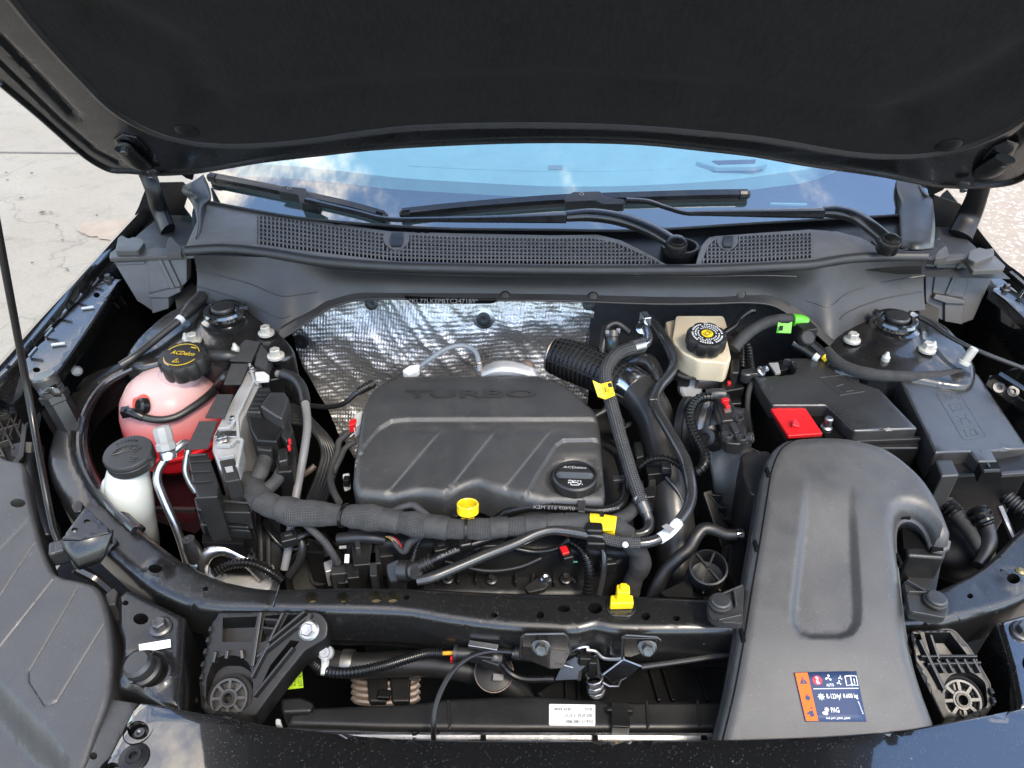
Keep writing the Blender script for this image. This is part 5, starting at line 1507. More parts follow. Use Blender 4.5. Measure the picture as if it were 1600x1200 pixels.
mb = MB(); mb.tube([PZ(942, 1066, .79), PZ(952, 1072, .788), PZ(966, 1072, .788), PZ(970, 1062, .79), PZ(978, 1058, .79)], .0013, n=6, smooth=False); mb.build('spring_leg', M['zinc'], lt)
mb = MB(); mb.box(PZ(964, 1015, .826), (.010, .010, .020)); mb.build('switch_block', M['plastic_dk'], lt, bevel=.001)
for i in range(4):
    mb = MB(); mb.beam(PZ(953, 1013 + i * 3, .824), PZ(960, 1013 + i * 3, .824), .0015, .0015); mb.build('contact', M['zinc'], lt)
mb = MB(); mb.tube([PZ(826, 1025, .815), PZ(908, 1046, .798)], .0012, n=6); o = mb.build('latch_wire', M['zinc']); tag(o, 'thin bare steel wire pulling on the hood latch', 'wire')
cab = thing('latch_cable', 'thin black release cable looping down past the bumper panel', 'cable', PZ(677, 1155, .78))
mb = MB(); mb.tube([PZ(820, 1022, .815), PZ(790, 1018, .822), PZ(762, 1018, .826), PZ(735, 1026, .828), PZ(712, 1044, .825), PZ(694, 1070, .82), PZ(681, 1104, .812), PZ(677, 1140, .800), PZ(678, 1165, .785)], .0030, n=10); mb.build('sheath', M['rubber_sm'], cab)
mb = MB(); mb.tube([PZ(800, 1021, .818), PZ(828, 1025, .815)], .0058, n=12); mb.lathe(PZ(808, 1021, .818), (1, 0, -.1), [(.0075, -.003), (.0075, .003)], 14); mb.lathe(PZ(822, 1023, .816), (1, 0, -.1), [(.0072, -.004), (.0072, .004)], 14); mb.build('end_ferrule', M['rubber'], cab)
mb = MB(); mb.tube([PZ(1002, 1042, .805), PZ(1060, 1034, .808), PZ(1146, 1021, .812)], .0035, n=10); o = mb.build('release_cable', M['rubber']); tag(o, 'black cable running from the latch to beneath the intake duct', 'cable')
mb = MB(); mb.tube([PZ(782, 1036, .795), PZ(795, 1050, .785), PZ(815, 1060, .78), PZ(866, 1061, .785)], .0042, n=10); o = mb.build('latch_hose', M['rubber_sm']); tag(o, 'short black tube curving below the latch switch', 'hose')
sw = thing('latch_switch', 'black switch connector with orange wires beside the latch', 'connector', PZ(745, 1025, .79))
mb = MB(); mb.tube([PZ(712, 1021, .81), PZ(740, 1022, .81)], .0075, n=12); mb.lathe(PZ(712, 1021, .81), (1, 0, 0), [(.010, -.002), (.010, .002)], 16); mb.build('boot', M['rubber'], sw)
mb = MB(); mb.box(PZ(755, 1022, .81), (.030, .018, .014), -.05); mb.box(PZ(770, 1030, .806), (.022, .020, .014), -.3); mb.build('plug_body', M['plastic'], sw, bevel=.002)
mb = MB(); mb.box(PZ(755, 1010, .826), (.034, .008, .006), -.12); mb.build('metal_clip', M['zinc'], sw, bevel=.001)
mb = MB(); mb.lathe(PZ(775, 1028, .808), (1, 0, -.2), [(.009, -.006), (.010, -.004), (.009, 0), (.010, .003), (.009, .006)], 16); mb.build('seal', M['rubber'], sw)
mb = MB(); mb.tube([PZ(688, 1021, .808), PZ(713, 1020, .81)], .0024, n=8); mb.build('wire', M['wire_or'], sw)
mb = MB(); mb.box(PZ(707, 1030, .806), (.005, .005, .008)); mb.build('lock', M['red'], sw, bevel=.001)
mb = MB(); mb.tube([PZ(480, 1018, .78), PZ(490, 1034, .79), PZ(510, 1049, .80), (PZ(545, 1051, .805)), PZ(600, 1040, .808), PZ(640, 1028, .808), PZ(668, 1021, .808), PZ(692, 1021, .808)], .0058, n=12, ribs=(.0042, .0005)); lo = mb.build('latch_loom', M['rubber_sm']); tag(lo, 'ribbed black wiring loom running to the latch switch', 'wiring loom')
cl = thing('loom_clip', 'pale grey button clip strapped round the loom by the lamp bracket', 'clip', PZ(508, 1040, .79))
c = PZ(509, 1020, .815); mb = MB(); mb.lathe(c, (0, -.5, .8), [(.0085, -.006), (.0085, .002), (.006, .004), (.0055, .007), (.002, .007), (0, .005)], 20); mb.build('button', M['grey_pl'], cl)
mb = MB(); mb.tube([c + Vector((0, -.004, 0)), PZ(508, 1036, .805), PZ(505, 1054, .802)], [.005, .0045, .0032], n=8); mb.build('strap', M['white_pl'], cl)
c = PZ(772, 1050, .76); t = thing('horn', 'round horn with pale face half hidden below the latch switch', 'horn', c)
mb = MB(); mb.lathe(c, (0, -.4, .9), [(.022, -.02), (.0235, 0), (.022, .003), (.010, .005), (0, .005)], 26); mb.build('horn_body', M['plastic_dk'], t)
mb = MB(); mb.ring(c, (0, -.4, .9), .0225, .0014, 28, 6); mb.build('horn_rim', M['copper'], t)
mb = MB(); mb.box(c + Vector((.006, -.012, .008)), (.012, .008, .002)); mb.build('horn_label', M['print_gy'], t)

# yellow locating clip and beam-top trims
yc = thing('locating_clip', 'bright yellow locating clip standing on the cross beam', 'clip', CMP.at(971, 950))
mb = MB(); mb.prism([CMP.at(x, y) + Vector((0, 0, .003)) for x, y in rnd([(948, 937), (988, 936), (994, 956), (984, 966), (956, 965), (948, 956)], 5)], .004); mb.build('base_plate', psat, yc, bevel=.001)
mb = MB(); mb.prism([CMP.at(x, y) + Vector((0, 0, .014)) for x, y in ((953, 941), (987, 941), (989, 955), (952, 956))], .011); mb.build('foot', M['yellow'], yc, bevel=.002)
p = CMP.at(971, 947); mb = MB(); mb.box(p + Vector((0, .002, .018)), (.0145, .012, .022)); mb.build('post', M['yellow'], yc, bevel=.002)
mb = MB(); mb.box(p + Vector((0, .002, .031)), (.008, .007, .006)); mb.build('tip', M['yellow'], yc, bevel=.0015)
# ------------------------------------------------------------------ engine: block, cover, cap, dipstick
def PP(L):
    return [PZ(*q[:3]) for q in L]
def hose(name, label, cat, pts, rpx, m, n=14, ribs=None, wob=0.0, group=None, parent=None, flat=None):
    W = PP(pts)
    r = [S(rpx[i] if hasattr(rpx, '__len__') else rpx, W[i]) for i in range(len(W))]
    mb = MB(); mb.tube(W, r, n=n, ribs=ribs, wob=wob, flat=flat)
    o = mb.build(name, m, parent)
    if parent is None: tag(o, label, cat, group)
    return o
def sleeve(parent, name, m, a, b, rpx, n=14, ribs=None):
    W = PP([a, b]); mb = MB(); mb.tube(W, S(rpx, W[0]), n=n, smooth=True, ribs=ribs); return mb.build(name, m, parent)
def zbox(mb, L, z, h): return mb.prism(PZs(L, z), h)

eng = thing('engine_block', 'dark engine block and intake manifold below the plastic cover', 'engine', (-.05, .8, .41))
mb = MB(); a, b = PZ(575, 700, .84), PZ(985, 700, .84)
mb.box(((a.x + b.x) / 2, .80, .63), (b.x - a.x - .01, .30, .42)); mb.build('block', M['mech'], eng, bevel=.01)
mb = MB(); plate(mb, rnd([(655, 868), (700, 850), (880, 850), (925, 870), (930, 930), (650, 930)], 14), Pl(.785), er=.012, thick=.08, sp=.012); mf = mb.build('intake_manifold', M['plastic'], eng)
for i, x in enumerate((690, 722, 770, 838)):
    mb = MB(); mb.beam(PZ(x, 856, .789), PZ(x - 6, 912, .789), .004, .010); mb.build('rib', M['plastic'], mf, bevel=.001)
mb = MB(); mb.tube(PP([(690, 884, .789), (760, 880, .792), (830, 882, .792), (880, 892, .79), (900, 912, .785)]), .004, n=8); mb.build('rib', M['plastic'], mf)
mb = MB(); mb.lathe(PZ(805, 868, .79), (0, -.3, 1), [(.013, -.02), (.013, .006), (.010, .008), (.009, .003), (0, .003)], 22); mb.build('port', M['plastic_dk'], mf)
mb = MB(); mb.prism(PZs(rnd([(818, 916), (845, 898), (858, 894), (864, 905), (852, 920), (826, 926)], 4), .81), .008); sb = mb.build('sensor_bracket', M['mech'], eng, bevel=.002)
mb = MB(); mb.lathe(PZ(853, 904, .812), (0, -.2, 1), [(.0075, -.002), (.0075, .003), (.0055, .005), (.003, .005), (.003, .002), (0, .002)], 18); mb.build('sensor_bolt', M['chrome'], sb)
# thermostat / vacuum block at the left front of the engine
th = thing('thermostat_housing', 'black stepped thermostat housing with small pale labels below the harness', 'thermostat housing', PZ(550, 900, .70))
for L, z, h, m in (([(548, 850), (590, 846), (596, 880), (552, 884)], .835, .05, 'plastic'), ([(518, 882), (590, 878), (594, 892), (516, 898)], .815, .03, 'plastic_lt'), ([(514, 898), (598, 893), (600, 908), (528, 912)], .80, .05, 'plastic_dk'), ([(540, 880), (560, 878), (562, 902), (542, 904)], .825, .03, 'plastic'),
                   ([(575, 852), (612, 850), (616, 868), (580, 872)], .82, .04, 'mech'), ([(505, 878), (520, 872), (522, 890), (508, 894)], .80, .03, 'cast')):
    mb = MB(); zbox(mb, L, z, h); mb.build('housing_block', M[m], th, bevel=.002)
for L, z in (([(554, 833), (562, 832), (563, 856), (555, 857)], .845), ([(576, 846), (588, 845), (589, 900), (578, 900)], .835)):
    mb = MB(); zbox(mb, L, z, .03); mb.build('housing_post', M['plastic_lt'], th, bevel=.0012)
mb = MB(); zbox(mb, [(539, 866), (546, 866), (545, 879), (538, 879)], .837, .001); mb.build('part_label', M['label_wh'], th)
mb = MB(); zbox(mb, [(530, 853), (541, 852), (541, 856), (530, 857)], .838, .001); mb.build('part_label', M['grey_pl'], th)
mb = MB(); mb.beam(PZ(540, 909, .80), PZ(592, 908, .80), .004, .003); mb.build('base_plate', M['zinc'], th, bevel=.0005)
mb = MB(); mb.tube(PP([(528, 842, .84), (560, 839, .845), (582, 840, .845), (600, 843, .84)]), .0075, n=12); mb.build('sensor_body', M['rubber'], th)
for dx, c in ((0, 'wire_or'), (4, 'white_pl'), (8, 'red')):
    mb = MB(); mb.tube(PP([(603 + dx, 838, .85), (612 + dx, 843, .85), (620 + dx, 855, .845)]), .0009, n=5); mb.build('sensor_wire', M[c], th)
# pump pulley and gearbox casting at the left
gb_ = thing('gearbox', 'grey cast gearbox housing seen below the harness', 'gearbox', PZ(430, 880, .55))
mb = MB(); mb.grid([[PZ(384, 800, .80), PZ(400, 795, .81), PZ(420, 800, .81), PZ(438, 812, .80)], [PZ(378, 840, .78), PZ(398, 836, .80), PZ(422, 842, .80), PZ(440, 856, .79)], [PZ(376, 880, .75), PZ(400, 880, .77), PZ(425, 884, .77), PZ(440, 900, .75)]], res=(5, 5)); mb.build('casing', M['mech'], gb_, solid=.01, off=-1)
for x0 in (392, 404, 416):
    mb = MB(); mb.tube(PP([(x0, 802, .815), (x0 + 3, 840, .81), (x0 + 4, 890, .78)]), .0035, n=8); mb.build('casting_rib', M['mech'], gb_)
mb = MB(); mb.lathe(PZ(500, 898, .68), (0, -.55, .8), [(.052, -.04), (.052, 0), (.047, .002), (.044, -.010), (.016, -.012), (.016, .0), (0, .0)], 40); mb.build('pulley', M['mech'], gb_)
mb = MB(); zbox(mb, [(478, 838), (512, 848), (508, 865), (478, 862)], .74, .1); mb.build('case_face', M['mech'], gb_, bevel=.004)
mb = MB(); mb.tube(PP([(497, 838, .76), (510, 850, .75), (516, 870, .74)]), .010, n=10); mb.build('mount_arm', M['rubber_sm'], gb_)

cov = thing('engine_cover', 'matt black plastic engine cover with slanted ridges and raised lettering', 'engine cover', PZ(750, 690, .86))
CV = Pl(.922, .80, .09)
cvo = rnd([(634, 585), (843, 584), (883, 600), (930, 641), (938, 662), (947, 764), (944, 775), (819, 775), (786, 765), (768, 762), (750, 754), (738, 754), (722, 758), (706, 768), (694, 772), (660, 768), (640, 770), (606, 775), (556, 770), (549, 752), (564, 645), (580, 609), (606, 593)],
           [8, 8, 18, 14, 10, 12, 8, 14, 10, 10, 8, 8, 8, 10, 10, 12, 12, 14, 14, 12, 14, 14, 10], 4)
step = np.array([(540, 760), (556, 722), (575, 692), (592, 672), (612, 660), (640, 657.5), (936, 657)])
def cov_extra(px, py):
    z = .0045 * (1 - sstep(py - np.interp(px, step[:, 0], step[:, 1]), -2.5, 3.0))
    # slanted blades: each falls away to its right, and has a curved shoulder at the top
    for (xa, ya, xb, yb, w) in ((606, 768, 690, 670, 64), (697, 768, 776, 670, 64), (786, 764, 862, 670, 40)):
        nx, ny = (yb - ya), -(xb - xa); L = math.hypot(nx, ny); nx, ny = -nx / L, -ny / L
        d = (px - xa) * nx + (py - ya) * ny
        along = sstep(py, 668, 680) * (1 - sstep(py, 770, 790))
        z = z - .0027 * (1 - sstep(d, 0, 26)) * sstep(d, -1.5, 1.5) * along
    for (xa, xb) in ((628, 690), (715, 776), (800, 862)):
        z = z - .0018 * np.exp(-((py - 672) / 4.5) ** 2) * sstep(px, xa, xa + 8) * (1 - sstep(px, xb - 6, xb + 2))
    # sunk corner round the filler cap
    tri = [(819, 778), (832, 752), (868, 694), (880, 686), (944, 685), (960, 790), (830, 800)]
    P = np.column_stack([px, py]); ins = inside(P, tri); d = seg_dist(P, tri)
    sd_ = np.where(ins, d, -d)
    z = z - .0045 * sstep(sd_, -1.5, 2.5) - .004 * sstep(sd_, 3, 24) * sstep(py, 700, 712)
    # a lip along the back
    z = z - .003 * (1 - sstep(py, 597, 600)) 
    dcap = np.hypot((px - 898), (py - 740) * 1.55)
    z = z - .004 * (1 - sstep(dcap, 40, 47))
    return z
mb = MB(); CL = [(list(map(tuple, step)), (-3, -1.5, 0, 1.5, 3))] + [([(xa, ya), (xb, yb)], (-2, -1, 0, 1, 2)) for (xa, ya, xb, yb) in ((606, 768, 690, 670), (697, 768, 776, 670), (786, 764, 862, 670))] + \
     [([(819, 778), (832, 752), (868, 694), (880, 686), (944, 685)], (-2.5, -1, 0, 1.5)), ([(620, 598.5), (880, 598.5)], (-1.6, 0, 1.6)), (circ(898, 740, 43, 28, 40), (-3, -1, 1, 3))]
plate(mb, cvo, CV, er=.011, thick=.042, extra=cov_extra, sp=.0042, lines=CL)
csh = mb.build('cover_shell', M['cover'], cov)
mb = MB()
def cvp(x, y, h=.0055): return CV.at(x, y) + Vector((0, 0, h))
text_mesh(mb, 'TURBO', cvp(633, 627), cvp(839, 626), cvp(634, 615), ext=.0007, bold=.02); mb.build('raised_lettering', M['emboss'], cov, smooth=False)
mb = MB(); zbox(mb, [(586, 792), (608, 792), (608, 800), (586, 800)], .884, .003); mb.build('latch_slot', M['void'], cov)
# filler cap
cap = thing('oil_filler_cap', 'round black oil filler cap with printed oil can sign', 'filler cap', CV.at(898, 742))
cc = CV.at(898, 743) + Vector((0, 0, -.006))
mb = MB(); mb.lathe(cc, (0, 0, 1), [(.0285, -.01), (.0285, .006), (.0265, .008), (.025, .0075), (.024, .005), (0, .005)], 40); mb.build('cap_disc', M['plastic'], cap)
mb = MB(); rows = []
for dy, z in ((.0185, .006), (.0145, .0085), (.0055, .0115), (.002, .0130), (-.001, .0125), (-.0035, .009), (-.0055, .0058)):
    hw = math.sqrt(max(.0238 ** 2 - dy ** 2, 1e-6))
    rows.append([cc + Vector((x * hw, dy, z - .004 * max(0, abs(x) - .85) / .15)) for x in np.linspace(-1, 1, 15)])
mb.grid(rows); mb.build('grip_bar', M['rubber'], cap)
mb = MB(); text_mesh(mb, 'ACDelco', cc + Vector((-.0145, .0068, .0113)), cc + Vector((.0145, .0068, .0113)), cc + Vector((-.0145, .0125, .0095)), lift=.0006); mb.build('cap_print', M['print_wh'], cap)
mb = MB(); text_mesh(mb, 'dexos', cc + Vector((-.0085, -.0112, .0058)), cc + Vector((.0085, -.0112, .0058)), cc + Vector((-.0085, -.0082, .0058)), lift=.0006); mb.build('cap_print', M['print_wh'], cap)
mb = MB()
def cp(x, y): return cc + Vector((x * .001, y * .001, .0062))
for a, b in (((-5, -13.2), (-5, -17.5)), ((-5, -17.5), (4.5, -17.5)), ((4.5, -17.5), (8, -13)), ((-5, -13.2), (3, -13.2)), ((3, -13.2), (5, -15)), ((-8, -12.5), (-5, -14)), ((-8, -12.5), (-8, -15)), ((-2.2, -13), (-2.2, -11.6)), ((-3.6, -11.6), (-.8, -11.6)), ((9, -15), (9.2, -16.5))):
    mb.beam(cp(*a), cp(*b), .0007, .0004)
mb.build('oil_can_sign', M['print_wh'], cap, smooth=False)
# dipstick
dp = thing('dipstick_handle', 'yellow ring handle of the dipstick in front of the cover', 'dipstick', PZ(730, 815, .87))
c = PZ(731, 800, .905)
mb = MB(); mb.lathe(c, (0, .28, 1), [(.0108, .001), (.0110, 0), (.0132, 0), (.0134, .011), (.0122, .0125), (.0110, .011), (.0108, .001)], 30, cap=False); mb.build('ring', M['yellow'], dp)
mb = MB(); zbox(mb, [(720, 808), (742, 808), (738, 816), (724, 816)], .898, .012); zbox(mb, [(727, 814), (735, 814), (734, 822), (728, 822)], .894, .012); mb.build('tabs', M['yellow'], dp, bevel=.0012)

# oxygen sensor cable and fittings behind the cover
ox = hose('sensor_cable', 'grey cable arching behind the engine cover from a pale connector', 'cable', [(650, 577, .93), (672, 561, .945), (700, 544, .958), (725, 540, .960), (742, 549, .955), (748, 566, .945), (749, 580, .935)], [3.5, 4, 4, 4, 4, 4, 3.5], M['grey_pl'] if False else mat('blue_grey_cable', (.16, .18, .20), .5))
mb = MB(); mb.prism(PP([(628, 578, .936), (640, 570, .94), (656, 568, .94), (655, 577, .936), (638, 586, .93)]), .012); mb.build('plug', M['white_pl'], ox, bevel=.002)
mb = MB(); mb.lathe(PZ(749, 580, .93), (0, 0, 1), [(.006, -.02), (.006, .006), (.0045, .007), (.0045, .016), (.003, .018)], 12); mb.build('brass_end', M['copper'], ox)
sh_ = thing('exhaust_shield', 'crumpled bare metal exhaust shield peeking above the cover', 'heat shield', PZ(785, 580, .88))
mb = MB(); mb.grid([[PZ(755, 575, .93), PZ(775, 566, .94), PZ(800, 566, .94), PZ(835, 576, .93)], [PZ(752, 588, .925), PZ(775, 580, .935), PZ(800, 580, .935), PZ(840, 590, .92)], [PZ(752, 600, .90), PZ(775, 598, .90), PZ(800, 598, .90), PZ(840, 600, .90)]], res=(6, 6)); mb.build('shield_skin', M['cast'], sh_, solid=.003)
mb = MB(); mb.lathe(PZ(826, 572, .93), (.5, -.3, .8), [(.012, -.02), (.012, 0), (.009, .002), (.009, -.003), (0, -.003)], 18); mb.build('flange_nut', M['copper'], sh_)
# corrugated sensor lead on the left of the cover, taped looms and plugs
hose('sensor_lead', 'thin black lead running over the foil into a ribbed boot', 'cable', [(486, 634, .86), (512, 636, .87), (538, 630, .885), (556, 615, .90), (570, 608, .905), (584, 600, .91)], [4, 4, 4, 4.5, 5, 6], M['rubber'])
hose('ribbed_boot', 'small ribbed rubber boot at the back corner of the engine cover', 'boot', [(560, 612, .905), (572, 605, .908), (585, 598, .91)], [6, 7, 6], M['rubber'], ribs=(.004, .0008))
inj = thing('injector_plug', 'white and red plug with coloured wires at the cover side', 'connector', PZ(552, 670, .85))
mb = MB(); zbox(mb, [(553, 648), (566, 640), (566, 660), (552, 668)], .895, .02); mb.build('plug_shell', M['white_pl'], inj, bevel=.002)
mb = MB(); zbox(mb, [(546, 656), (557, 653), (555, 662), (545, 665)], .90, .014); mb.build('plug_lock', M['red'], inj, bevel=.001)
for i, c in enumerate(('wire_or', 'wire_or', 'wire_gn', 'print_wh')):
    mb = MB(); mb.tube(PP([(551 + i * 2, 670, .885), (544 + i * 3, 677, .88), (536 + i * 3, 684, .875)]), .001, n=5); mb.build('wire', M[c], inj)
hose('taped_lead', 'black taped lead curling down beside the cover to the harness', 'cable', [(545, 676, .885), (530, 690, .88), (528, 705, .875), (520, 725, .87), (516, 745, .87), (520, 765, .875), (530, 785, .88)], [5, 5, 5, 5.5, 5.5, 5.5, 5.5], M['tape'])
hose('upper_lead', 'short black lead looping from the cover side', 'cable', [(556, 690, .885), (540, 700, .88), (532, 716, .875), (520, 740, .865)], 4.5, M['tape'])
mb = MB(); zbox(mb, [(535, 740), (546, 738), (546, 752), (536, 756)], .872, .016); o = mb.build('small_plug', M['white_pl'], bevel=.002); tag(o, 'tiny white plug half hidden left of the cover', 'connector')
mb = MB(); mb.box(PZ(542, 752, .872), (.008, .010, .012)); mb.build('plug_body', M['plastic_dk'], o, bevel=.001)

# main harness across the front of the engine
HZ = .888
hp = [(388, 756, .885), (404, 780, HZ), (424, 790, HZ), (455, 800, HZ), (500, 803, HZ), (540, 806, HZ), (580, 809, HZ), (620, 815, HZ), (655, 820, HZ), (703, 826, HZ), (745, 827, HZ), (790, 824, HZ), (840, 821, HZ), (885, 818, HZ), (925, 819, HZ), (962, 823, HZ), (985, 836, .88)]
hr = [13, 17, 18, 21, 20, 16.5, 21, 18, 19.5, 16.5, 17.5, 15.5, 16.5, 15, 16, 15, 13]
har = hose('main_harness', 'thick fabric wrapped wiring harness lying across the front of the engine', 'wiring harness', hp, hr, M['cloth'], n=24, wob=.20)
for a, b, r in (((386, 752, .885), (412, 785, HZ), 18.5), ((440, 796, HZ), (462, 801, HZ), 21.5), ((598, 812, HZ), (625, 816, HZ), 19.5), ((668, 822, HZ), (700, 826, HZ), 19), ((768, 825.5, HZ), (792, 824, HZ), 17.5), ((822, 822, HZ), (850, 820.5, HZ), 16.8), ((856, 820, HZ), (880, 818.5, HZ), 16.6), ((884, 818, HZ), (918, 819, HZ), 16.8)):
    W = PP([a, b]); mb = MB(); m_ = W[0].lerp(W[1], .5) + Vector((0, 0, .001)); mb.tube([W[0], m_, W[1]], S(r, W[0]), n=20, wob=.10); mb.build('tape_wrap', M['tape'], har)
for p, q in (((536, 805, HZ), (540, 806, HZ)), ((727, 827, HZ), (731, 827, HZ)), ((937, 820, HZ), (941, 820, HZ))):
    sleeve(har, 'cable_tie', M['rubber_sm'], p, q, 19.5, n=18)
mb = MB(); mb.box(PZ(728, 852, .872), (.012, .012, .014)); mb.build('tie_head', M['rubber_sm'], har, bevel=.002)
yt = sleeve(har, 'yellow_band', M['yellow_tape'], (921, 819, HZ), (937, 820, HZ), 17, n=20); sleeve(har, 'yellow_band', M['yellow_tape'], (942, 820, HZ), (962, 823, HZ), 16.5, n=20)
mb = MB(); mb.prism(PP([(921, 806, .905), (958, 808, .905), (962, 826, .90), (925, 828, .90)]), .004); mb.build('tag_flap', M['yellow_tape'], har, bevel=.001)
hose('harness_branch', 'taped harness branch turning up beside the cover corner', 'wiring harness', [(955, 816, .885), (975, 808, .885), (990, 795, .88), (996, 780, .875), (998, 760, .87)], [10, 11, 10, 9, 8], M['tape'], wob=.08)
hose('harness_tail', 'crumpled taped harness tail hanging behind the cross beam', 'wiring harness', [(965, 828, .88), (985, 845, .87), (998, 865, .85), (1000, 885, .83), (990, 905, .81), (985, 925, .79)], [12, 15, 18, 16, 14, 15], M['tape'], wob=.22, n=18)
hose('looped_lead', 'thin taped lead looping above the harness near the dipstick', 'cable', [(610, 800, .895), (626, 793, .90), (645, 789, .902), (657, 797, .90), (672, 810, .895)], [4.5, 5, 5.5, 5.5, 6], M['tape'])
hose('lower_lead', 'taped lead dropping from the harness to the coolant fitting', 'cable', [(672, 828, .875), (655, 838, .865), (640, 848, .86), (632, 862, .85), (624, 858, .85), (614, 846, .855)], [7, 6.5, 6, 5, 4, 3], M['tape'])
hose('ribbed_lead', 'short ribbed conduit behind the coolant fitting', 'wiring loom', [(657, 842, .86), (650, 858, .85), (644, 878, .84)], 4.5, M['rubber_sm'], ribs=(.0045, .0006))
# harness branches up to the control module
hose('module_lead', 'fat taped lead rising from the harness to the upper module plug', 'wiring harness', [(392, 762, .885), (405, 742, .895), (415, 718, .90), (422, 695, .905), (424, 672, .91)], [12, 13, 12, 13, 12], M['tape'], wob=.06)
hose('module_lead_lower', 'fat taped lead bending from the harness to the lower module plug', 'wiring harness', [(398, 770, .89), (415, 758, .895), (432, 745, .90), (438, 728, .90), (440, 705, .905)], [12, 11, 10, 10, 9], M['tape'], wob=.06) if False else \
hose('module_lead', 'fat taped lead bending from the harness to the lower module plug', 'wiring harness', [(400, 774, .885), (420, 762, .89), (434, 748, .893), (442, 728, .895), (444, 708, .90)], [12, 11, 10, 10, 9], M['tape'], wob=.06)

# hoses at the front of the engine
h1 = hose('coolant_hose', 'black coolant hose with white print curving round the cover front corner', 'hose', [(772, 815, .86), (790, 803, .875), (818, 794, .885), (850, 791, .89), (900, 795, .89), (938, 798, .89), (962, 793, .89), (975, 777, .888), (977, 755, .885), (972, 730, .885), (966, 712, .885)], 7.6, M['rubber_sm'], n=16)
mb = MB(); text_mesh(mb, '07409 615 MEX', PZ(898, 797, .8965), PZ(832, 794.5, .8965), PZ(898, 791.5, .8965)); mb.build('hose_print', M['print_gy'], h1)
mb = MB(); text_mesh(mb, '615 MEX', PZ(968, 795, .8965), PZ(942, 800, .8965), PZ(966, 791, .8965)); mb.build('hose_print', M['print_gy'], h1)
mb = MB(); zbox(mb, [(902, 779), (915, 780), (914, 800), (903, 799)], .900, .004); mb.build('hose_clip', M['plastic_lt'], h1, bevel=.001)
sleeve(h1, 'hose_clip', M['plastic_lt'], (904, 795, .89), (912, 796, .89), 9)
mb = MB(); zbox(mb, [(958, 743), (976, 741), (976, 749), (958, 751)], .895, .006); mb.build('support_clip', M['plastic_lt'], h1, bevel=.001)
fit = thing('coolant_fitting', 'black angular coolant fitting with a ribbed hose stub left of centre', 'fitting', PZ(630, 890, .80))
mb = MB(); mb.prism(PP([(603, 880, .845), (622, 872, .85), (634, 884, .85), (632, 908, .84), (610, 910, .835), (604, 896, .84)]), .03); mb.build('flange', M['rubber'], fit, bevel=.003)
mb = MB(); mb.tube(PP([(625, 892, .85), (640, 892, .853)]), .0125, n=16); mb.lathe(PZ(646, 892, .855), (.7, -.5, .5), [(.011, -.01), (.011, .004), (.0095, .006), (0, .006)], 20); mb.build('fitting_nose', M['rubber'], fit)
h2 = hose('heater_hose', 'dark hose with white print rising from the angular fitting', 'hose', [(640, 892, .852), (660, 884, .855), (690, 870, .862), (715, 860, .866), (745, 848, .87), (780, 838, .872)], [9, 9, 8.5, 8, 8, 7.5], M['rubber_sm'], n=16)
sleeve(h2, 'ribbed_end', M['rubber'], (650, 888, .853), (675, 877, .859), 10, ribs=(.0045, .0006))
mb = MB(); text_mesh(mb, '615 MEX', PZ(712, 856, .8735), PZ(682, 870, .8705), PZ(713.5, 860, .8735)); mb.build('hose_print', M['print_gy'], h2)
mb = MB(); mb.box(PZ(727, 850, .876), (.016, .014, .012), .3); mb.build('tie_head', M['rubber_sm'], h2, bevel=.003)

pipe = hose('coolant_pipe', 'long glossy black coolant pipe slanting across the front and up past the cover', 'pipe',
            [(652, 908, .862), (672, 903, .865), (703, 891, .868), (760, 867, .875), (806, 849, .882), (840, 833, .888), (862, 828, .89), (895, 831, .89), (930, 838, .89), (975, 847, .888), (1010, 848, .888), (1036, 838, .89), (1060, 816, .893), (1075, 794, .897), (1080, 772, .90), (1077, 745, .908), (1070, 718, .915), (1055, 690, .922), (1040, 664, .928), (1027, 642, .932), (1022, 626, .935), (1030, 605, .938), (1044, 588, .942), (1053, 568, .945), (1048, 548, .948), (1036, 526, .952), (1022, 505, .957), (1012, 497, .96)],
            [7, 8.2, 8.2, 8.2, 8.2, 8.2, 8.2, 8.2, 8.2, 8.2, 8.2, 8.4, 8.8, 9.2, 9.4, 9.2, 9.2, 8.8, 8.5, 8.3, 8.3, 8.3, 8.3, 8.3, 8.2, 8, 7.4, 6], M['pipe_bk'], n=18)
hose('braided_sleeve', '', '', [(942, 841, .89), (970, 847, .888), (1000, 848.5, .888)], 9.2, M['mesh_sl'], n=16, parent=pipe)
hose('paper_label', '', '', [(1030, 842, .89), (1045, 832, .891), (1060, 816, .893)], 8.8, M['label_wh'], n=16, parent=pipe)
mb = MB(); zbox(mb, [(1034, 822), (1042, 818), (1054, 826), (1046, 834)], .9035, .0006)
mb.build('label_code', M['print_gy'], pipe)
mb = MB(); text_mesh(mb, '20020108', PZ(1046, 840, .9015), PZ(1063, 818, .9040), PZ(1044, 836, .9015), nrm=Vector((0, -.3, 1)), lift=.001); mb.build('label_print', M['print_bk'], pipe)
mb = MB(); mb.box(PZ(929, 826, .898), (.020, .016, .010)); mb.box(PZ(931, 848, .888), (.022, .014, .012)); mb.build('pipe_clamp', M['rubber_sm'], pipe, bevel=.003)
mb = MB(); mb.lathe(PZ(977, 851, .894), (0, -.4, 1), [(.004, 0), (.003, .002), (0, .003)], 10); mb.build('clamp_stud', M['white_pl'], pipe)
mb = MB(); mb.box(PZ(1020, 627, .935), (.012, .010, .014)); mb.build('pipe_clamp', M['zinc_dk'], pipe, bevel=.002)

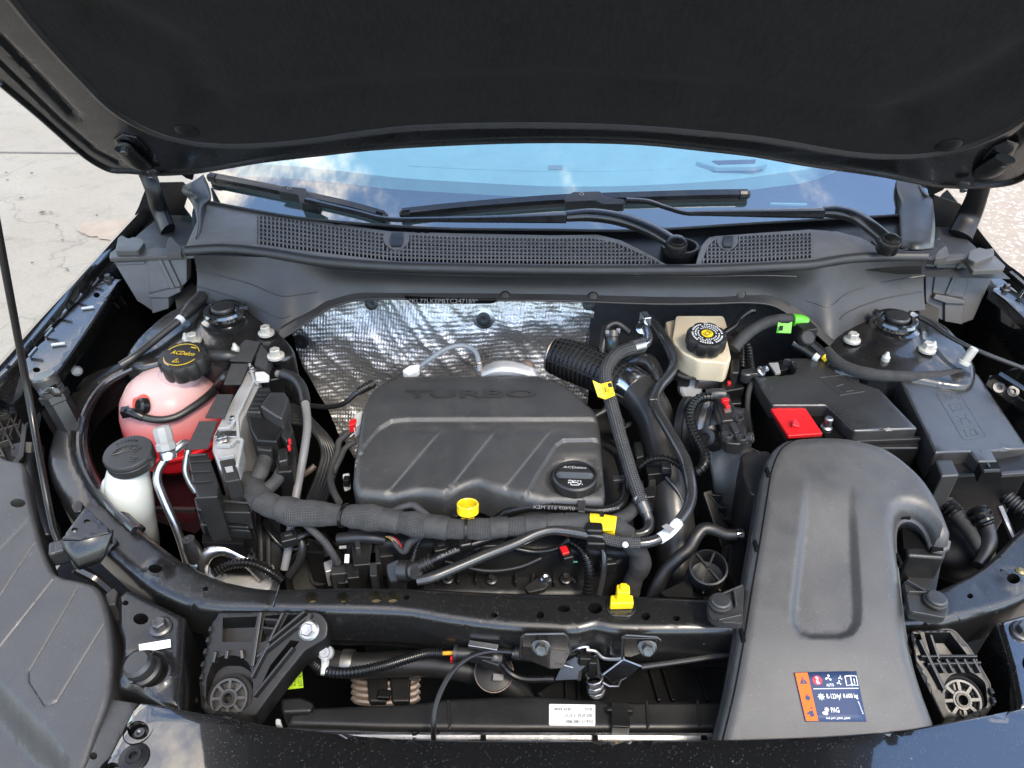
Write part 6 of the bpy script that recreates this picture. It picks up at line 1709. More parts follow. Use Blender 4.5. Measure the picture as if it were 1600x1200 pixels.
# red plug, ribbed conduit and other small things behind the beam
rp = thing('red_lock_plug', 'black plug with a red lock behind the cross beam', 'connector', PZ(884, 868, .82))
mb = MB(); mb.box(PZ(884, 868, .85), (.014, .022, .016), .35); mb.build('plug_body', M['plastic_dk'], rp, bevel=.002)
mb = MB(); mb.box(PZ(882, 860, .859), (.009, .012, .004), .35); mb.build('plug_lock', M['red'], rp, bevel=.001)
for i, c in enumerate(('wire_or', 'print_wh', 'wire_gn')):
    mb = MB(); mb.tube(PP([(890 + i, 874, .845), (894 + i * 2, 878, .84), (900 + i, 878, .838)]), .0009, n=5); mb.build('wire', M[c], rp)
hose('ribbed_conduit', 'black ribbed conduit arching down behind the cross beam', 'wiring loom', [(890, 846, .85), (903, 854, .848), (914, 868, .842), (920, 886, .832), (921, 905, .82), (917, 930, .80)], 7.5, M['rubber_sm'], ribs=(.0048, .0009))
hose('drain_pipe', 'glossy black pipe dropping beside the ribbed conduit', 'pipe', [(940, 850, .85), (944, 870, .84), (942, 900, .82), (935, 930, .80)], 5, M['pipe_bk'])
hose('vent_hose', 'smooth black hose snaking up to the air cleaner with a bright clamp', 'hose', [(1020, 935, .79), (1030, 910, .81), (1042, 890, .825), (1060, 872, .84), (1078, 856, .85), (1088, 838, .86), (1100, 826, .865), (1116, 828, .865), (1135, 835, .865), (1160, 835, .868)], [12, 11.5, 11, 10.5, 10, 10, 10, 9.5, 9, 8.5], M['rubber'], n=16)
o = bpy.data.objects['vent_hose']; sleeve(o, 'hose_clamp', M['chrome'], (1150, 835, .868), (1160, 835, .868), 9.4)
fn = thing('drain_funnel', 'black plastic funnel mouth with cross bars beside the duct', 'funnel', PZ(1100, 920, .78))
c = PZ(1107, 886, .872); ax = Vector((-.12, -.32, 1)).normalized()
mb = MB(); mb.lathe(c, ax, [(.012, -.075), (.020, -.06), (.0215, -.045), (.0255, -.042), (.0215, -.038), (.0225, 0), (.0205, .001), (.0195, -.03), (0, -.035)], 34); mb.build('cup', M['plastic'], fn)
_, u, w = perp(ax)
for a in (0.3, 1.35):
    d = u * math.cos(a) + w * math.sin(a); mb = MB(); mb.beam(c - d * .021 - ax * .004, c + d * .021 - ax * .004, .0022, .006, up=ax); mb.build('cross_bar', M['plastic'], fn)
for a in range(7):
    d = u * math.cos(a * .9) + w * math.sin(a * .9); mb = MB(); mb.beam(c + d * .0222 - ax * .044, c + d * .0222 - ax * .024, .002, .004, up=d); mb.build('gusset', M['plastic'], fn)
for P, lab, r in (((1010, 765), 'dark stacked valve block between the braided hose and the air pipe', 0),):
    vb = thing('valve_block', lab, 'valve block', PZ(1012, 790, .78))
    for L, z, m in (([(1008, 728), (1048, 722), (1050, 738), (1012, 742)], .875, 'plastic_dk'), ([(1014, 742), (1026, 740), (1024, 775), (1012, 778)], .865, 'plastic_lt'), ([(1002, 762), (1024, 758), (1024, 776), (1004, 778)], .87, 'plastic'), ([(1006, 780), (1020, 778), (1018, 802), (1006, 804)], .86, 'plastic_dk')):
        mb = MB(); zbox(mb, L, z, .03); mb.build('valve_part', M[m], vb, bevel=.002)
    mb = MB(); mb.box(PZ(1040, 732, .882), (.012, .010, .01)); mb.build('valve_plug', M['plastic_lt'], vb, bevel=.002)
    mb = MB(); zbox(mb, [(990, 690), (1004, 688), (1008, 712), (994, 716)], .87, .03); mb.build('valve_part', M['plastic'], vb, bevel=.003)

# ------------------------------------------------------------------ air path and lines right of the cover
be = hose('air_bellows', 'fat ribbed black rubber bellows between the foil and the air pipe', 'bellows', [(868, 556, .905), (890, 563, .905), (918, 573, .905), (948, 586, .903), (974, 599, .90)], [28, 31, 32, 31, 29], M['rubber'], n=28, ribs=(.0078, .0017))
W = PP([(866, 555, .905), (871, 557, .905)]); ax = (PZ(890, 563, .905) - PZ(868, 556, .905)).normalized()
mb = MB(); mb.lathe(W[0], ax, [(.022, -.006), (.028, -.004), (.0285, .006), (.026, .008)], 36); mb.build('collar', M['rubber_sm'], be)
mb = MB(); mb.ring(W[0] - ax * .002, ax, .0275, .0016, 36, 6); mb.build('collar_ring', M['copper'], be)
_, u, w = perp(ax)
for k in range(9):
    a = k * .35 - .6
    pts = [(868, 556, .905), (890, 563, .905), (918, 573, .905), (948, 586, .903), (974, 599, .90)]
    rr = [.0285, .0305, .0312, .0305, .0290]
    mb = MB(); mb.tube([PZ(*q) + (w * math.cos(a) + u * math.sin(a)) * r for q, r in zip(pts, rr)], .0014, n=6); mb.build('bellows_rib', M['rubber'], be)
ap = hose('air_pipe', 'broad glossy moulded air pipe bending down beside the engine cover', 'air pipe', [(972, 598, .90), (990, 607, .90), (1010, 628, .893), (1026, 660, .88), (1034, 700, .862), (1042, 745, .845), (1050, 800, .82), (1056, 850, .79), (1056, 905, .76), (1050, 950, .72)], [28, 30, 31, 30, 29, 31, 33, 32, 28, 24], M['turbo'], n=30)
hose('clamp_band', '', '', [(980, 600, .90), (990, 606, .90), (997, 612, .899)], 32.0, M['chrome'], n=30, parent=ap)
hose('moulded_bead', '', '', [(1040, 745, .87), (1060, 770, .855), (1070, 800, .835), (1066, 830, .81)], 3, M['turbo'], parent=ap)
bh = hose('refrigerant_hose', 'braided black hose with bright crimped ends and a yellow tag', 'hose', [(1002, 540, .962), (988, 544, .963), (972, 549, .962), (957, 560, .96), (947, 578, .955), (947, 600, .948), (954, 626, .94), (962, 655, .932), (970, 685, .925), (979, 715, .915), (987, 742, .908), (996, 768, .90), (1003, 786, .893)], 10.5, M['braid'], n=20)
hose('crimp_sleeve', '', '', [(988, 543.5, .963), (1004, 539, .962)], 11.5, M['zinc'], n=18, parent=bh)
hose('bright_elbow', '', '', [(1002, 540, .962), (1010, 535, .962), (1012, 524, .965), (1008, 512, .968), (1003, 503, .97)], [9, 8.5, 7.5, 7, 6], M['chrome'], n=16, parent=bh)
hose('crimp_sleeve', '', '', [(1000, 779, .895), (1010, 802, .885)], 10.5, M['zinc_dk'], n=18, parent=bh)
hose('crimp_ring', '', '', [(998, 776, .896), (1002, 783, .893)], 11.8, M['zinc'], n=18, parent=bh)
hose('dark_elbow', '', '', [(1009, 800, .886), (1014, 815, .88), (1012, 828, .878), (1000, 834, .876), (985, 834, .876)], [9, 8.5, 8, 7, 6], M['pipe_bk'], parent=bh)
mb = MB(); mb.prism(PP([(926, 594, .972), (938, 600, .968), (955, 596, .965), (961, 617, .955), (946, 623, .955), (934, 619, .958)]), .0012); yt = mb.build('yellow_tag', M['yellow_tape'], bh)
mb = MB(); zbox(mb, [(949, 599), (955, 598), (957, 604), (951, 605)], .9735, .0006); mb.build('tag_code', M['print_bk'], yt)
mb = MB(); mb.ring(PZ(941, 611, .9665), (0, -.4, 1), .0045, .0004, 14, 5); mb.ring(PZ(954, 611, .9625), (0, -.4, 1), .0035, .0004, 14, 5); mb.build('tag_mark', M['print_bk'], yt)
mb = MB(); mb.lathe(PZ(1004, 514, .966), (-.2, -.6, .8), [(.0095, -.004), (.0095, .004), (.006, .006), (0, .006)], 20); mb.build('port_cap', M['chrome'], bh)
mb = MB(); mb.box(PZ(1008, 500, .972), (.012, .02, .02), .3); mb.build('pipe_block', M['chrome'], bh, bevel=.002)
sh2 = hose('short_coolant_hose', 'short dark hose with a spring clamp standing behind the bellows', 'hose', [(955, 560, .91), (957, 545, .935), (957, 530, .95), (956, 520, .955)], [11, 11, 10, 9], M['rubber'], n=18)
hose('spring_clamp', '', '', [(957, 528, .951), (957, 519, .957)], 11.5, M['zinc_dk'], parent=sh2)
mb = MB(); mb.box(PZ(949, 519, .962), (.006, .004, .006)); mb.box(PZ(966, 517, .962), (.006, .004, .008)); mb.build('clamp_ear', M['grey_pl'], sh2, bevel=.001)
for (x, y) in ((955, 535), (965, 548)):
    mb = MB(); mb.box(PZ(x, y, .96), (.003, .002, .006)); mb.build('blue_mark', mat('blue_paint_mark', (.02, .16, .32), .5), sh2)
hose('moulded_hose', 'glossy dark hose looping under the black pipe', 'hose', [(985, 570, .91), (1000, 562, .92), (1014, 566, .92), (1024, 580, .915), (1032, 600, .905)], [11, 12, 12, 11, 9], M['pipe_bk'])
# ------------------------------------------------------------------ left side of the bay
tc = PZ(270, 645, .860)
def on_tank(px, py, off=.006):
    """where the sight line meets the tank's rounded side, a little in front of it"""
    d = ray(px, py).normalized(); o = CAM - tc; o = Vector((o.x, o.y, o.z / .92)); e = Vector((d.x, d.y, d.z / .92))
    A_, B_, C_ = e.dot(e), o.dot(e), o.dot(o) - .0755 ** 2
    q = B_ * B_ - A_ * C_
    t = (-B_ - math.sqrt(q)) / A_ if q > 0 else -B_ / A_
    return CAM + d * (t - off)
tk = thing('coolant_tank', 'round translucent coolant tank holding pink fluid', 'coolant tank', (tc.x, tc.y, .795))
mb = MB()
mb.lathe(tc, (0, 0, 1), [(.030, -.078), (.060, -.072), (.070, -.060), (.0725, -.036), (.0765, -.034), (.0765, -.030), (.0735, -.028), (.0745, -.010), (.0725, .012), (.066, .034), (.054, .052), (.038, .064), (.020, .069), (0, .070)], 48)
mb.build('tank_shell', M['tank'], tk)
mb = MB(); mb.lathe(tc, (.03, -.05, 1), [(0, -.073), (.056, -.068), (.066, -.057), (.0700, -.036), (.0715, -.028), (.0722, -.012), (.0720, -.004), (0, -.004)], 48); mb.build('coolant', M['coolant'], tk)
mb = MB(); mb.tube([PZ(280, 606, .895), PZ(282, 588, .922), PZ(284, 572, .945), PZ(284, 562, .955)], [.034, .030, .0255, .0245], n=28); mb.build('filler_neck', M['tank'], tk)
mb = MB(); mb.lathe(on_tank(224, 630, -.004), (-.55, -.65, .45), [(.015, -.01), (.013, .002), (.009, .008), (.008, .012)], 20); mb.build('spout', mat('red_tank_spout', (.62, .10, .07), .3), tk)
mb = MB(); mb.tube([tc + Vector((.030, -.058, .018)), tc + Vector((.056, -.030, .028)), tc + Vector((.066, .0, .030))], .0016, n=6); mb.build('mould_line', M['tank'], tk)
cpt = node('cap', tk, PZ(284, 560, .94), 'scalloped black cap with yellow print')
cc = PZ(284, 555, .962)
mb = MB(); mb.lathe(cc, (-.02, -.10, 1), [(.020, -.030), (.0335, -.026), (.0345, -.022), (.0345, -.004), (.0325, 0), (.0, .001)], 80, lobes=(10, .085)); mb.build('cap_body', M['plastic'], cpt)
axc = Vector((-.02, -.10, 1)).normalized()
def ccp(x, y, h=.0014): return cc + Vector((x, y, 0)) * .001 + axc * h + Vector((0, 0, y * .0001))
mb = MB()
def arc(r, a0, a1, n=26): return [ccp(r * math.cos(a), r * math.sin(a) * .98) for a in np.linspace(a0, a1, n)]
mb.tube(arc(24.5, .35, 2.75), .0006, n=5, smooth=False); mb.tube(arc(24.5, 3.5, 5.9), .0006, n=5, smooth=False)
T3 = [ccp(-7, -17), ccp(3, -17), ccp(-2, -9), ccp(-7, -17)]
mb.tube(T3, .0006, n=5, smooth=False); mb.tube([ccp(-2, -12), ccp(-2, -15)], .0005, n=5, smooth=False)
mb.tube([ccp(8, 17), ccp(16, 15)], .0009, n=5, smooth=False)
mb.build('cap_sign', M['print_yl'], cpt)
mb = MB(); text_mesh(mb, 'ACDelco', ccp(-17, .5), ccp(19, -3), ccp(-15.5, 9), lift=.0003, bold=.02); mb.build('cap_print', M['print_yl'], cpt)
TH = [on_tank(214, 648, .012), on_tank(232, 654, .008), on_tank(254, 656, .008), on_tank(276, 651, .008), on_tank(300, 637, .008), on_tank(322, 621, .010), on_tank(338, 605, .012), PZ(349, 590, .935), PZ(361, 582, .932), PZ(384, 578, .925)]
mb = MB(); mb.tube(TH, [.0056, .0054, .0054, .0054, .0056, .0058, .0058, .0058, .0056, .0056], n=16)
th_ = tag(mb.build('tank_hose', M['rubber']), 'thin black hose sweeping round the coolant tank from its side spout', 'hose')
mb = MB(); mb.lathe(on_tank(220, 634, .010), (-.55, -.65, .45), [(.0115, -.008), (.0115, .001), (.009, .004), (.0045, .0045), (0, .003)], 20); mb.build('spout_collar', M['rubber_sm'], th_)
mb = MB(); mb.tube([on_tank(194, 646, .012), on_tank(204, 644, .016), on_tank(213, 647, .014), on_tank(224, 652, .010)], [.0055, .0065, .0075, .0065], n=14); mb.box(on_tank(196, 644, .014), (.010, .012, .012), .3); mb.build('elbow_clip', M['rubber_sm'], th_)
# washer filler
ws = thing('washer_filler', 'milky white washer fluid filler neck beside the bowed beam', 'washer filler', PZ(205, 800, .76))
W = PP([(201, 722, .902), (201, 735, .893), (200, 750, .880), (201, 768, .866), (208, 788, .846), (216, 806, .82), (224, 830, .78), (228, 850, .72)])
mb = MB(); mb.tube(W, [S(r, p) for r, p in zip((29, 30, 33, 35, 31, 25, 21, 20), W)], n=32); mb.build('neck', M['washer'], ws)
mb = MB(); mb.tube(PP([(180, 742, .89), (172, 755, .88), (172, 770, .868), (190, 795, .84)]), [.006, .010, .011, .008], n=14); mb.build('side_web', M['washer'], ws)
mb = MB(); mb.lathe(PZ(181, 778, .872), (-.5, -.7, .4), [(.009, -.003), (.009, .002), (.005, .003), (.004, -.001), (0, -.001)], 18); mb.build('grommet', M['rubber'], ws)
wc = node('cap', ws, PZ(199, 715, .90), 'round black cap with windscreen spray sign')
cw = PZ(199, 705, .925); axw = Vector((.0, -.08, 1)).normalized()
mb = MB(); mb.lathe(cw, axw, [(.0285, -.023), (.0305, -.020), (.0305, -.010), (.0295, -.009), (.0310, -.008), (.0310, -.003), (.0295, -.0005), (0, .0006)], 44); mb.build('cap_body', M['rubber'], wc)
mb = MB(); mb.prism([PZ(*q) for q in ((214, 712, .922), (228, 707, .922), (238, 713, .920), (222, 722, .920))], .006); mb.build('pull_tab', M['rubber'], wc, bevel=.002)
def cwp(x, y): return cw + Vector((x * .001, y * .001, .0008 + y * .00008))
mb = MB()
for L in ([(-17, -8), (-14, 2), (-6, 9), (5, 11), (15, 8), (10, -1), (3, 1), (-4, 0), (-9, -5), (-17, -8)], [(-8, 4), (-5, 1)], [(1, 8), (2, 3)], [(9, 6), (7, 2)], [(6, -9), (19, -11)], [(7, -12), (17, -14)], [(9, -16), (16, -17)]):
    mb.tube([cwp(*q) for q in L], .0007, n=5, smooth=False)
for k in range(8):
    a = 2.5 - k * .16; mb.tube([cwp(22 * math.cos(a) - 1, 19 * math.sin(a)), cwp(25 * math.cos(a) - 1, 21.5 * math.sin(a))], .0008, n=5, smooth=False)
mb.build('spray_sign', M['emboss'], wc)
# aircon line with its service caps
ac = hose('aircon_pipe', 'bare aluminium aircon pipe standing up with a grey service cap', 'pipe', [(293, 880, .78), (286, 855, .80), (276, 826, .825), (263, 796, .85), (252, 770, .87), (246, 752, .884), (247, 736, .895), (256, 720, .903), (268, 708, .908), (280, 698, .912), (289, 692, .912), (294, 698, .905), (292, 714, .895), (290, 735, .88), (296, 752, .865), (306, 768, .85)], [6.5] * 10 + [6.2, 5.5, 5, 5, 5, 5], M['alu_pipe'], n=18)
c0, c1 = PZ(263, 712, .912), PZ(253, 670, .945); axv = (c1 - c0).normalized(); L = (c1 - c0).length
mb = MB(); mb.lathe(c0, axv, [(.010, -.004), (.0105, .004), (.0095, .006)], 18); mb.build('valve_body', M['alu_pipe'], ac)
mb = MB(); mb.lathe(c0 + axv * .007, axv, [(.0095, 0), (.0125, .002), (.0125, .010), (.0105, .012), (.0115, .016), (.0115, L - .008), (.0095, L - .004), (.003, L - .004), (.002, L - .006), (0, L - .006)], 8); mb.build('service_cap', M['grey_pl'], ac)
sc = thing('black_service_cap', 'black knurled service cap on a short blue stub near the bowed beam', 'cap', PZ(305, 870, .80))
c0, c1 = PZ(308, 874, .815), PZ(294, 843, .85); axv = (c1 - c0).normalized()
mb = MB(); mb.lathe(c0, axv, [(.0095, 0), (.0105, .002), (.0105, .022), (.0085, .030), (.0080, .036), (.003, .036), (.002, .034), (0, .034)], 20); mb.build('cap_body', M['rubber'], sc)
mb = MB(); mb.lathe(c0, axv, [(.010, -.012), (.011, -.002), (.009, .0)], 16); mb.build('stub', mat('blue_anodised', (.30, .42, .55), .35, metal=.8), sc)
hose('aircon_line', 'fat bright aluminium aircon line bent into an arch behind the bowed beam', 'pipe', [(313, 910, .79), (315, 892, .80), (318, 876, .815), (330, 862, .825), (350, 858, .825), (370, 866, .815), (392, 880, .80), (412, 900, .78)], 10.5, M['alu'], n=20)
hose('compressor_loom', 'ribbed black wiring loom arching over the bright bracket', 'wiring loom', [(335, 895, .80), (350, 885, .808), (370, 880, .812), (395, 881, .812), (420, 892, .805), (440, 908, .79)], 7, M['rubber_sm'], ribs=(.0048, .0008))
mb = MB(); mb.lathe(PZ(372, 905, .765), (0, -.2, 1), [(.048, -.03), (.048, .0), (.044, .004), (.020, .004), (.018, 0), (0, 0)], 36); o = mb.build('compressor_bracket', M['cast']); tag(o, 'round bright cast bracket partly hidden by the bowed beam', 'bracket')

# control module with connectors and foam strips
em = thing('control_module', 'bare metal engine control module standing beside the coolant tank', 'control module', PZ(370, 660, .80))
ez = Pl(.934, .86, .10)
mb = MB(); mb.prism([ez.at(x, y) for x, y in ((390, 570), (405, 583), (404, 604), (390, 636), (378, 656), (374, 682), (380, 700), (372, 734), (343, 734), (331, 702), (333, 680), (350, 646), (376, 600))], .085); body_ = mb.build('module_body', M['cast'], em, bevel=.003)
def rim(L, w=.004, h=.006, nm='rim', m=None, up=.004):
    mb = MB()
    for a, b in zip(L[:-1], L[1:]): mb.beam(ez.at(*a) + Vector((0, 0, up)), ez.at(*b) + Vector((0, 0, up)), w, h)
    return mb.build(nm, m or M['grey_pl'], em, bevel=.001)
rim([(391, 573), (398, 600), (372, 655), (374, 690)]); rim([(398, 600), (404, 604)]); rim([(380, 640), (362, 672), (342, 674)]); rim([(340, 700), (362, 700), (371, 690), (380, 692), (372, 734)]); rim([(345, 720), (368, 716)])
for (x, y) in ((395, 582), (365, 660), (345, 692), (352, 690)):
    mb = MB(); mb.bolt(ez.at(x, y) + Vector((0, 0, .003)), (0, 0, 1), .006, .006); mb.build('screw', M['zinc'], em)
mb = MB(); mb.prism([ez.at(x, y) + Vector((0, 0, .006)) for x, y in ((399, 586), (414, 585), (422, 591), (421, 598), (401, 600))], .006); mb.build('pale_tab', M['white_pl'], em, bevel=.0015)
mb = MB(); mb.prism([ez.at(x, y) + Vector((0, 0, .004)) for x, y in ((340, 676), (372, 676), (374, 686), (336, 686))], .003); mb.build('bright_plate', M['alu'], em, bevel=.001)
mb = MB(); mb.prism([ez.at(x, y) + Vector((0, 0, .003)) for x, y in ((343, 722), (367, 718), (376, 752), (352, 756))], .05); mb.build('grey_block', M['mech'], em, bevel=.002)
mb = MB(); mb.prism([ez.at(x, y) + Vector((0, 0, .0045)) for x, y in ((352, 734), (364, 732), (366, 740), (355, 742))], .001); mb.build('block_label', M['grey_pl'], em)
for i, L in enumerate(([(383, 536), (408, 540), (394, 571), (360, 569)], [(363, 574), (391, 574), (377, 606), (351, 606)], [(341, 622), (366, 622), (352, 658), (322, 658)], [(313, 664), (341, 664), (327, 706), (292, 708)])):
    mb = MB(); mb.prism([ez.at(x, y) + Vector((0, 0, .007)) for x, y in L], .0025); mb.build('foam_strip', M['pad'], em, bevel=.0006)
mb = MB(); mb.prism([ez.at(x, y) + Vector((0, 0, .006)) for x, y in ((408, 541), (424, 558), (416, 582), (398, 574))], .05); mb.build('foam_strip', M['pad'], em, bevel=.002)
mk = thing('module_bracket', 'stepped black plastic carrier holding the control module', 'bracket', PZ(340, 780, .72))
for L, z, h, m in (([(292, 709), (324, 707), (342, 756), (340, 776), (308, 778), (300, 750)], .918, .12, 'plastic'), ([(303, 778), (314, 764), (340, 770), (388, 784), (391, 801), (340, 800), (307, 796)], .885, .02, 'plastic'), ([(308, 798), (380, 800), (391, 806), (392, 812), (310, 808)], .868, .018, 'plastic_lt'), ([(311, 818), (380, 820), (392, 830), (316, 823)], .855, .016, 'plastic'),
                   ([(318, 822), (386, 828), (380, 850), (314, 848)], .84, .06, 'void'), ([(312, 806), (390, 810), (386, 824), (316, 820)], .86, .05, 'plastic_dk')):
    mb = MB(); zbox(mb, L, z, h); mb.build('carrier_step', M[m], mk, bevel=.002)
for a_, b_ in (((305, 779), (388, 786)), ((310, 799), (388, 802)), ((314, 820), (388, 824)), ((296, 712), (322, 710))):
    mb = MB(); mb.beam(PZ(*a_, .8885 if a_[1] < 790 else (.8715 if a_[1] < 810 else .858)) if a_[1] > 720 else PZ(*a_, .9195), PZ(*b_, .8885 if a_[1] < 790 else (.8715 if a_[1] < 810 else .858)) if a_[1] > 720 else PZ(*b_, .9195), .003, .003); mb.build('carrier_rib', M['plastic_lt'], mk, bevel=.0008)
for y_ in (722, 738, 754):
    mb = MB(); mb.beam(PZ(298, y_, .9190), PZ(330, y_ - 2, .9190), .0022, .0025); mb.build('carrier_rib', M['plastic'], mk, bevel=.0006)
cn = thing('module_connector', 'large black lever connectors plugged into the control module', 'connector', PZ(425, 660, .82))
for L, z, h, m in (([(403, 604), (423, 605), (407, 644), (384, 643)], .938, .03, 'plastic'), ([(422, 612), (445, 612), (451, 622), (440, 654), (431, 650), (406, 634)], .945, .035, 'plastic_lt'), ([(386, 646), (436, 650), (440, 672), (432, 690), (400, 688), (390, 670)], .928, .05, 'plastic_dk'),
                   ([(436, 655), (452, 652), (458, 672), (448, 690), (436, 680)], .925, .05, 'plastic'), ([(426, 688), (456, 684), (462, 712), (456, 736), (432, 738)], .905, .06, 'plastic_dk'), ([(404, 684), (430, 686), (424, 704), (400, 702)], .918, .04, 'plastic'), ([(433, 700), (448, 698), (450, 718), (434, 722)], .914, .02, 'plastic')):
    mb = MB(); zbox(mb, L, z, h); mb.build('connector_block', M[m], cn, bevel=.003)
for i in range(5):
    mb = MB(); a = (406 - i * 4, 610 + i * 7); mb.beam(PZ(*a, .940), PZ(a[0] + 15, a[1] + .5, .940), .0016, .002); mb.build('rib', M['plastic_lt'], cn)
for (x, y) in ((445, 660), (453, 690), (452, 700)):
    mb = MB(); mb.box(PZ(x, y, .925), (.003, .004, .008)); mb.build('red_lock', M['red'], cn, bevel=.0008)
mb = MB(); zbox(mb, [(415, 574), (436, 572), (440, 590), (420, 594)], .925, .04); o = mb.build('relay_block', M['plastic_dk'], bevel=.003); tag(o, 'small dark block at the foot of the strut tower next to the foil', 'connector')
# grey vacuum line and ribbed black duct
gp = hose('vacuum_line', 'grey line bending down from the dark block past the ribbed bundle', 'pipe', [(433, 584, .93), (448, 586, .932), (462, 594, .93), (472, 608, .925), (476, 626, .92), (479, 645, .915), (480, 668, .91), (476, 700, .90), (470, 735, .885), (463, 772, .87), (455, 820, .84), (450, 860, .81), (444, 890, .79)], [6, 6.5, 7, 7.5, 7, 6.5, 6.5, 6.5, 6.5, 6.5, 6.5, 6.5, 6], mat('grey_tube', .16, .45), n=16)
hose('rubber_bend', '', '', [(440, 584, .932), (456, 589, .931), (468, 600, .928), (474, 614, .923), (477, 630, .919)], 8.5, M['rubber'], n=16, parent=gp)
rd = thing('ribbed_bundle', 'fan of ribbed black hoses arching behind the grey line', 'hose', PZ(510, 700, .70))
for i in range(6):
    o = i * 5.5
    mb = MB(); W = PP([(450, 660 - o, .885), (470, 662 - o * .8, .885), (490, 674 - o * .5, .88), (502 + o * .5, 692 - o * .1, .87), (505 + o * .8, 712 + o * .1, .855), (497 + o * .85, 742 + o * .2, .835), (480 + o * .9, 785 + o * .1, .80)])
    mb.tube(W, S(4.2, W[2]), n=10); mb.build('hose_strand', M['rubber'], rd)
mb = MB(); mb.tube(PP([(470, 745, .80), (484, 735, .81), (492, 728, .815)]), .0045, n=10); o = mb.build('brass_fitting', M['copper']); tag(o, 'small pale metal pipe end deep beside the ribbed bundle', 'fitting')
# seal at the tower foot, bonnet cable, and inner arches
hose('tower_seal', 'fuzzy black seal strip behind the coolant cap', 'seal', [(312, 556, .945), (335, 556, .945), (358, 556, .945), (372, 556, .94)], [8, 9, 9, 7], M['rubber'], wob=.1)
hc_ = hose('cable_hose', 'black hose with a white collar running along the tower foot', 'hose', [(312, 468, .965), (298, 482, .962), (284, 497, .958), (262, 515, .952), (236, 536, .945), (210, 557, .94), (188, 571, .935)], [10, 10, 6, 6, 6, 6, 6], M['rubber'])
hose('collar', '', '', [(284, 497, .959), (279, 502, .957)], 7.5, M['white_pl'], parent=hc_)
hose('rubber_end', '', '', [(316, 462, .966), (300, 480, .962), (288, 493, .959)], [9, 11, 8], M['rubber'], parent=hc_)
for dz, dx, r, m in ((0, 0, 4, 'paint_in'), (-.025, 7, 6, 'paint_in'), (-.05, 13, 4, 'paint_in')):
    mb = MB(); mb.tube(PP([(208 + dx, 575, .925 + dz), (165 + dx, 598, .918 + dz), (138 + dx, 632, .908 + dz), (124 + dx, 676, .90 + dz), (126 + dx, 716, .893 + dz), (144 + dx, 758, .885 + dz), (172 + dx, 792, .88 + dz), (210 + dx, 828, .875 + dz)]), .0045 if r < 5 else .0065, n=8); mb.build('arch_flange', M[m], body)
mb = MB(); mb.prism(PP([(228, 690, .80), (300, 700, .80), (320, 800, .74), (300, 820, .70), (235, 800, .72)]), .02); mb.build('washer_tank_top', mat('coolant_reflection_tint', (.05, .008, .012), .3), ws) if False else mb.build('inner_panel', mat('coolant_reflection_tint', (.045, .008, .012), .3), body)  # dark panel; its maroon base colour paints in the coolant's red reflection
mb = MB(); mb.beam(PZ(232, 795, .775), PZ(306, 797, .775), .006, .006); mb.build('panel_edge', M['zinc_dk'], body)
for (x, y) in ((112, 560), (120, 580)):
    mb = MB(); mb.lathe(PZ(x, y, .90), (.6, -.4, .5), [(.008, 0), (.008, .003), (.005, .005), (0, .005)], 14); mb.build('apron_plug', M['white_zn'], body)
# ------------------------------------------------------------------ right side of the bay
# intake duct in front
du = thing('intake_duct', 'big smooth grey plastic air intake duct with a hooked end', 'intake duct', PZ(1290, 950, .80))
DP = Pl(.946, .74, .33)
d_out = spl([(1096, 1240), (1117, 1156), (1137, 1074), (1153, 986), (1163, 915), (1175, 845), (1185, 782), (1192, 735), (1204, 702), (1225, 684), (1252, 679)], n=4)[:-1] + spl([(1252, 679), (1287, 678), (1320, 679), (1350, 684), (1380, 692), (1405, 706), (1428, 724), (1449, 745), (1467, 772), (1480, 800), (1490, 826)], n=4)[:-1] + \
    [(1490, 826), (1488, 836), (1478, 841), (1466, 839)] + spl([(1466, 839), (1461, 824), (1453, 809), (1442, 798), (1428, 792), (1415, 794), (1407, 802), (1404, 816), (1405, 850), (1409, 886), (1414, 930), (1422, 986), (1432, 1030), (1446, 1075), (1468, 1135), (1498, 1240)], n=4)[1:]
gL, gR = 1, 1
TROUGH = [(1257, 700), (1256, 780), (1250, 850), (1242, 920), (1238, 955), (1240, 976), (1250, 990), (1266, 996), (1312, 996), (1330, 990), (1340, 975), (1342, 952), (1338, 880), (1333, 800), (1331, 700)]
def duct_extra(px, py):
    P = np.column_stack([px, py])
    # pressed trough, tapering out at the top
    TR = TROUGH
    ins = inside(P, TR); dd = seg_dist(P, TR); sdn = np.where(ins, dd, -dd)
    z = -.0065 * sstep(py, 738, 880) * sstep(sdn, -6, 9)
    # soft swelling across the back of the bend and the body
    z = z + .003 * np.exp(-(((px - 1290) / 95) ** 2)) * (1 - sstep(py, 1000, 1130))
    return z
mb = MB(); plate(mb, d_out, DP, er=.016, thick=.016, extra=duct_extra, sp=.0042, lines=[(TROUGH, (-6, -4, -2, 0, 2, 4, 6, 9))])
mb.build('upper_shell', M['duct'], du)
mb = MB(); lo_pl = Pl(DP.z0 - .030, DP.y0, DP.sy)
cen = np.array([1290, 900])
lo2_ = []
for (x, y) in d_out:
    p = DP.at(x, y); q = proj([[p.x, p.y, p.z - .030]])[0]; lo2_.append((q[0], q[1]))
mb2 = MB(); plate(mb2, lo2_, lo_pl, er=.0, thick=.035, sp=.03); mb2.build('lower_shell', M['plastic'], du)
SEAM = spl([(1244, 686), (1222, 701), (1207, 732), (1198, 782), (1188, 845), (1176, 915), (1165, 986), (1149, 1074), (1129, 1156), (1112, 1215)], n=5)
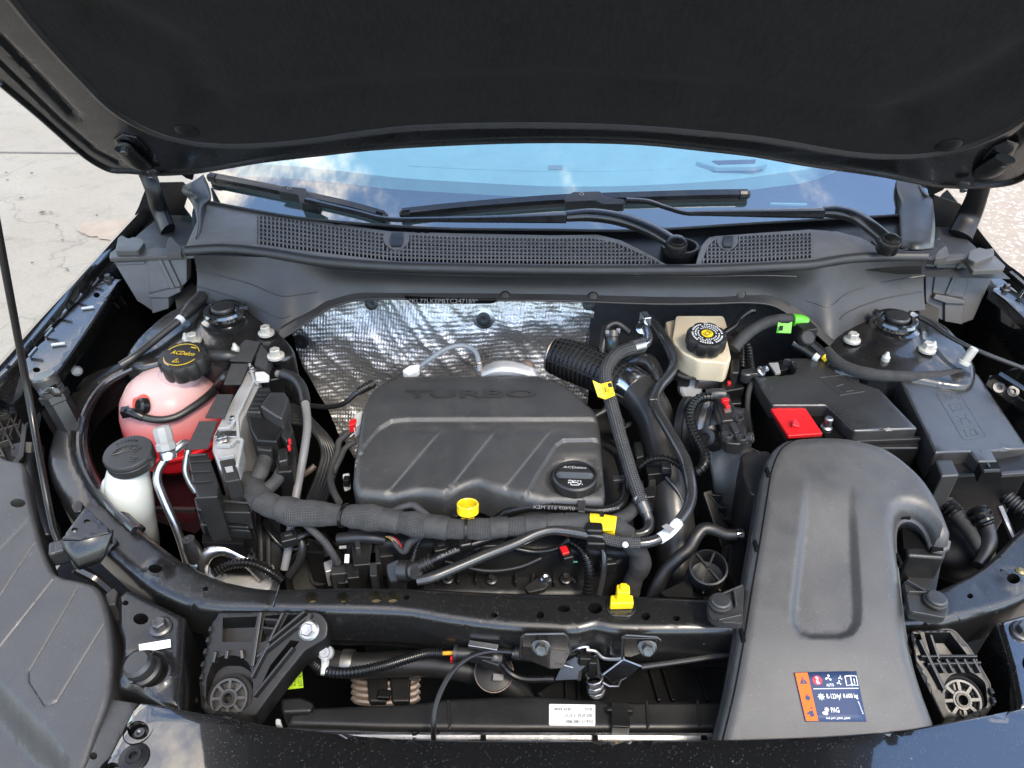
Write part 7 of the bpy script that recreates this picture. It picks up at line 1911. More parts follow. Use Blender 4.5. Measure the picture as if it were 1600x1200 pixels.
def seam_pt(x, y, h=0.0):
    p = DP.at(x, y); d = float(seg_dist([(p.x, p.y)], [(DP.at(*q).x, DP.at(*q).y) for q in d_out])[0])
    q = max(0.0, .016 - d); e = float(duct_extra(np.array([x * 1.0]), np.array([y * 1.0]))[0])
    return p + Vector((0, 0, e - (.016 - math.sqrt(max(.016 ** 2 - q * q, 0))) + h))
mb = MB(); mb.tube([seam_pt(x, y, -.0002) for x, y in SEAM], .0010, n=6, smooth=False); mb.build('shell_seam', M['void'], du)
# flange line and snap clips along the edges
edge_pts = [DP.at(x, y) + Vector((0, 0, -.026)) for x, y in d_out]
n0 = len(d_out)
mb = MB(); mb.tube([p for p in edge_pts[:41]], .0032, n=8, smooth=False); mb.build('seam_flange', M['plastic'], du)
i0 = next(i for i, p in enumerate(d_out) if p == (1490, 826)) if (1490, 826) in d_out else 60
mb = MB(); mb.tube([p + Vector((0, 0, .004)) for p in edge_pts[i0:]], .0042, n=8, smooth=False); mb.build('seam_flange', M['duct'], du)
for (x, y, a) in ((1200, 736, 1.4), (1182, 850, 1.4), (1161, 990, 1.4), (1411, 858, 1.65), (1425, 996, 1.8), (1420, 792, .1), (1472, 841, .1)):
    mb = MB(); mb.box(seam_pt(x, y, -.003) if x < 1300 else DP.at(x, y) + Vector((0, 0, -.020)), (.0045, .016, .010) if a > 1 else (.014, .005, .008)); mb.build('snap_clip', M['void'], du, bevel=.001)
# deep wall inside the hook and the socket below it
mb = MB(); mb.prism(PZs([(1405, 818), (1410, 802), (1428, 796), (1444, 804), (1458, 826), (1466, 842), (1484, 848), (1476, 872), (1418, 868)], .885), .05); mb.build('hook_wall', M['plastic'], du, bevel=.004)
mb = MB(); mb.prism(PZs(rnd([(1412, 862), (1474, 864), (1462, 925), (1420, 912)], 4), .848), .06); sk_ = mb.build('socket', M['plastic'], du, bevel=.004)
mb = MB(); mb.beam(PZ(1424, 876, .850), PZ(1445, 876, .850), .003, .003); mb.build('socket_rib', M['plastic_lt'], sk_, bevel=.0008)
mb = MB(); mb.bolt(PZ(1420, 882, .850), (0, -.5, .8), .0085); mb.build('bolt', M['zinc'], sk_)
mb = MB(); mb.prism(PZs([(1409, 814), (1414, 804), (1428, 800), (1440, 808), (1450, 824), (1456, 840), (1462, 856), (1412, 856)], .8865), .002); mb.build('hook_mouth', M['void'], du)
# mounting ears with push pins
for L, c, ribs in (([(1106, 937), (1130, 928), (1163, 914), (1160, 974), (1126, 972), (1110, 964), (1106, 948)], (1125, 944), [((1108, 938), (1160, 916)), ((1146, 921), (1150, 948)), ((1122, 970), (1158, 962))]), ([(1412, 906), (1432, 916), (1474, 934), (1483, 950), (1478, 964), (1460, 966), (1422, 958)], (1461, 940), [((1416, 908), (1450, 928)), ((1418, 926), (1450, 927)), ((1424, 957), (1472, 966))])):
    mb = MB(); zbox(mb, rnd(L, 5), .888, .010); ea = mb.build('mounting_ear', M['plastic_lt'], du, bevel=.002)
    for a, b in ribs:
        mb = MB(); mb.beam(PZ(*a, .891), PZ(*b, .891), .0022, .006); mb.build('ear_rib', M['plastic_lt'], ea, bevel=.0007)
    p = PZ(*c, .890); mb = MB(); mb.lathe(p, (0, 0, 1), [(.0125, 0), (.0125, .003), (.0105, .0035), (.0105, .0065), (.009, .008), (0, .0085)], 26); mb.build('push_pin', M['plastic_lt'], ea)
# warning label
lb = thing('refrigerant_label', 'blue and orange refrigerant warning label on the intake duct', 'label', DP.at(1297, 1127))
Q = [(1241, 1053.5), (1336, 1051.5), (1352, 1127), (1259, 1127)]
def lq(u, v, h=.0):
    a = np.array(Q[0]) * (1 - u) * (1 - v) + np.array(Q[1]) * u * (1 - v) + np.array(Q[2]) * u * v + np.array(Q[3]) * (1 - u) * v
    p = DP.at(a[0], a[1]); return p + Vector((0, -.33 * .9, .95)) * (.0012 + h) + Vector((0, 0, float(duct_extra(np.array([a[0]]), np.array([a[1]]))[0])))
mb = MB(); mb.grid([[lq(u, v) for u in np.linspace(-.012, 1.012, 8)] for v in np.linspace(-.012, 1.012, 8)]); mb.build('label_base', M['label_bl'], lb, solid=.0006, off=-1)
mb = MB(); mb.grid([[lq(u, v, .0003) for u in np.linspace(0, .205, 4)] for v in np.linspace(0, 1, 8)]); mb.build('warning_strip', M['label_or'], lb)
def ln(L, r=.00032, m='print_wh', nm='label_sign', closed=False):
    mb = MB()
    for P_ in L: mb.tube([lq(u, v, .0006) for u, v in P_], r, n=5, smooth=False)
    return mb.build(nm, M[m], lb)
def fillq(L, m, nm='label_sign', h=.0005):
    mb = MB(); k = 0
    for P_ in L:
        k = len(mb.v); mb.v += [lq(u, v, h) for u, v in P_]; mb.addf(range(k, k + len(P_)))
    return mb.build(nm, M[m], lb, smooth=False)
def circ_uv(cx, cy, ru, n=16): return [(cx + ru * math.cos(2 * math.pi * i / n), cy + ru * 1.25 * math.sin(2 * math.pi * i / n)) for i in range(n)]
def fan(cx, cy, s):
    out = []
    for k in range(3):
        a = k * 2.094 + .5; out.append([(cx, cy)] + [(cx + s * math.cos(a + t) * q, cy + 1.25 * s * math.sin(a + t) * q) for t, q in ((-.1, .9), (.25, 1.0), (.6, .9), (.75, .5))])
    return out
fillq([[(.04, .23), (.17, .23), (.105, .08)]], 'label_bl'); fillq([[(.100, .12), (.112, .12), (.109, .18), (.103, .18)], [(.10, .19), (.112, .19), (.112, .21), (.10, .21)]], 'label_or', h=.0008)
fillq([[(.07, .53), (.09, .46), (.10, .49), (.11, .42), (.13, .49), (.15, .47), (.155, .54), (.13, .57), (.09, .57)]], 'label_bl')
fillq([[(.08, .80), (.15, .78), (.16, .90), (.09, .92)], circ_uv(.14, .73, .018, 10), [(.04, .84), (.09, .80), (.09, .84), (.05, .88)]], 'label_bl')
fillq([circ_uv(.335, .165, .078)], 'label_rd'); fillq([[(.31, .10), (.345, .09), (.36, .14), (.325, .15)], [(.31, .17), (.35, .16), (.37, .23), (.32, .24)]], 'print_wh', h=.0008); ln([[(.28, .10), (.39, .23)]], .0005, 'label_rd')
fillq(fan(.525, .12, .055), 'print_wh'); fillq(fan(.685, .22, .04) + fan(.72, .12, .035), 'print_wh')
ln([[(.80, .09), (.80, .28), (.88, .26), (.89, .29), (.90, .26), (.985, .28), (.985, .09), (.90, .08), (.89, .10), (.88, .08), (.80, .09)], [(.89, .10), (.89, .28)], [(.94, .14), (.94, .24)]], .0006)
ln([[(.24, .335), (.985, .335)]], .0004)
def flake(cx, cy, s):
    return [[(cx + s * math.cos(a), cy + 1.25 * s * math.sin(a)), (cx - s * math.cos(a), cy - 1.25 * s * math.sin(a))] for a in (0, .785, 1.571, 2.356)] + [circ_uv(cx, cy, s * .6) + [circ_uv(cx, cy, s * .6)[0]]]
ln(flake(.34, .50, .062), .0003); ln(flake(.385, .765, .042), .0003); fillq([[(.30, .82), (.36, .79), (.40, .84), (.37, .88), (.31, .86)]], 'print_wh')
def ltx(s, u0, v0, u1, v1):
    mb = MB(); text_mesh(mb, s, lq(u0, v1, .0005), lq(u1, v1, .0005), lq(u0, v0, .0005), bold=.012); mb.build('label_print', M['print_wh'], lb, smooth=False)
ltx('AUTO', .465, .235, .59, .295); ltx('R-1234yf', .43, .44, .675, .575); ltx('0.600 kg', .705, .44, .95, .56); ltx('PAG', .455, .72, .59, .83); ltx('SAE J639_J2842_J2845', .34, .925, .745, .975)
mb = MB(); text_mesh(mb, '84946368', lq(.99, .86, .0005), lq(.95, .60, .0005), lq(.965, .86, .0005)); mb.build('label_print', M['print_wh'], lb, smooth=False)

# battery
ba = thing('battery', 'flat black battery with stepped lid and red terminal flap', 'battery', PZ(1310, 640, .70))
BL = Pl(.930)
mb = MB(); plate(mb, rnd([(1224, 559), (1317, 558), (1343, 582), (1343, 597), (1374, 607), (1434, 669), (1335, 673), (1292, 633), (1207, 633), (1178, 588), (1240, 584), (1244, 576), (1236, 562)], 2.5, 3), BL, er=.003, thick=.020, sp=.010)
lid = mb.build('lid', M['lid'], ba)
mb = MB(); zbox(mb, [(1170, 594), (1230, 560), (1320, 560), (1350, 595), (1380, 610), (1440, 682), (1436, 700), (1236, 700), (1214, 664)], .907, .16); mb.build('case', M['plastic_dk'], ba, bevel=.003)
mb = MB(); mb.beam(PZ(1335, 690, .910), PZ(1437, 686, .910), .006, .006); mb.build('case_ledge', M['plastic'], ba, bevel=.001)
mb = MB(); mb.prism(PZs([(1204, 638), (1258, 636), (1286, 677), (1232, 681)], .924), .006); rf = mb.build('red_flap', M['red'], ba, bevel=.0015)
mb = MB(); mb.prism([PZ(1240, 652, .934), PZ(1248, 658, .930), PZ(1250, 667, .928), PZ(1238, 664, .929)], .006); mb.build('flap_rib', M['red'], rf, bevel=.001)
for x in (1212, 1228, 1245):
    mb = MB(); mb.beam(PZ(x, 638.5, .9240), PZ(x + 8, 638.1, .9240), .002, .0015); mb.build('flap_hinge', M['red'], rf)
mb = MB(); zbox(mb, [(1259, 636), (1291, 635), (1334, 674), (1330, 684), (1290, 684)], .9105, .001); mb.build('terminal_well', M['void'], ba)
mb = MB(); mb.lathe(PZ(1290, 672, .912), (0, 0, 1), [(.008, 0), (.008, .006), (.0055, .008), (.0055, .020), (.004, .022), (0, .022)], 14); mb.build('terminal_stud', M['zinc'], ba)
mb = MB(); mb.beam(PZ(1296, 638, .922), PZ(1334, 672, .922), .004, .012); mb.build('well_rail', M['plastic'], ba, bevel=.001)
mb = MB(); zbox(mb, [(1201, 567), (1216, 566), (1220, 582), (1212, 583)], .926, .004); mb.build('case_label', M['grey_pl'], ba, bevel=.0005)
mb = MB(); zbox(mb, [(1198, 566), (1232, 560), (1240, 574), (1208, 583)], .918, .02); mb.build('corner_block', M['plastic_dk'], ba, bevel=.002)
mb = MB()
for L in ([(1280, 590), (1318, 586), (1350, 612), (1312, 618), (1280, 590)], [(1288, 586), (1296, 590), (1310, 592)], [(1312, 606), (1322, 612), (1334, 610)], [(1300, 596), (1306, 604), (1318, 600)], [(1190, 592), (1198, 592)]):
    mb.tube([BL.at(*q) + Vector((0, 0, .0001)) for q in L], .00055, n=5, smooth=False)
mb.build('engraved_sign', M['emboss'], lid)
mb = MB(); zbox(mb, [(1404, 690), (1406, 704), (1410, 704), (1409, 690)], .895, .03); mb.box(PZ(1414, 700, .89), (.012, .006, .004), .7); mb.box(PZ(1420, 700, .89), (.012, .006, .004), -.7); mb.build('case_mark', M['plastic_lt'], ba, bevel=.0008)
mb = MB(); mb.bolt(PZ(1354, 584, .925), (0, 0, 1), .0145, .010); o = mb.build('clamp_nut', M['white_zn']); tag(o, 'pale hold-down nut in the gap between battery and fuse box', 'nut')
tp = thing('battery_terminal', 'small bright terminal clamp at the back corner of the battery', 'terminal', PZ(1187, 580, .91))
mb = MB(); mb.bolt(PZ(1189, 580, .935), (.6, -.3, .7), .008, .010); mb.build('bolt', M['zinc'], tp)
mb = MB(); mb.box(PZ(1174, 584, .93), (.026, .014, .010), .2); mb.lathe(PZ(1166, 586, .932), (0, 0, 1), [(.008, -.01), (.008, .004), (.006, .006), (0, .006)], 12); mb.build('clamp', M['zinc_dk'], tp, bevel=.001)

# fuse box
fb = thing('fuse_box', 'black fuse box with a smooth bluish lid and engraved signs', 'fuse box', PZ(1500, 680, .74))
FL = Pl(.930, .82, .10, .47, -.12)
mb = MB(); plate(mb, rnd([(1402, 585), (1525, 581), (1606, 700), (1550, 704), (1559, 720), (1530, 722), (1516, 705), (1462, 707)], [3, 5, 4, 1, 2, 2, 1, 3], 4), FL, er=.003, thick=.044, sp=.012); fl_ = mb.build('lid', M['lid'], fb)
mb = MB(); zbox(mb, [(1382, 598), (1400, 588), (1530, 584), (1612, 706), (1608, 738), (1470, 744), (1455, 712)], .895, .14); mb.build('case', M['plastic_dk'], fb, bevel=.004)
mb = MB(); zbox(mb, [(1461, 718), (1488, 717), (1500, 742), (1471, 744)], .914, .10); mb.build('side_step', M['plastic_lt'], fb, bevel=.003)
mb = MB(); zbox(mb, [(1529, 722), (1560, 722), (1566, 737), (1534, 738)], .922, .018); la = mb.build('latch', M['void'], fb, bevel=.001)
mb = MB(); mb.beam(PZ(1537, 736, .926), PZ(1562, 735, .926), .003, .003); mb.beam(PZ(1543, 724, .924), PZ(1546, 730, .924), .002, .002); mb.build('latch_bar', M['plastic_lt'], la)
mb = MB(); mb.beam(PZ(1562, 742, .905), PZ(1612, 738, .905), .006, .006); mb.build('case_ledge', M['plastic_lt'], fb, bevel=.001)
for L in ([(1485, 790), (1512, 774), (1516, 784), (1518, 792)], [(1524, 776), (1566, 772), (1570, 786), (1530, 792)]):
    mb = MB(); zbox(mb, L, .83, .012); mb.build('base_lip', M['plastic'], fb, bevel=.002)
mb = MB()
def fe(*L): mb.tube([FL.at(*q) - Vector((0, 0, .0001)) for q in L], .0004, n=5, smooth=False)
fe(*(rnd([(1461, 612), (1496, 610.5), (1541, 683), (1505, 688)], 5) + [rnd([(1461, 612), (1496, 610.5), (1541, 683), (1505, 688)], 5)[0]]))
fe((1495, 667), (1529, 666)); fe((1506, 671), (1510, 682), (1528, 680), (1523, 670), (1514, 671), (1518, 680)); fe((1516, 672), (1522, 672), (1526, 678))
fe((1482, 632), (1500, 631), (1503, 640), (1488, 641), (1482, 632)); fe((1487, 641), (1490, 644), (1494, 641)); fe((1492, 634), (1494, 638), (1497, 635))
fe((1500, 654), (1512, 654), (1516, 663), (1504, 664), (1500, 654)); fe((1494, 650), (1501, 653)); fe((1507, 647), (1509, 652)); fe((1497, 658), (1502, 660)); fe((1514, 657), (1519, 659))
fe((1468, 618), (1478, 616), (1486, 622), (1496, 620)); fe((1474, 614), (1480, 624)); fe((1488, 614), (1484, 624)); fe((1494, 616), (1500, 624))
fe((1464, 590), (1468, 592)); fe((1467, 595), (1471, 597)); fe((1530, 702), (1534, 708)); fe((1531, 702), (1534, 702))
mb.build('engraved_sign', M['emboss'], fl_)
mb = MB(); zbox(mb, [(1444, 576), (1450, 580), (1470, 580), (1474, 575), (1478, 584), (1440, 584)], .925, .02); mb.build('rear_latch', M['plastic_dk'], fb, bevel=.001)
mb = MB(); mb.lathe(PZ(1385, 602, .90), (-.6, -.3, .7), [(.010, -.004), (.010, .003), (.007, .005), (0, .005)], 18); mb.build('corner_pin', M['grey_pl'], fb)
hose('tower_seal_strip', 'fuzzy black seal strip curving along the tower foot behind the fuse box', 'seal', [(1292, 548, .94), (1306, 564, .94), (1330, 577, .94), (1362, 585, .94), (1400, 588, .938), (1450, 588, .935), (1500, 582, .93)], [8, 9, 9.5, 9.5, 9, 8, 7], M['pad'], wob=.12)
hose('hood_cable', 'thin black cable running along the fender side of the tower', 'cable', [(1420, 488, .965), (1455, 505, .962), (1475, 520, .96), (1500, 535, .958), (1540, 553, .955), (1600, 576, .95), (1660, 600, .945)], [4, 5, 4, 3.5, 3.5, 3.5, 3.5], M['rubber'])
mb = MB(); mb.lathe(PZ(1505, 568, .945), (.30, .1, .9), [(.009, 0), (.009, .004), (.0065, .005), (.0065, .026), (.0055, .027), (0, .027)], 18); o = mb.build('weld_stud', M['white_zn']); tag(o, 'pale metal stud leaning beside the fuse box', 'stud')
mb = MB(); mb.prism([PZ(*q) for q in ((1545, 585, .93), (1600, 572, .935), (1680, 640, .93), (1690, 720, .85), (1620, 640, .87))], .02); mb.build('inner_panel', pin, body, bevel=.003)
mb = MB(); mb.tube(PP([(1562, 584, .936), (1600, 608, .93), (1650, 640, .92)]), .004, n=8); mb.build('panel_edge', pin, body)
for (x, y) in ((1560, 606), (1582, 612)):
    mb = MB(); mb.lathe(PZ(x, y, .915), (-.2, -.6, .7), [(.009, 0), (.008, .003), (.004, .003), (.004, -.002), (0, -.002)], 14); mb.build('panel_plug', M['zinc_dk'], body)

# brake fluid reservoir
bk = thing('brake_reservoir', 'cream brake fluid reservoir below the cowl panel', 'reservoir', PZ(1095, 560, .88))
BR = Pl(.955, .98, .03)
mb = MB(); mb.prism([BR.at(x, y) for x, y in rnd([(1056, 493), (1131, 493), (1137, 512), (1134, 520), (1143, 560), (1136, 568), (1122, 566), (1092, 564), (1068, 552), (1050, 532)], [4, 5, 4, 3, 5, 4, 4, 6, 6, 6], 4)], .036, inset=.03); mb.build('upper_tank', M['brake_tank'], bk, bevel=.005, seg=3)
mb = MB(); zbox(mb, rnd([(1066, 546), (1138, 556), (1140, 572), (1118, 572), (1088, 570)], 4), .928, .03); mb.build('lower_tank', M['brake_tank'], bk, bevel=.004, seg=3)
mb = MB(); zbox(mb, [(1040, 502), (1056, 498), (1052, 530), (1044, 524)], .945, .02); mb.build('side_lug', M['brake_tank'], bk, bevel=.003)
bc = node('cap', bk, PZ(1105, 530, .95), 'scalloped black cap with white ring print and yellow centre')
cb = PZ(1105, 522, .982); axb = Vector((0, -.14, 1)).normalized()
mb = MB(); mb.lathe(cb, axb, [(.022, -.026), (.0285, -.022), (.0295, -.018), (.0295, -.004), (.0275, 0), (0, .0006)], 72, lobes=(8, .10)); mb.build('cap_body', M['plastic'], bc)
_, u, w = perp(axb)
for r0, r1, nn, m in ((.0225, .0200, 40, 'print_gy'), (.0180, .0160, 30, 'print_gy'), (.0140, .0122, 24, 'print_gy')):
    mb = MB()
    for k in range(nn):
        if k % 7 == 6: continue
        a0, a1 = 2 * math.pi * k / nn, 2 * math.pi * (k + .62) / nn
        mb.quad(*[cb + axb * .0012 + (u * math.cos(a) + w * math.sin(a)) * r for r, a in ((r0, a0), (r0, a1), (r1, a1), (r1, a0))])
    mb.build('ring_print', M['print_wh'], bc, smooth=False)
mb = MB(); mb.lathe(cb + axb * .001, axb, [(.0085, 0), (.0085, .0004), (0, .0005)], 24); ye = mb.build('yellow_centre', M['yellow_tape'], bc)
mb = MB(); mb.ring(cb + axb * .0017, axb, .0035, .0004, 18, 5)
for s_ in (-1, 1): mb.tube([cb + axb * .0017 + (u * math.cos(a) + w * math.sin(a)) * .0058 for a in np.linspace(-.8 + (s_ > 0) * math.pi, .8 + (s_ > 0) * math.pi, 8)], .0004, n=5, smooth=False)
mb.build('brake_sign', M['print_bk'], bc)
ms = thing('master_cylinder', 'brownish metal brake cylinder below the cream reservoir', 'brake cylinder', PZ(1115, 590, .86))
mb = MB(); mb.tube(PP([(1085, 592, .905), (1105, 594, .90), (1135, 597, .895)]), S(15, PZ(1105, 594, .9)), n=24); mb.build('cylinder', M['copper'], ms)
mb = MB(); mb.lathe(PZ(1080, 606, .895), (.2, -.8, .5), [(.018, -.01), (.018, 0), (.015, .002), (.006, .002), (0, .002)], 26); mb.build('sensor_disc', M['grey_pl'], ms)
mb = MB(); mb.box(PZ(1068, 592, .91), (.018, .014, .020)); mb.build('port_block', M['mech'], ms, bevel=.002)
mb = MB(); mb.tube(PP([(1058, 585, .925), (1070, 590, .92), (1090, 590, .92), (1105, 580, .925), (1115, 571, .928)]), .0026, n=8); mb.build('brake_line', M['pipe_bk'], ms)
mb = MB(); mb.box(PZ(1092, 570, .922), (.010, .006, .004)); mb.build('yellow_mark', M['yellow'], ms, bevel=.001)

# wiring at the brake side
wl_ = hose('bulkhead_loom', 'black taped loom sweeping from the bulkhead with a green tag', 'wiring loom', [(1146, 545, .945), (1158, 530, .955), (1175, 516, .96), (1195, 505, .963), (1220, 499, .965), (1245, 500, .963), (1262, 508, .955)], [10, 10, 9.5, 9, 9, 9, 8], M['tape'], wob=.06)
mb = MB(); mb.prism(PP([(1216, 503, .975), (1222, 505, .975), (1232, 505, .975), (1238, 502, .975), (1236, 520, .965), (1213, 519, .965)]), .0015); gt = mb.build('green_tag', M['tag_green'], wl_, bevel=.0004)
hose('green_wrap', '', '', [(1238, 500, .965), (1250, 501, .963), (1258, 505, .959)], 10, M['tag_green'], parent=wl_)
mb = MB(); zbox(mb, [(1218, 509), (1224, 509), (1223, 516), (1217, 516)], .9735, .0008); mb.build('tag_code', M['print_bk'], gt)
for i, pts in enumerate(([(1132, 520, .96), (1146, 510, .965), (1156, 497, .968), (1172, 486, .972), (1180, 485, .973)], [(1146, 520, .955), (1158, 532, .95), (1160, 550, .94), (1160, 575, .925)], [(1150, 528, .953), (1168, 540, .948), (1172, 560, .938), (1176, 584, .925)])):
    hose('brake_lead', ['thin black lead rising to the cowl wall beside the brake reservoir', 'ribbed lead dropping next to the brake reservoir', 'ribbed lead dropping next to the battery corner'][i], 'cable', pts, 5, M['rubber_sm'], ribs=(.005, .0006) if i else None)
bp_ = thing('brake_plug', 'black plugs with a red lock beneath the brake loom', 'connector', PZ(1148, 600, .88))
for L, z, h, m in (([(1144, 560), (1156, 560), (1156, 582), (1143, 582)], .935, .03, 'plastic'), ([(1126, 590), (1160, 584), (1164, 606), (1128, 612)], .915, .03, 'plastic_dk'), ([(1128, 604), (1164, 606), (1160, 630), (1130, 632)], .895, .05, 'plastic_dk')):
    mb = MB(); zbox(mb, L, z, h); mb.build('plug_block', M[m], bp_, bevel=.003)
mb = MB(); mb.box(PZ(1139, 599, .917), (.005, .006, .006)); mb.build('red_lock', M['red'], bp_, bevel=.001)
sb_ = thing('bulkhead_fitting', 'pale metal fitting with two black pipes under the cowl lip', 'fitting', PZ(1265, 530, .93))
mb = MB(); mb.box(PZ(1258, 522, .95), (.026, .022, .03), .3); mb.lathe(PZ(1262, 527, .96), (.3, -.6, .7), [(.013, -.01), (.013, 0), (.010, .003), (0, .003)], 16); mb.build('fitting_block', M['mech'], sb_, bevel=.004)
for pts, c in (([(1238, 536, .945), (1255, 545, .94), (1272, 556, .935)], 0), ([(1262, 534, .948), (1276, 544, .943), (1288, 556, .937)], 1)):
    mb = MB(); mb.tube(PP(pts), .0075, n=12, ribs=None); mb.build('pipe', M['rubber_sm'], sb_)
    mb = MB(); a = PP(pts); d = (a[2] - a[1]).normalized(); mb.tube([a[2] - d * .004, a[2] + d * .008], .0062, n=10); mb.build('pipe_end', M['yellow'] if c else M['white_pl'], sb_)

# air intake tube with flow sensor, air cleaner
it = thing('intake_tube', 'ribbed black rubber intake cuff between air pipe and flow sensor', 'intake tube', PZ(1085, 660, .83))
c = PZ(1078, 662, .885); axi = (PZ(1142, 672, .895) - c).normalized()
mb = MB(); mb.lathe(c, axi, [(.020, -.014), (.038, -.012), (.0395, -.004), (.0370, -.002), (.0395, .001), (.0395, .006), (.036, .008), (.038, .012), (.038, .016), (.034, .018), (.034, .02)], 44); mb.build('cuff', M['rubber'], it)
mb = MB(); mb.lathe(c, axi, [(.034, .016), (.0345, .030), (.0365, .031), (.0365, .036), (.0345, .037), (.0345, .048), (.037, .049), (.037, .055), (.033, .056), (.033, .075)], 44); mb.build('flow_tube', M['turbo'], it)
mb = MB(); mb.lathe(c, axi, [(.0355, .020), (.0365, .021), (.0365, .027), (.0355, .028)], 44); mb.build('hose_clamp', M['zinc'], it)
fs = thing('flow_sensor', 'black air flow sensor with three screws and red lock plug', 'sensor', PZ(1145, 670, .92))
mb = MB(); zbox(mb, rnd([(1128, 660), (1156, 652), (1166, 668), (1166, 688), (1156, 694), (1136, 692), (1128, 682)], 4), .942, .018); mb.build('sensor_plate', M['plastic'], fs, bevel=.002)
mb = MB(); zbox(mb, rnd([(1140, 660), (1148, 658), (1156, 674), (1148, 677)], 3), .946, .006); mb.build('sensor_window', M['plastic_lt'], fs, bevel=.001)
for (x, y) in ((1136, 682), (1153, 655), (1158, 686)):
    mb = MB(); mb.lathe(PZ(x, y, .943), (0, 0, 1), [(.0075, -.004), (.0075, .003), (.005, .004), (.0045, .001), (0, .001)], 18); mb.build('screw', M['zinc_dk'], fs)
mb = MB(); zbox(mb, [(1116, 616), (1138, 612), (1150, 640), (1148, 656), (1128, 658)], .945, .022); mb.build('plug', M['plastic'], fs, bevel=.003)
mb = MB(); mb.tube(PP([(1104, 618, .945), (1118, 616, .948), (1132, 616, .948)]), .008, n=12); mb.build('plug_neck', M['plastic_lt'], fs)
mb = MB(); mb.box(PZ(1133, 626, .952), (.010, .006, .006), .3); mb.box(PZ(1136, 634, .950), (.006, .008, .005), .3); mb.build('red_lock', M['red'], fs, bevel=.001)
mb = MB(); zbox(mb, [(1131, 638), (1141, 636), (1143, 643), (1133, 645)], .9468, .001); mb.build('plug_label', M['label_wh'] if False else M['copper'], fs)
mb = MB(); zbox(mb, [(1158, 676), (1174, 680), (1176, 690), (1164, 692)], .925, .012); mb.lathe(PZ(1172, 684, .928), (.8, -.3, .3), [(.007, -.004), (.007, .004), (.004, .004), (.004, 0), (0, 0)], 14); mb.build('side_nipple', M['plastic_lt'], fs, bevel=.001)
hose('sensor_loom', 'ribbed black loom looping down from the flow sensor and across the air pipe', 'wiring loom', [(1110, 620, .948), (1094, 622, .948), (1082, 634, .944), (1078, 652, .938), (1084, 674, .93), (1094, 692, .924), (1101, 708, .918), (1101, 724, .912), (1090, 736, .905), (1075, 736, .90), (1058, 724, .90), (1038, 716, .90), (1016, 718, .895), (998, 730, .885)], [7, 7, 7, 7, 7, 7.5, 7.5, 7.5, 7, 6, 5.5, 5, 5, 4.5], M['rubber_sm'], ribs=(.0052, .0008))
ab = thing('air_cleaner', 'deep black air cleaner box half hidden by the intake duct', 'air cleaner', PZ(1150, 800, .62))
rows = []
for z, L in ((.902, [(1104, 690), (1120, 684), (1150, 690), (1176, 700), (1180, 712)]), (.895, [(1106, 700), (1124, 696), (1152, 706), (1178, 716), (1186, 724)]), (.86, [(1112, 745), (1132, 750), (1158, 764), (1180, 775), (1190, 780)]), (.80, [(1120, 810), (1140, 822), (1160, 838), (1178, 848), (1190, 850)]), (.74, [(1128, 870), (1146, 882), (1160, 892), (1176, 900), (1190, 900)])):
    rows.append([PZ(x, y, z) for x, y in L])
mb = MB(); mb.grid(rows, res=(4, 4)); mb.build('cleaner_shell', M['plastic_lt'], ab, solid=.006, off=-1)
mb = MB(); zbox(mb, rnd([(1158, 712), (1164, 705), (1200, 704), (1215, 720), (1196, 780), (1172, 770), (1160, 740)], 5), .905, .09); mb.build('cleaner_cover', M['plastic'], ab, bevel=.006)
mb = MB(); mb.tube(PP([(1106, 668, .92), (1112, 684, .91), (1118, 692, .90)]), .014, n=14); mb.lathe(PZ(1104, 683, .922), (-.5, -.6, .5), [(.012, -.01), (.012, .002), (.006, .003), (.006, -.003), (0, -.003)], 18); mb.build('cleaner_neck', M['plastic'], ab)
for i in range(4):
    mb = MB(); a = (1106 + i * 8, 776 + i * 18); mb.beam(PZ(a[0], a[1], .838 - i * .012), PZ(a[0] + 22, a[1] + 2, .838 - i * .012), .0025, .01); mb.beam(PZ(a[0], a[1], .838 - i * .012), PZ(a[0] + 18, a[1] + 20, .826 - i * .012), .0025, .01); mb.build('gusset', M['plastic'], ab, bevel=.0008)
mb = MB(); mb.prism(PP([(1098, 768, .845), (1112, 764, .845), (1146, 850, .80), (1128, 856, .80)]), .08); mb.build('cleaner_rib', M['plastic_dk'], ab, bevel=.002)
mb = MB(); zbox(mb, [(1140, 848), (1178, 836), (1170, 910), (1150, 930), (1138, 880)], .84, .06); mb.build('lower_box', M['plastic_dk'], ab, bevel=.004)
mb = MB(); mb.prism(PP([(1030, 925, .84), (1082, 900, .85), (1084, 930, .84), (1096, 934, .84), (1040, 932, .84)]), .03); mb.build('duct_tray', M['void'], ab, bevel=.003)

# hoses and plugs in the far corner
hose('lamp_loom', 'black sleeved loom running down behind the hooked duct end', 'wiring loom', [(1478, 786, .85), (1492, 800, .85), (1506, 818, .848), (1522, 842, .845), (1540, 872, .84)], [13, 13, 11, 10, 10], M['tape'])
hose('ribbed_plug', '', '', [(1480, 790, .855), (1494, 804, .853)], 14, M['rubber_sm'], ribs=(.006, .001), parent=bpy.data.objects['lamp_loom'])
ll_ = hose('corner_loom', 'lumpy black loom with a ribbed boot in the corner behind the bowed beam', 'wiring loom', [(1532, 806, .86), (1540, 822, .855), (1545, 842, .85), (1540, 862, .845), (1528, 884, .84)], [14, 12, 13, 11, 9], M['rubber'], wob=.2)
hose('ribbed_boot', '', '', [(1528, 798, .865), (1536, 812, .862), (1542, 822, .858)], [15, 15, 12], M['rubber_sm'], ribs=(.007, .0016), parent=ll_)
mb = MB(); mb.sphere(PZ(1492, 862, .79), .045, 28, (1.1, 1, .8)); o = mb.build('horn_cover', M['plastic_dk']); tag(o, 'dark rounded cover deep under the hooked duct end', 'cover')
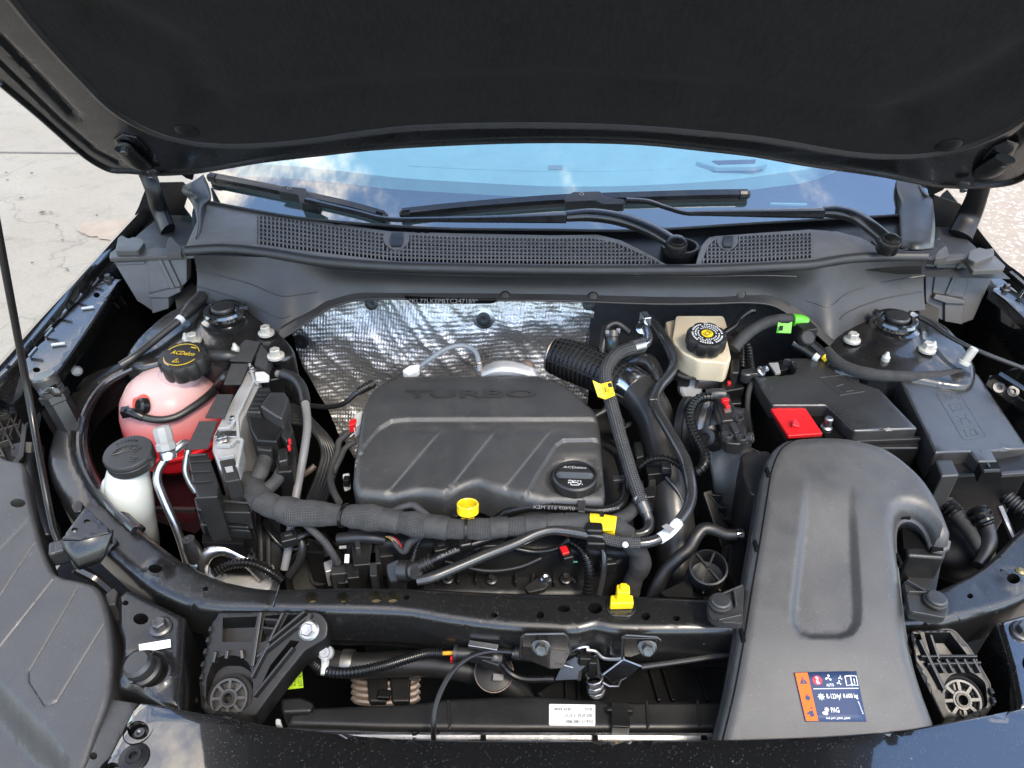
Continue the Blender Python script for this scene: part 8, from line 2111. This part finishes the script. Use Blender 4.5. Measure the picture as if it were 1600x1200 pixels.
mb = MB(); mb.tube(PP([(1562, 792, .85), (1574, 820, .84), (1584, 842, .83)]), .004, n=8); o = mb.build('corner_rod', M['zinc']); tag(o, 'thin bright rod in the corner behind the bowed beam', 'rod')
hose('corner_hose', 'dark ribbed hose disappearing behind the fuse box base', 'hose', [(1565, 770, .85), (1590, 790, .845), (1630, 815, .84)], 12, M['rubber'], ribs=(.008, .001))
mb = MB(); mb.lathe(PZ(1589, 902, .85), (0, 0, 1), [(.006, -.01), (.006, .012), (.003, .014), (0, .014)], 10); o = mb.build('olive_bolt', M['bronze']); tag(o, 'olive bolt end seen inside the round hole of the bowed beam', 'bolt')
# ------------------------------------------------------------------ small lines, plugs and clips that fill the bay
for nm, lab, cat, pts, r, m, kw in (
    ('purge_hose', 'thin black hose running along the manifold under the slanting pipe', 'hose', [(742, 858, .845), (770, 850, .85), (800, 856, .845), (836, 862, .84), (872, 856, .845), (890, 842, .855)], 4.5, 'rubber_sm', {}),
    ('pressure_line', 'thin shiny black line crossing the manifold towards the grey sensor', 'pipe', [(668, 868, .82), (700, 878, .82), (760, 892, .815), (812, 886, .82), (846, 872, .83)], 3, 'pipe_bk', {}),
    ('injector_loom', 'ribbed loom tucked below the front edge of the engine cover', 'wiring loom', [(590, 795, .87), (640, 800, .868), (690, 806, .865), (720, 806, .862)], 5, 'rubber_sm', {'ribs': (.005, .0007)}),
    ('vent_line', 'thin black line bending behind the valve block', 'pipe', [(955, 690, .86), (968, 700, .86), (984, 722, .855), (992, 750, .85), (990, 775, .845)], 4, 'rubber_sm', {}),
    ('fuel_line', 'dark line rising between the braided hose and the bellows', 'pipe', [(930, 650, .88), (946, 640, .885), (950, 622, .89), (944, 606, .895)], 4.5, 'rubber', {}),
    ('bulkhead_hose', 'dark hose looping on the bulkhead left of the cream reservoir', 'hose', [(985, 520, .95), (975, 512, .955), (962, 505, .96), (948, 512, .955), (944, 530, .945), (940, 552, .93)], 6, 'rubber', {}),
    ('ground_lead', 'thin black lead dropping behind the battery terminal', 'cable', [(1178, 592, .92), (1170, 612, .91), (1168, 640, .89), (1172, 668, .87), (1176, 690, .86)], 4.5, 'tape', {}),
    ('gearbox_lead', 'taped lead falling from the harness towards the gearbox', 'cable', [(470, 812, .88), (490, 830, .865), (508, 848, .85), (520, 866, .835), (528, 880, .82)], 6, 'tape', {}),
    ('cooler_hose', 'black hose bending down between the gearbox and the arched aluminium line', 'hose', [(462, 830, .83), (472, 850, .82), (468, 876, .80), (452, 900, .78)], 7, 'rubber', {}),
    ('starter_lead', 'thin lead looping in front of the gearbox casing', 'cable', [(410, 815, .83), (424, 836, .82), (440, 852, .81), (462, 858, .81), (482, 850, .81)], 3.5, 'rubber_sm', {}),
    ('headlamp_lead', 'thin black lead crossing the gap beside the pressed plate', 'cable', [(292, 1010, .80), (300, 1040, .79), (298, 1070, .78), (306, 1098, .775)], 4, 'rubber', {}),
):
    hose(nm, lab, cat, pts, r, M[m], **kw)
for nm, lab, c, sz, rot, m in (
    ('knock_plug', 'small black plug beside the dark coolant fitting', (690, 858, .835), (.020, .016, .014), .3, 'plastic'),
    ('cam_plug', 'small dark plug at the right edge of the engine cover', (968, 668, .875), (.016, .022, .018), .1, 'plastic'),
    ('oil_plug', 'dark plug on the engine side below the oil filler cap', (985, 760, .85), (.018, .020, .016), -.2, 'plastic_dk'),
    ('manifold_plug', 'square black plug on the manifold behind the yellow clip', (948, 880, .825), (.022, .018, .016), .2, 'plastic'),
    ('purge_valve', 'stubby black valve under the taped harness middle', (770, 852, .855), (.030, .018, .018), .1, 'plastic'),
    ('gearbox_plug', 'square dark plug on top of the gearbox casing', (452, 842, .84), (.020, .018, .014), .4, 'plastic'),
):
    t = thing(nm, lab, 'connector', PZ(*c) + Vector((0, 0, -.012)))
    mb = MB(); mb.box(PZ(*c), sz, rot); mb.build('plug_body', M[m], t, bevel=.002)
    mb = MB(); mb.box(PZ(*c) + Vector((0, 0, sz[2] * .5 + .0015)), (sz[0] * .5, sz[1] * .35, .003), rot); mb.build('plug_latch', M['plastic_lt'], t, bevel=.0008)
    mb = MB(); mb.tube([PZ(*c) + Vector((sz[0] * .4, 0, 0)), PZ(*c) + Vector((sz[0] * .9, .006, .002)), PZ(*c) + Vector((sz[0] * 1.3, .02, -.008))], .0035, n=8); mb.build('plug_boot', M['rubber'], t)
for i, (x, y, z) in enumerate(((700, 905, .79), (768, 906, .79), (884, 905, .79), (738, 870, .792))):
    mb = MB(); mb.bolt(PZ(x, y, z), (0, -.1, 1), .0075, .008); mb.build('manifold_bolt', M['zinc_dk'], eng)
for x0, y0, x1, y1 in ((664, 872, 660, 915), (748, 858, 744, 912), (806, 884, 806, 914), (862, 884, 866, 914)):
    mb = MB(); mb.beam(PZ(x0, y0, .790), PZ(x1, y1, .790), .003, .012); mb.build('rib', M['plastic'], mf, bevel=.001)
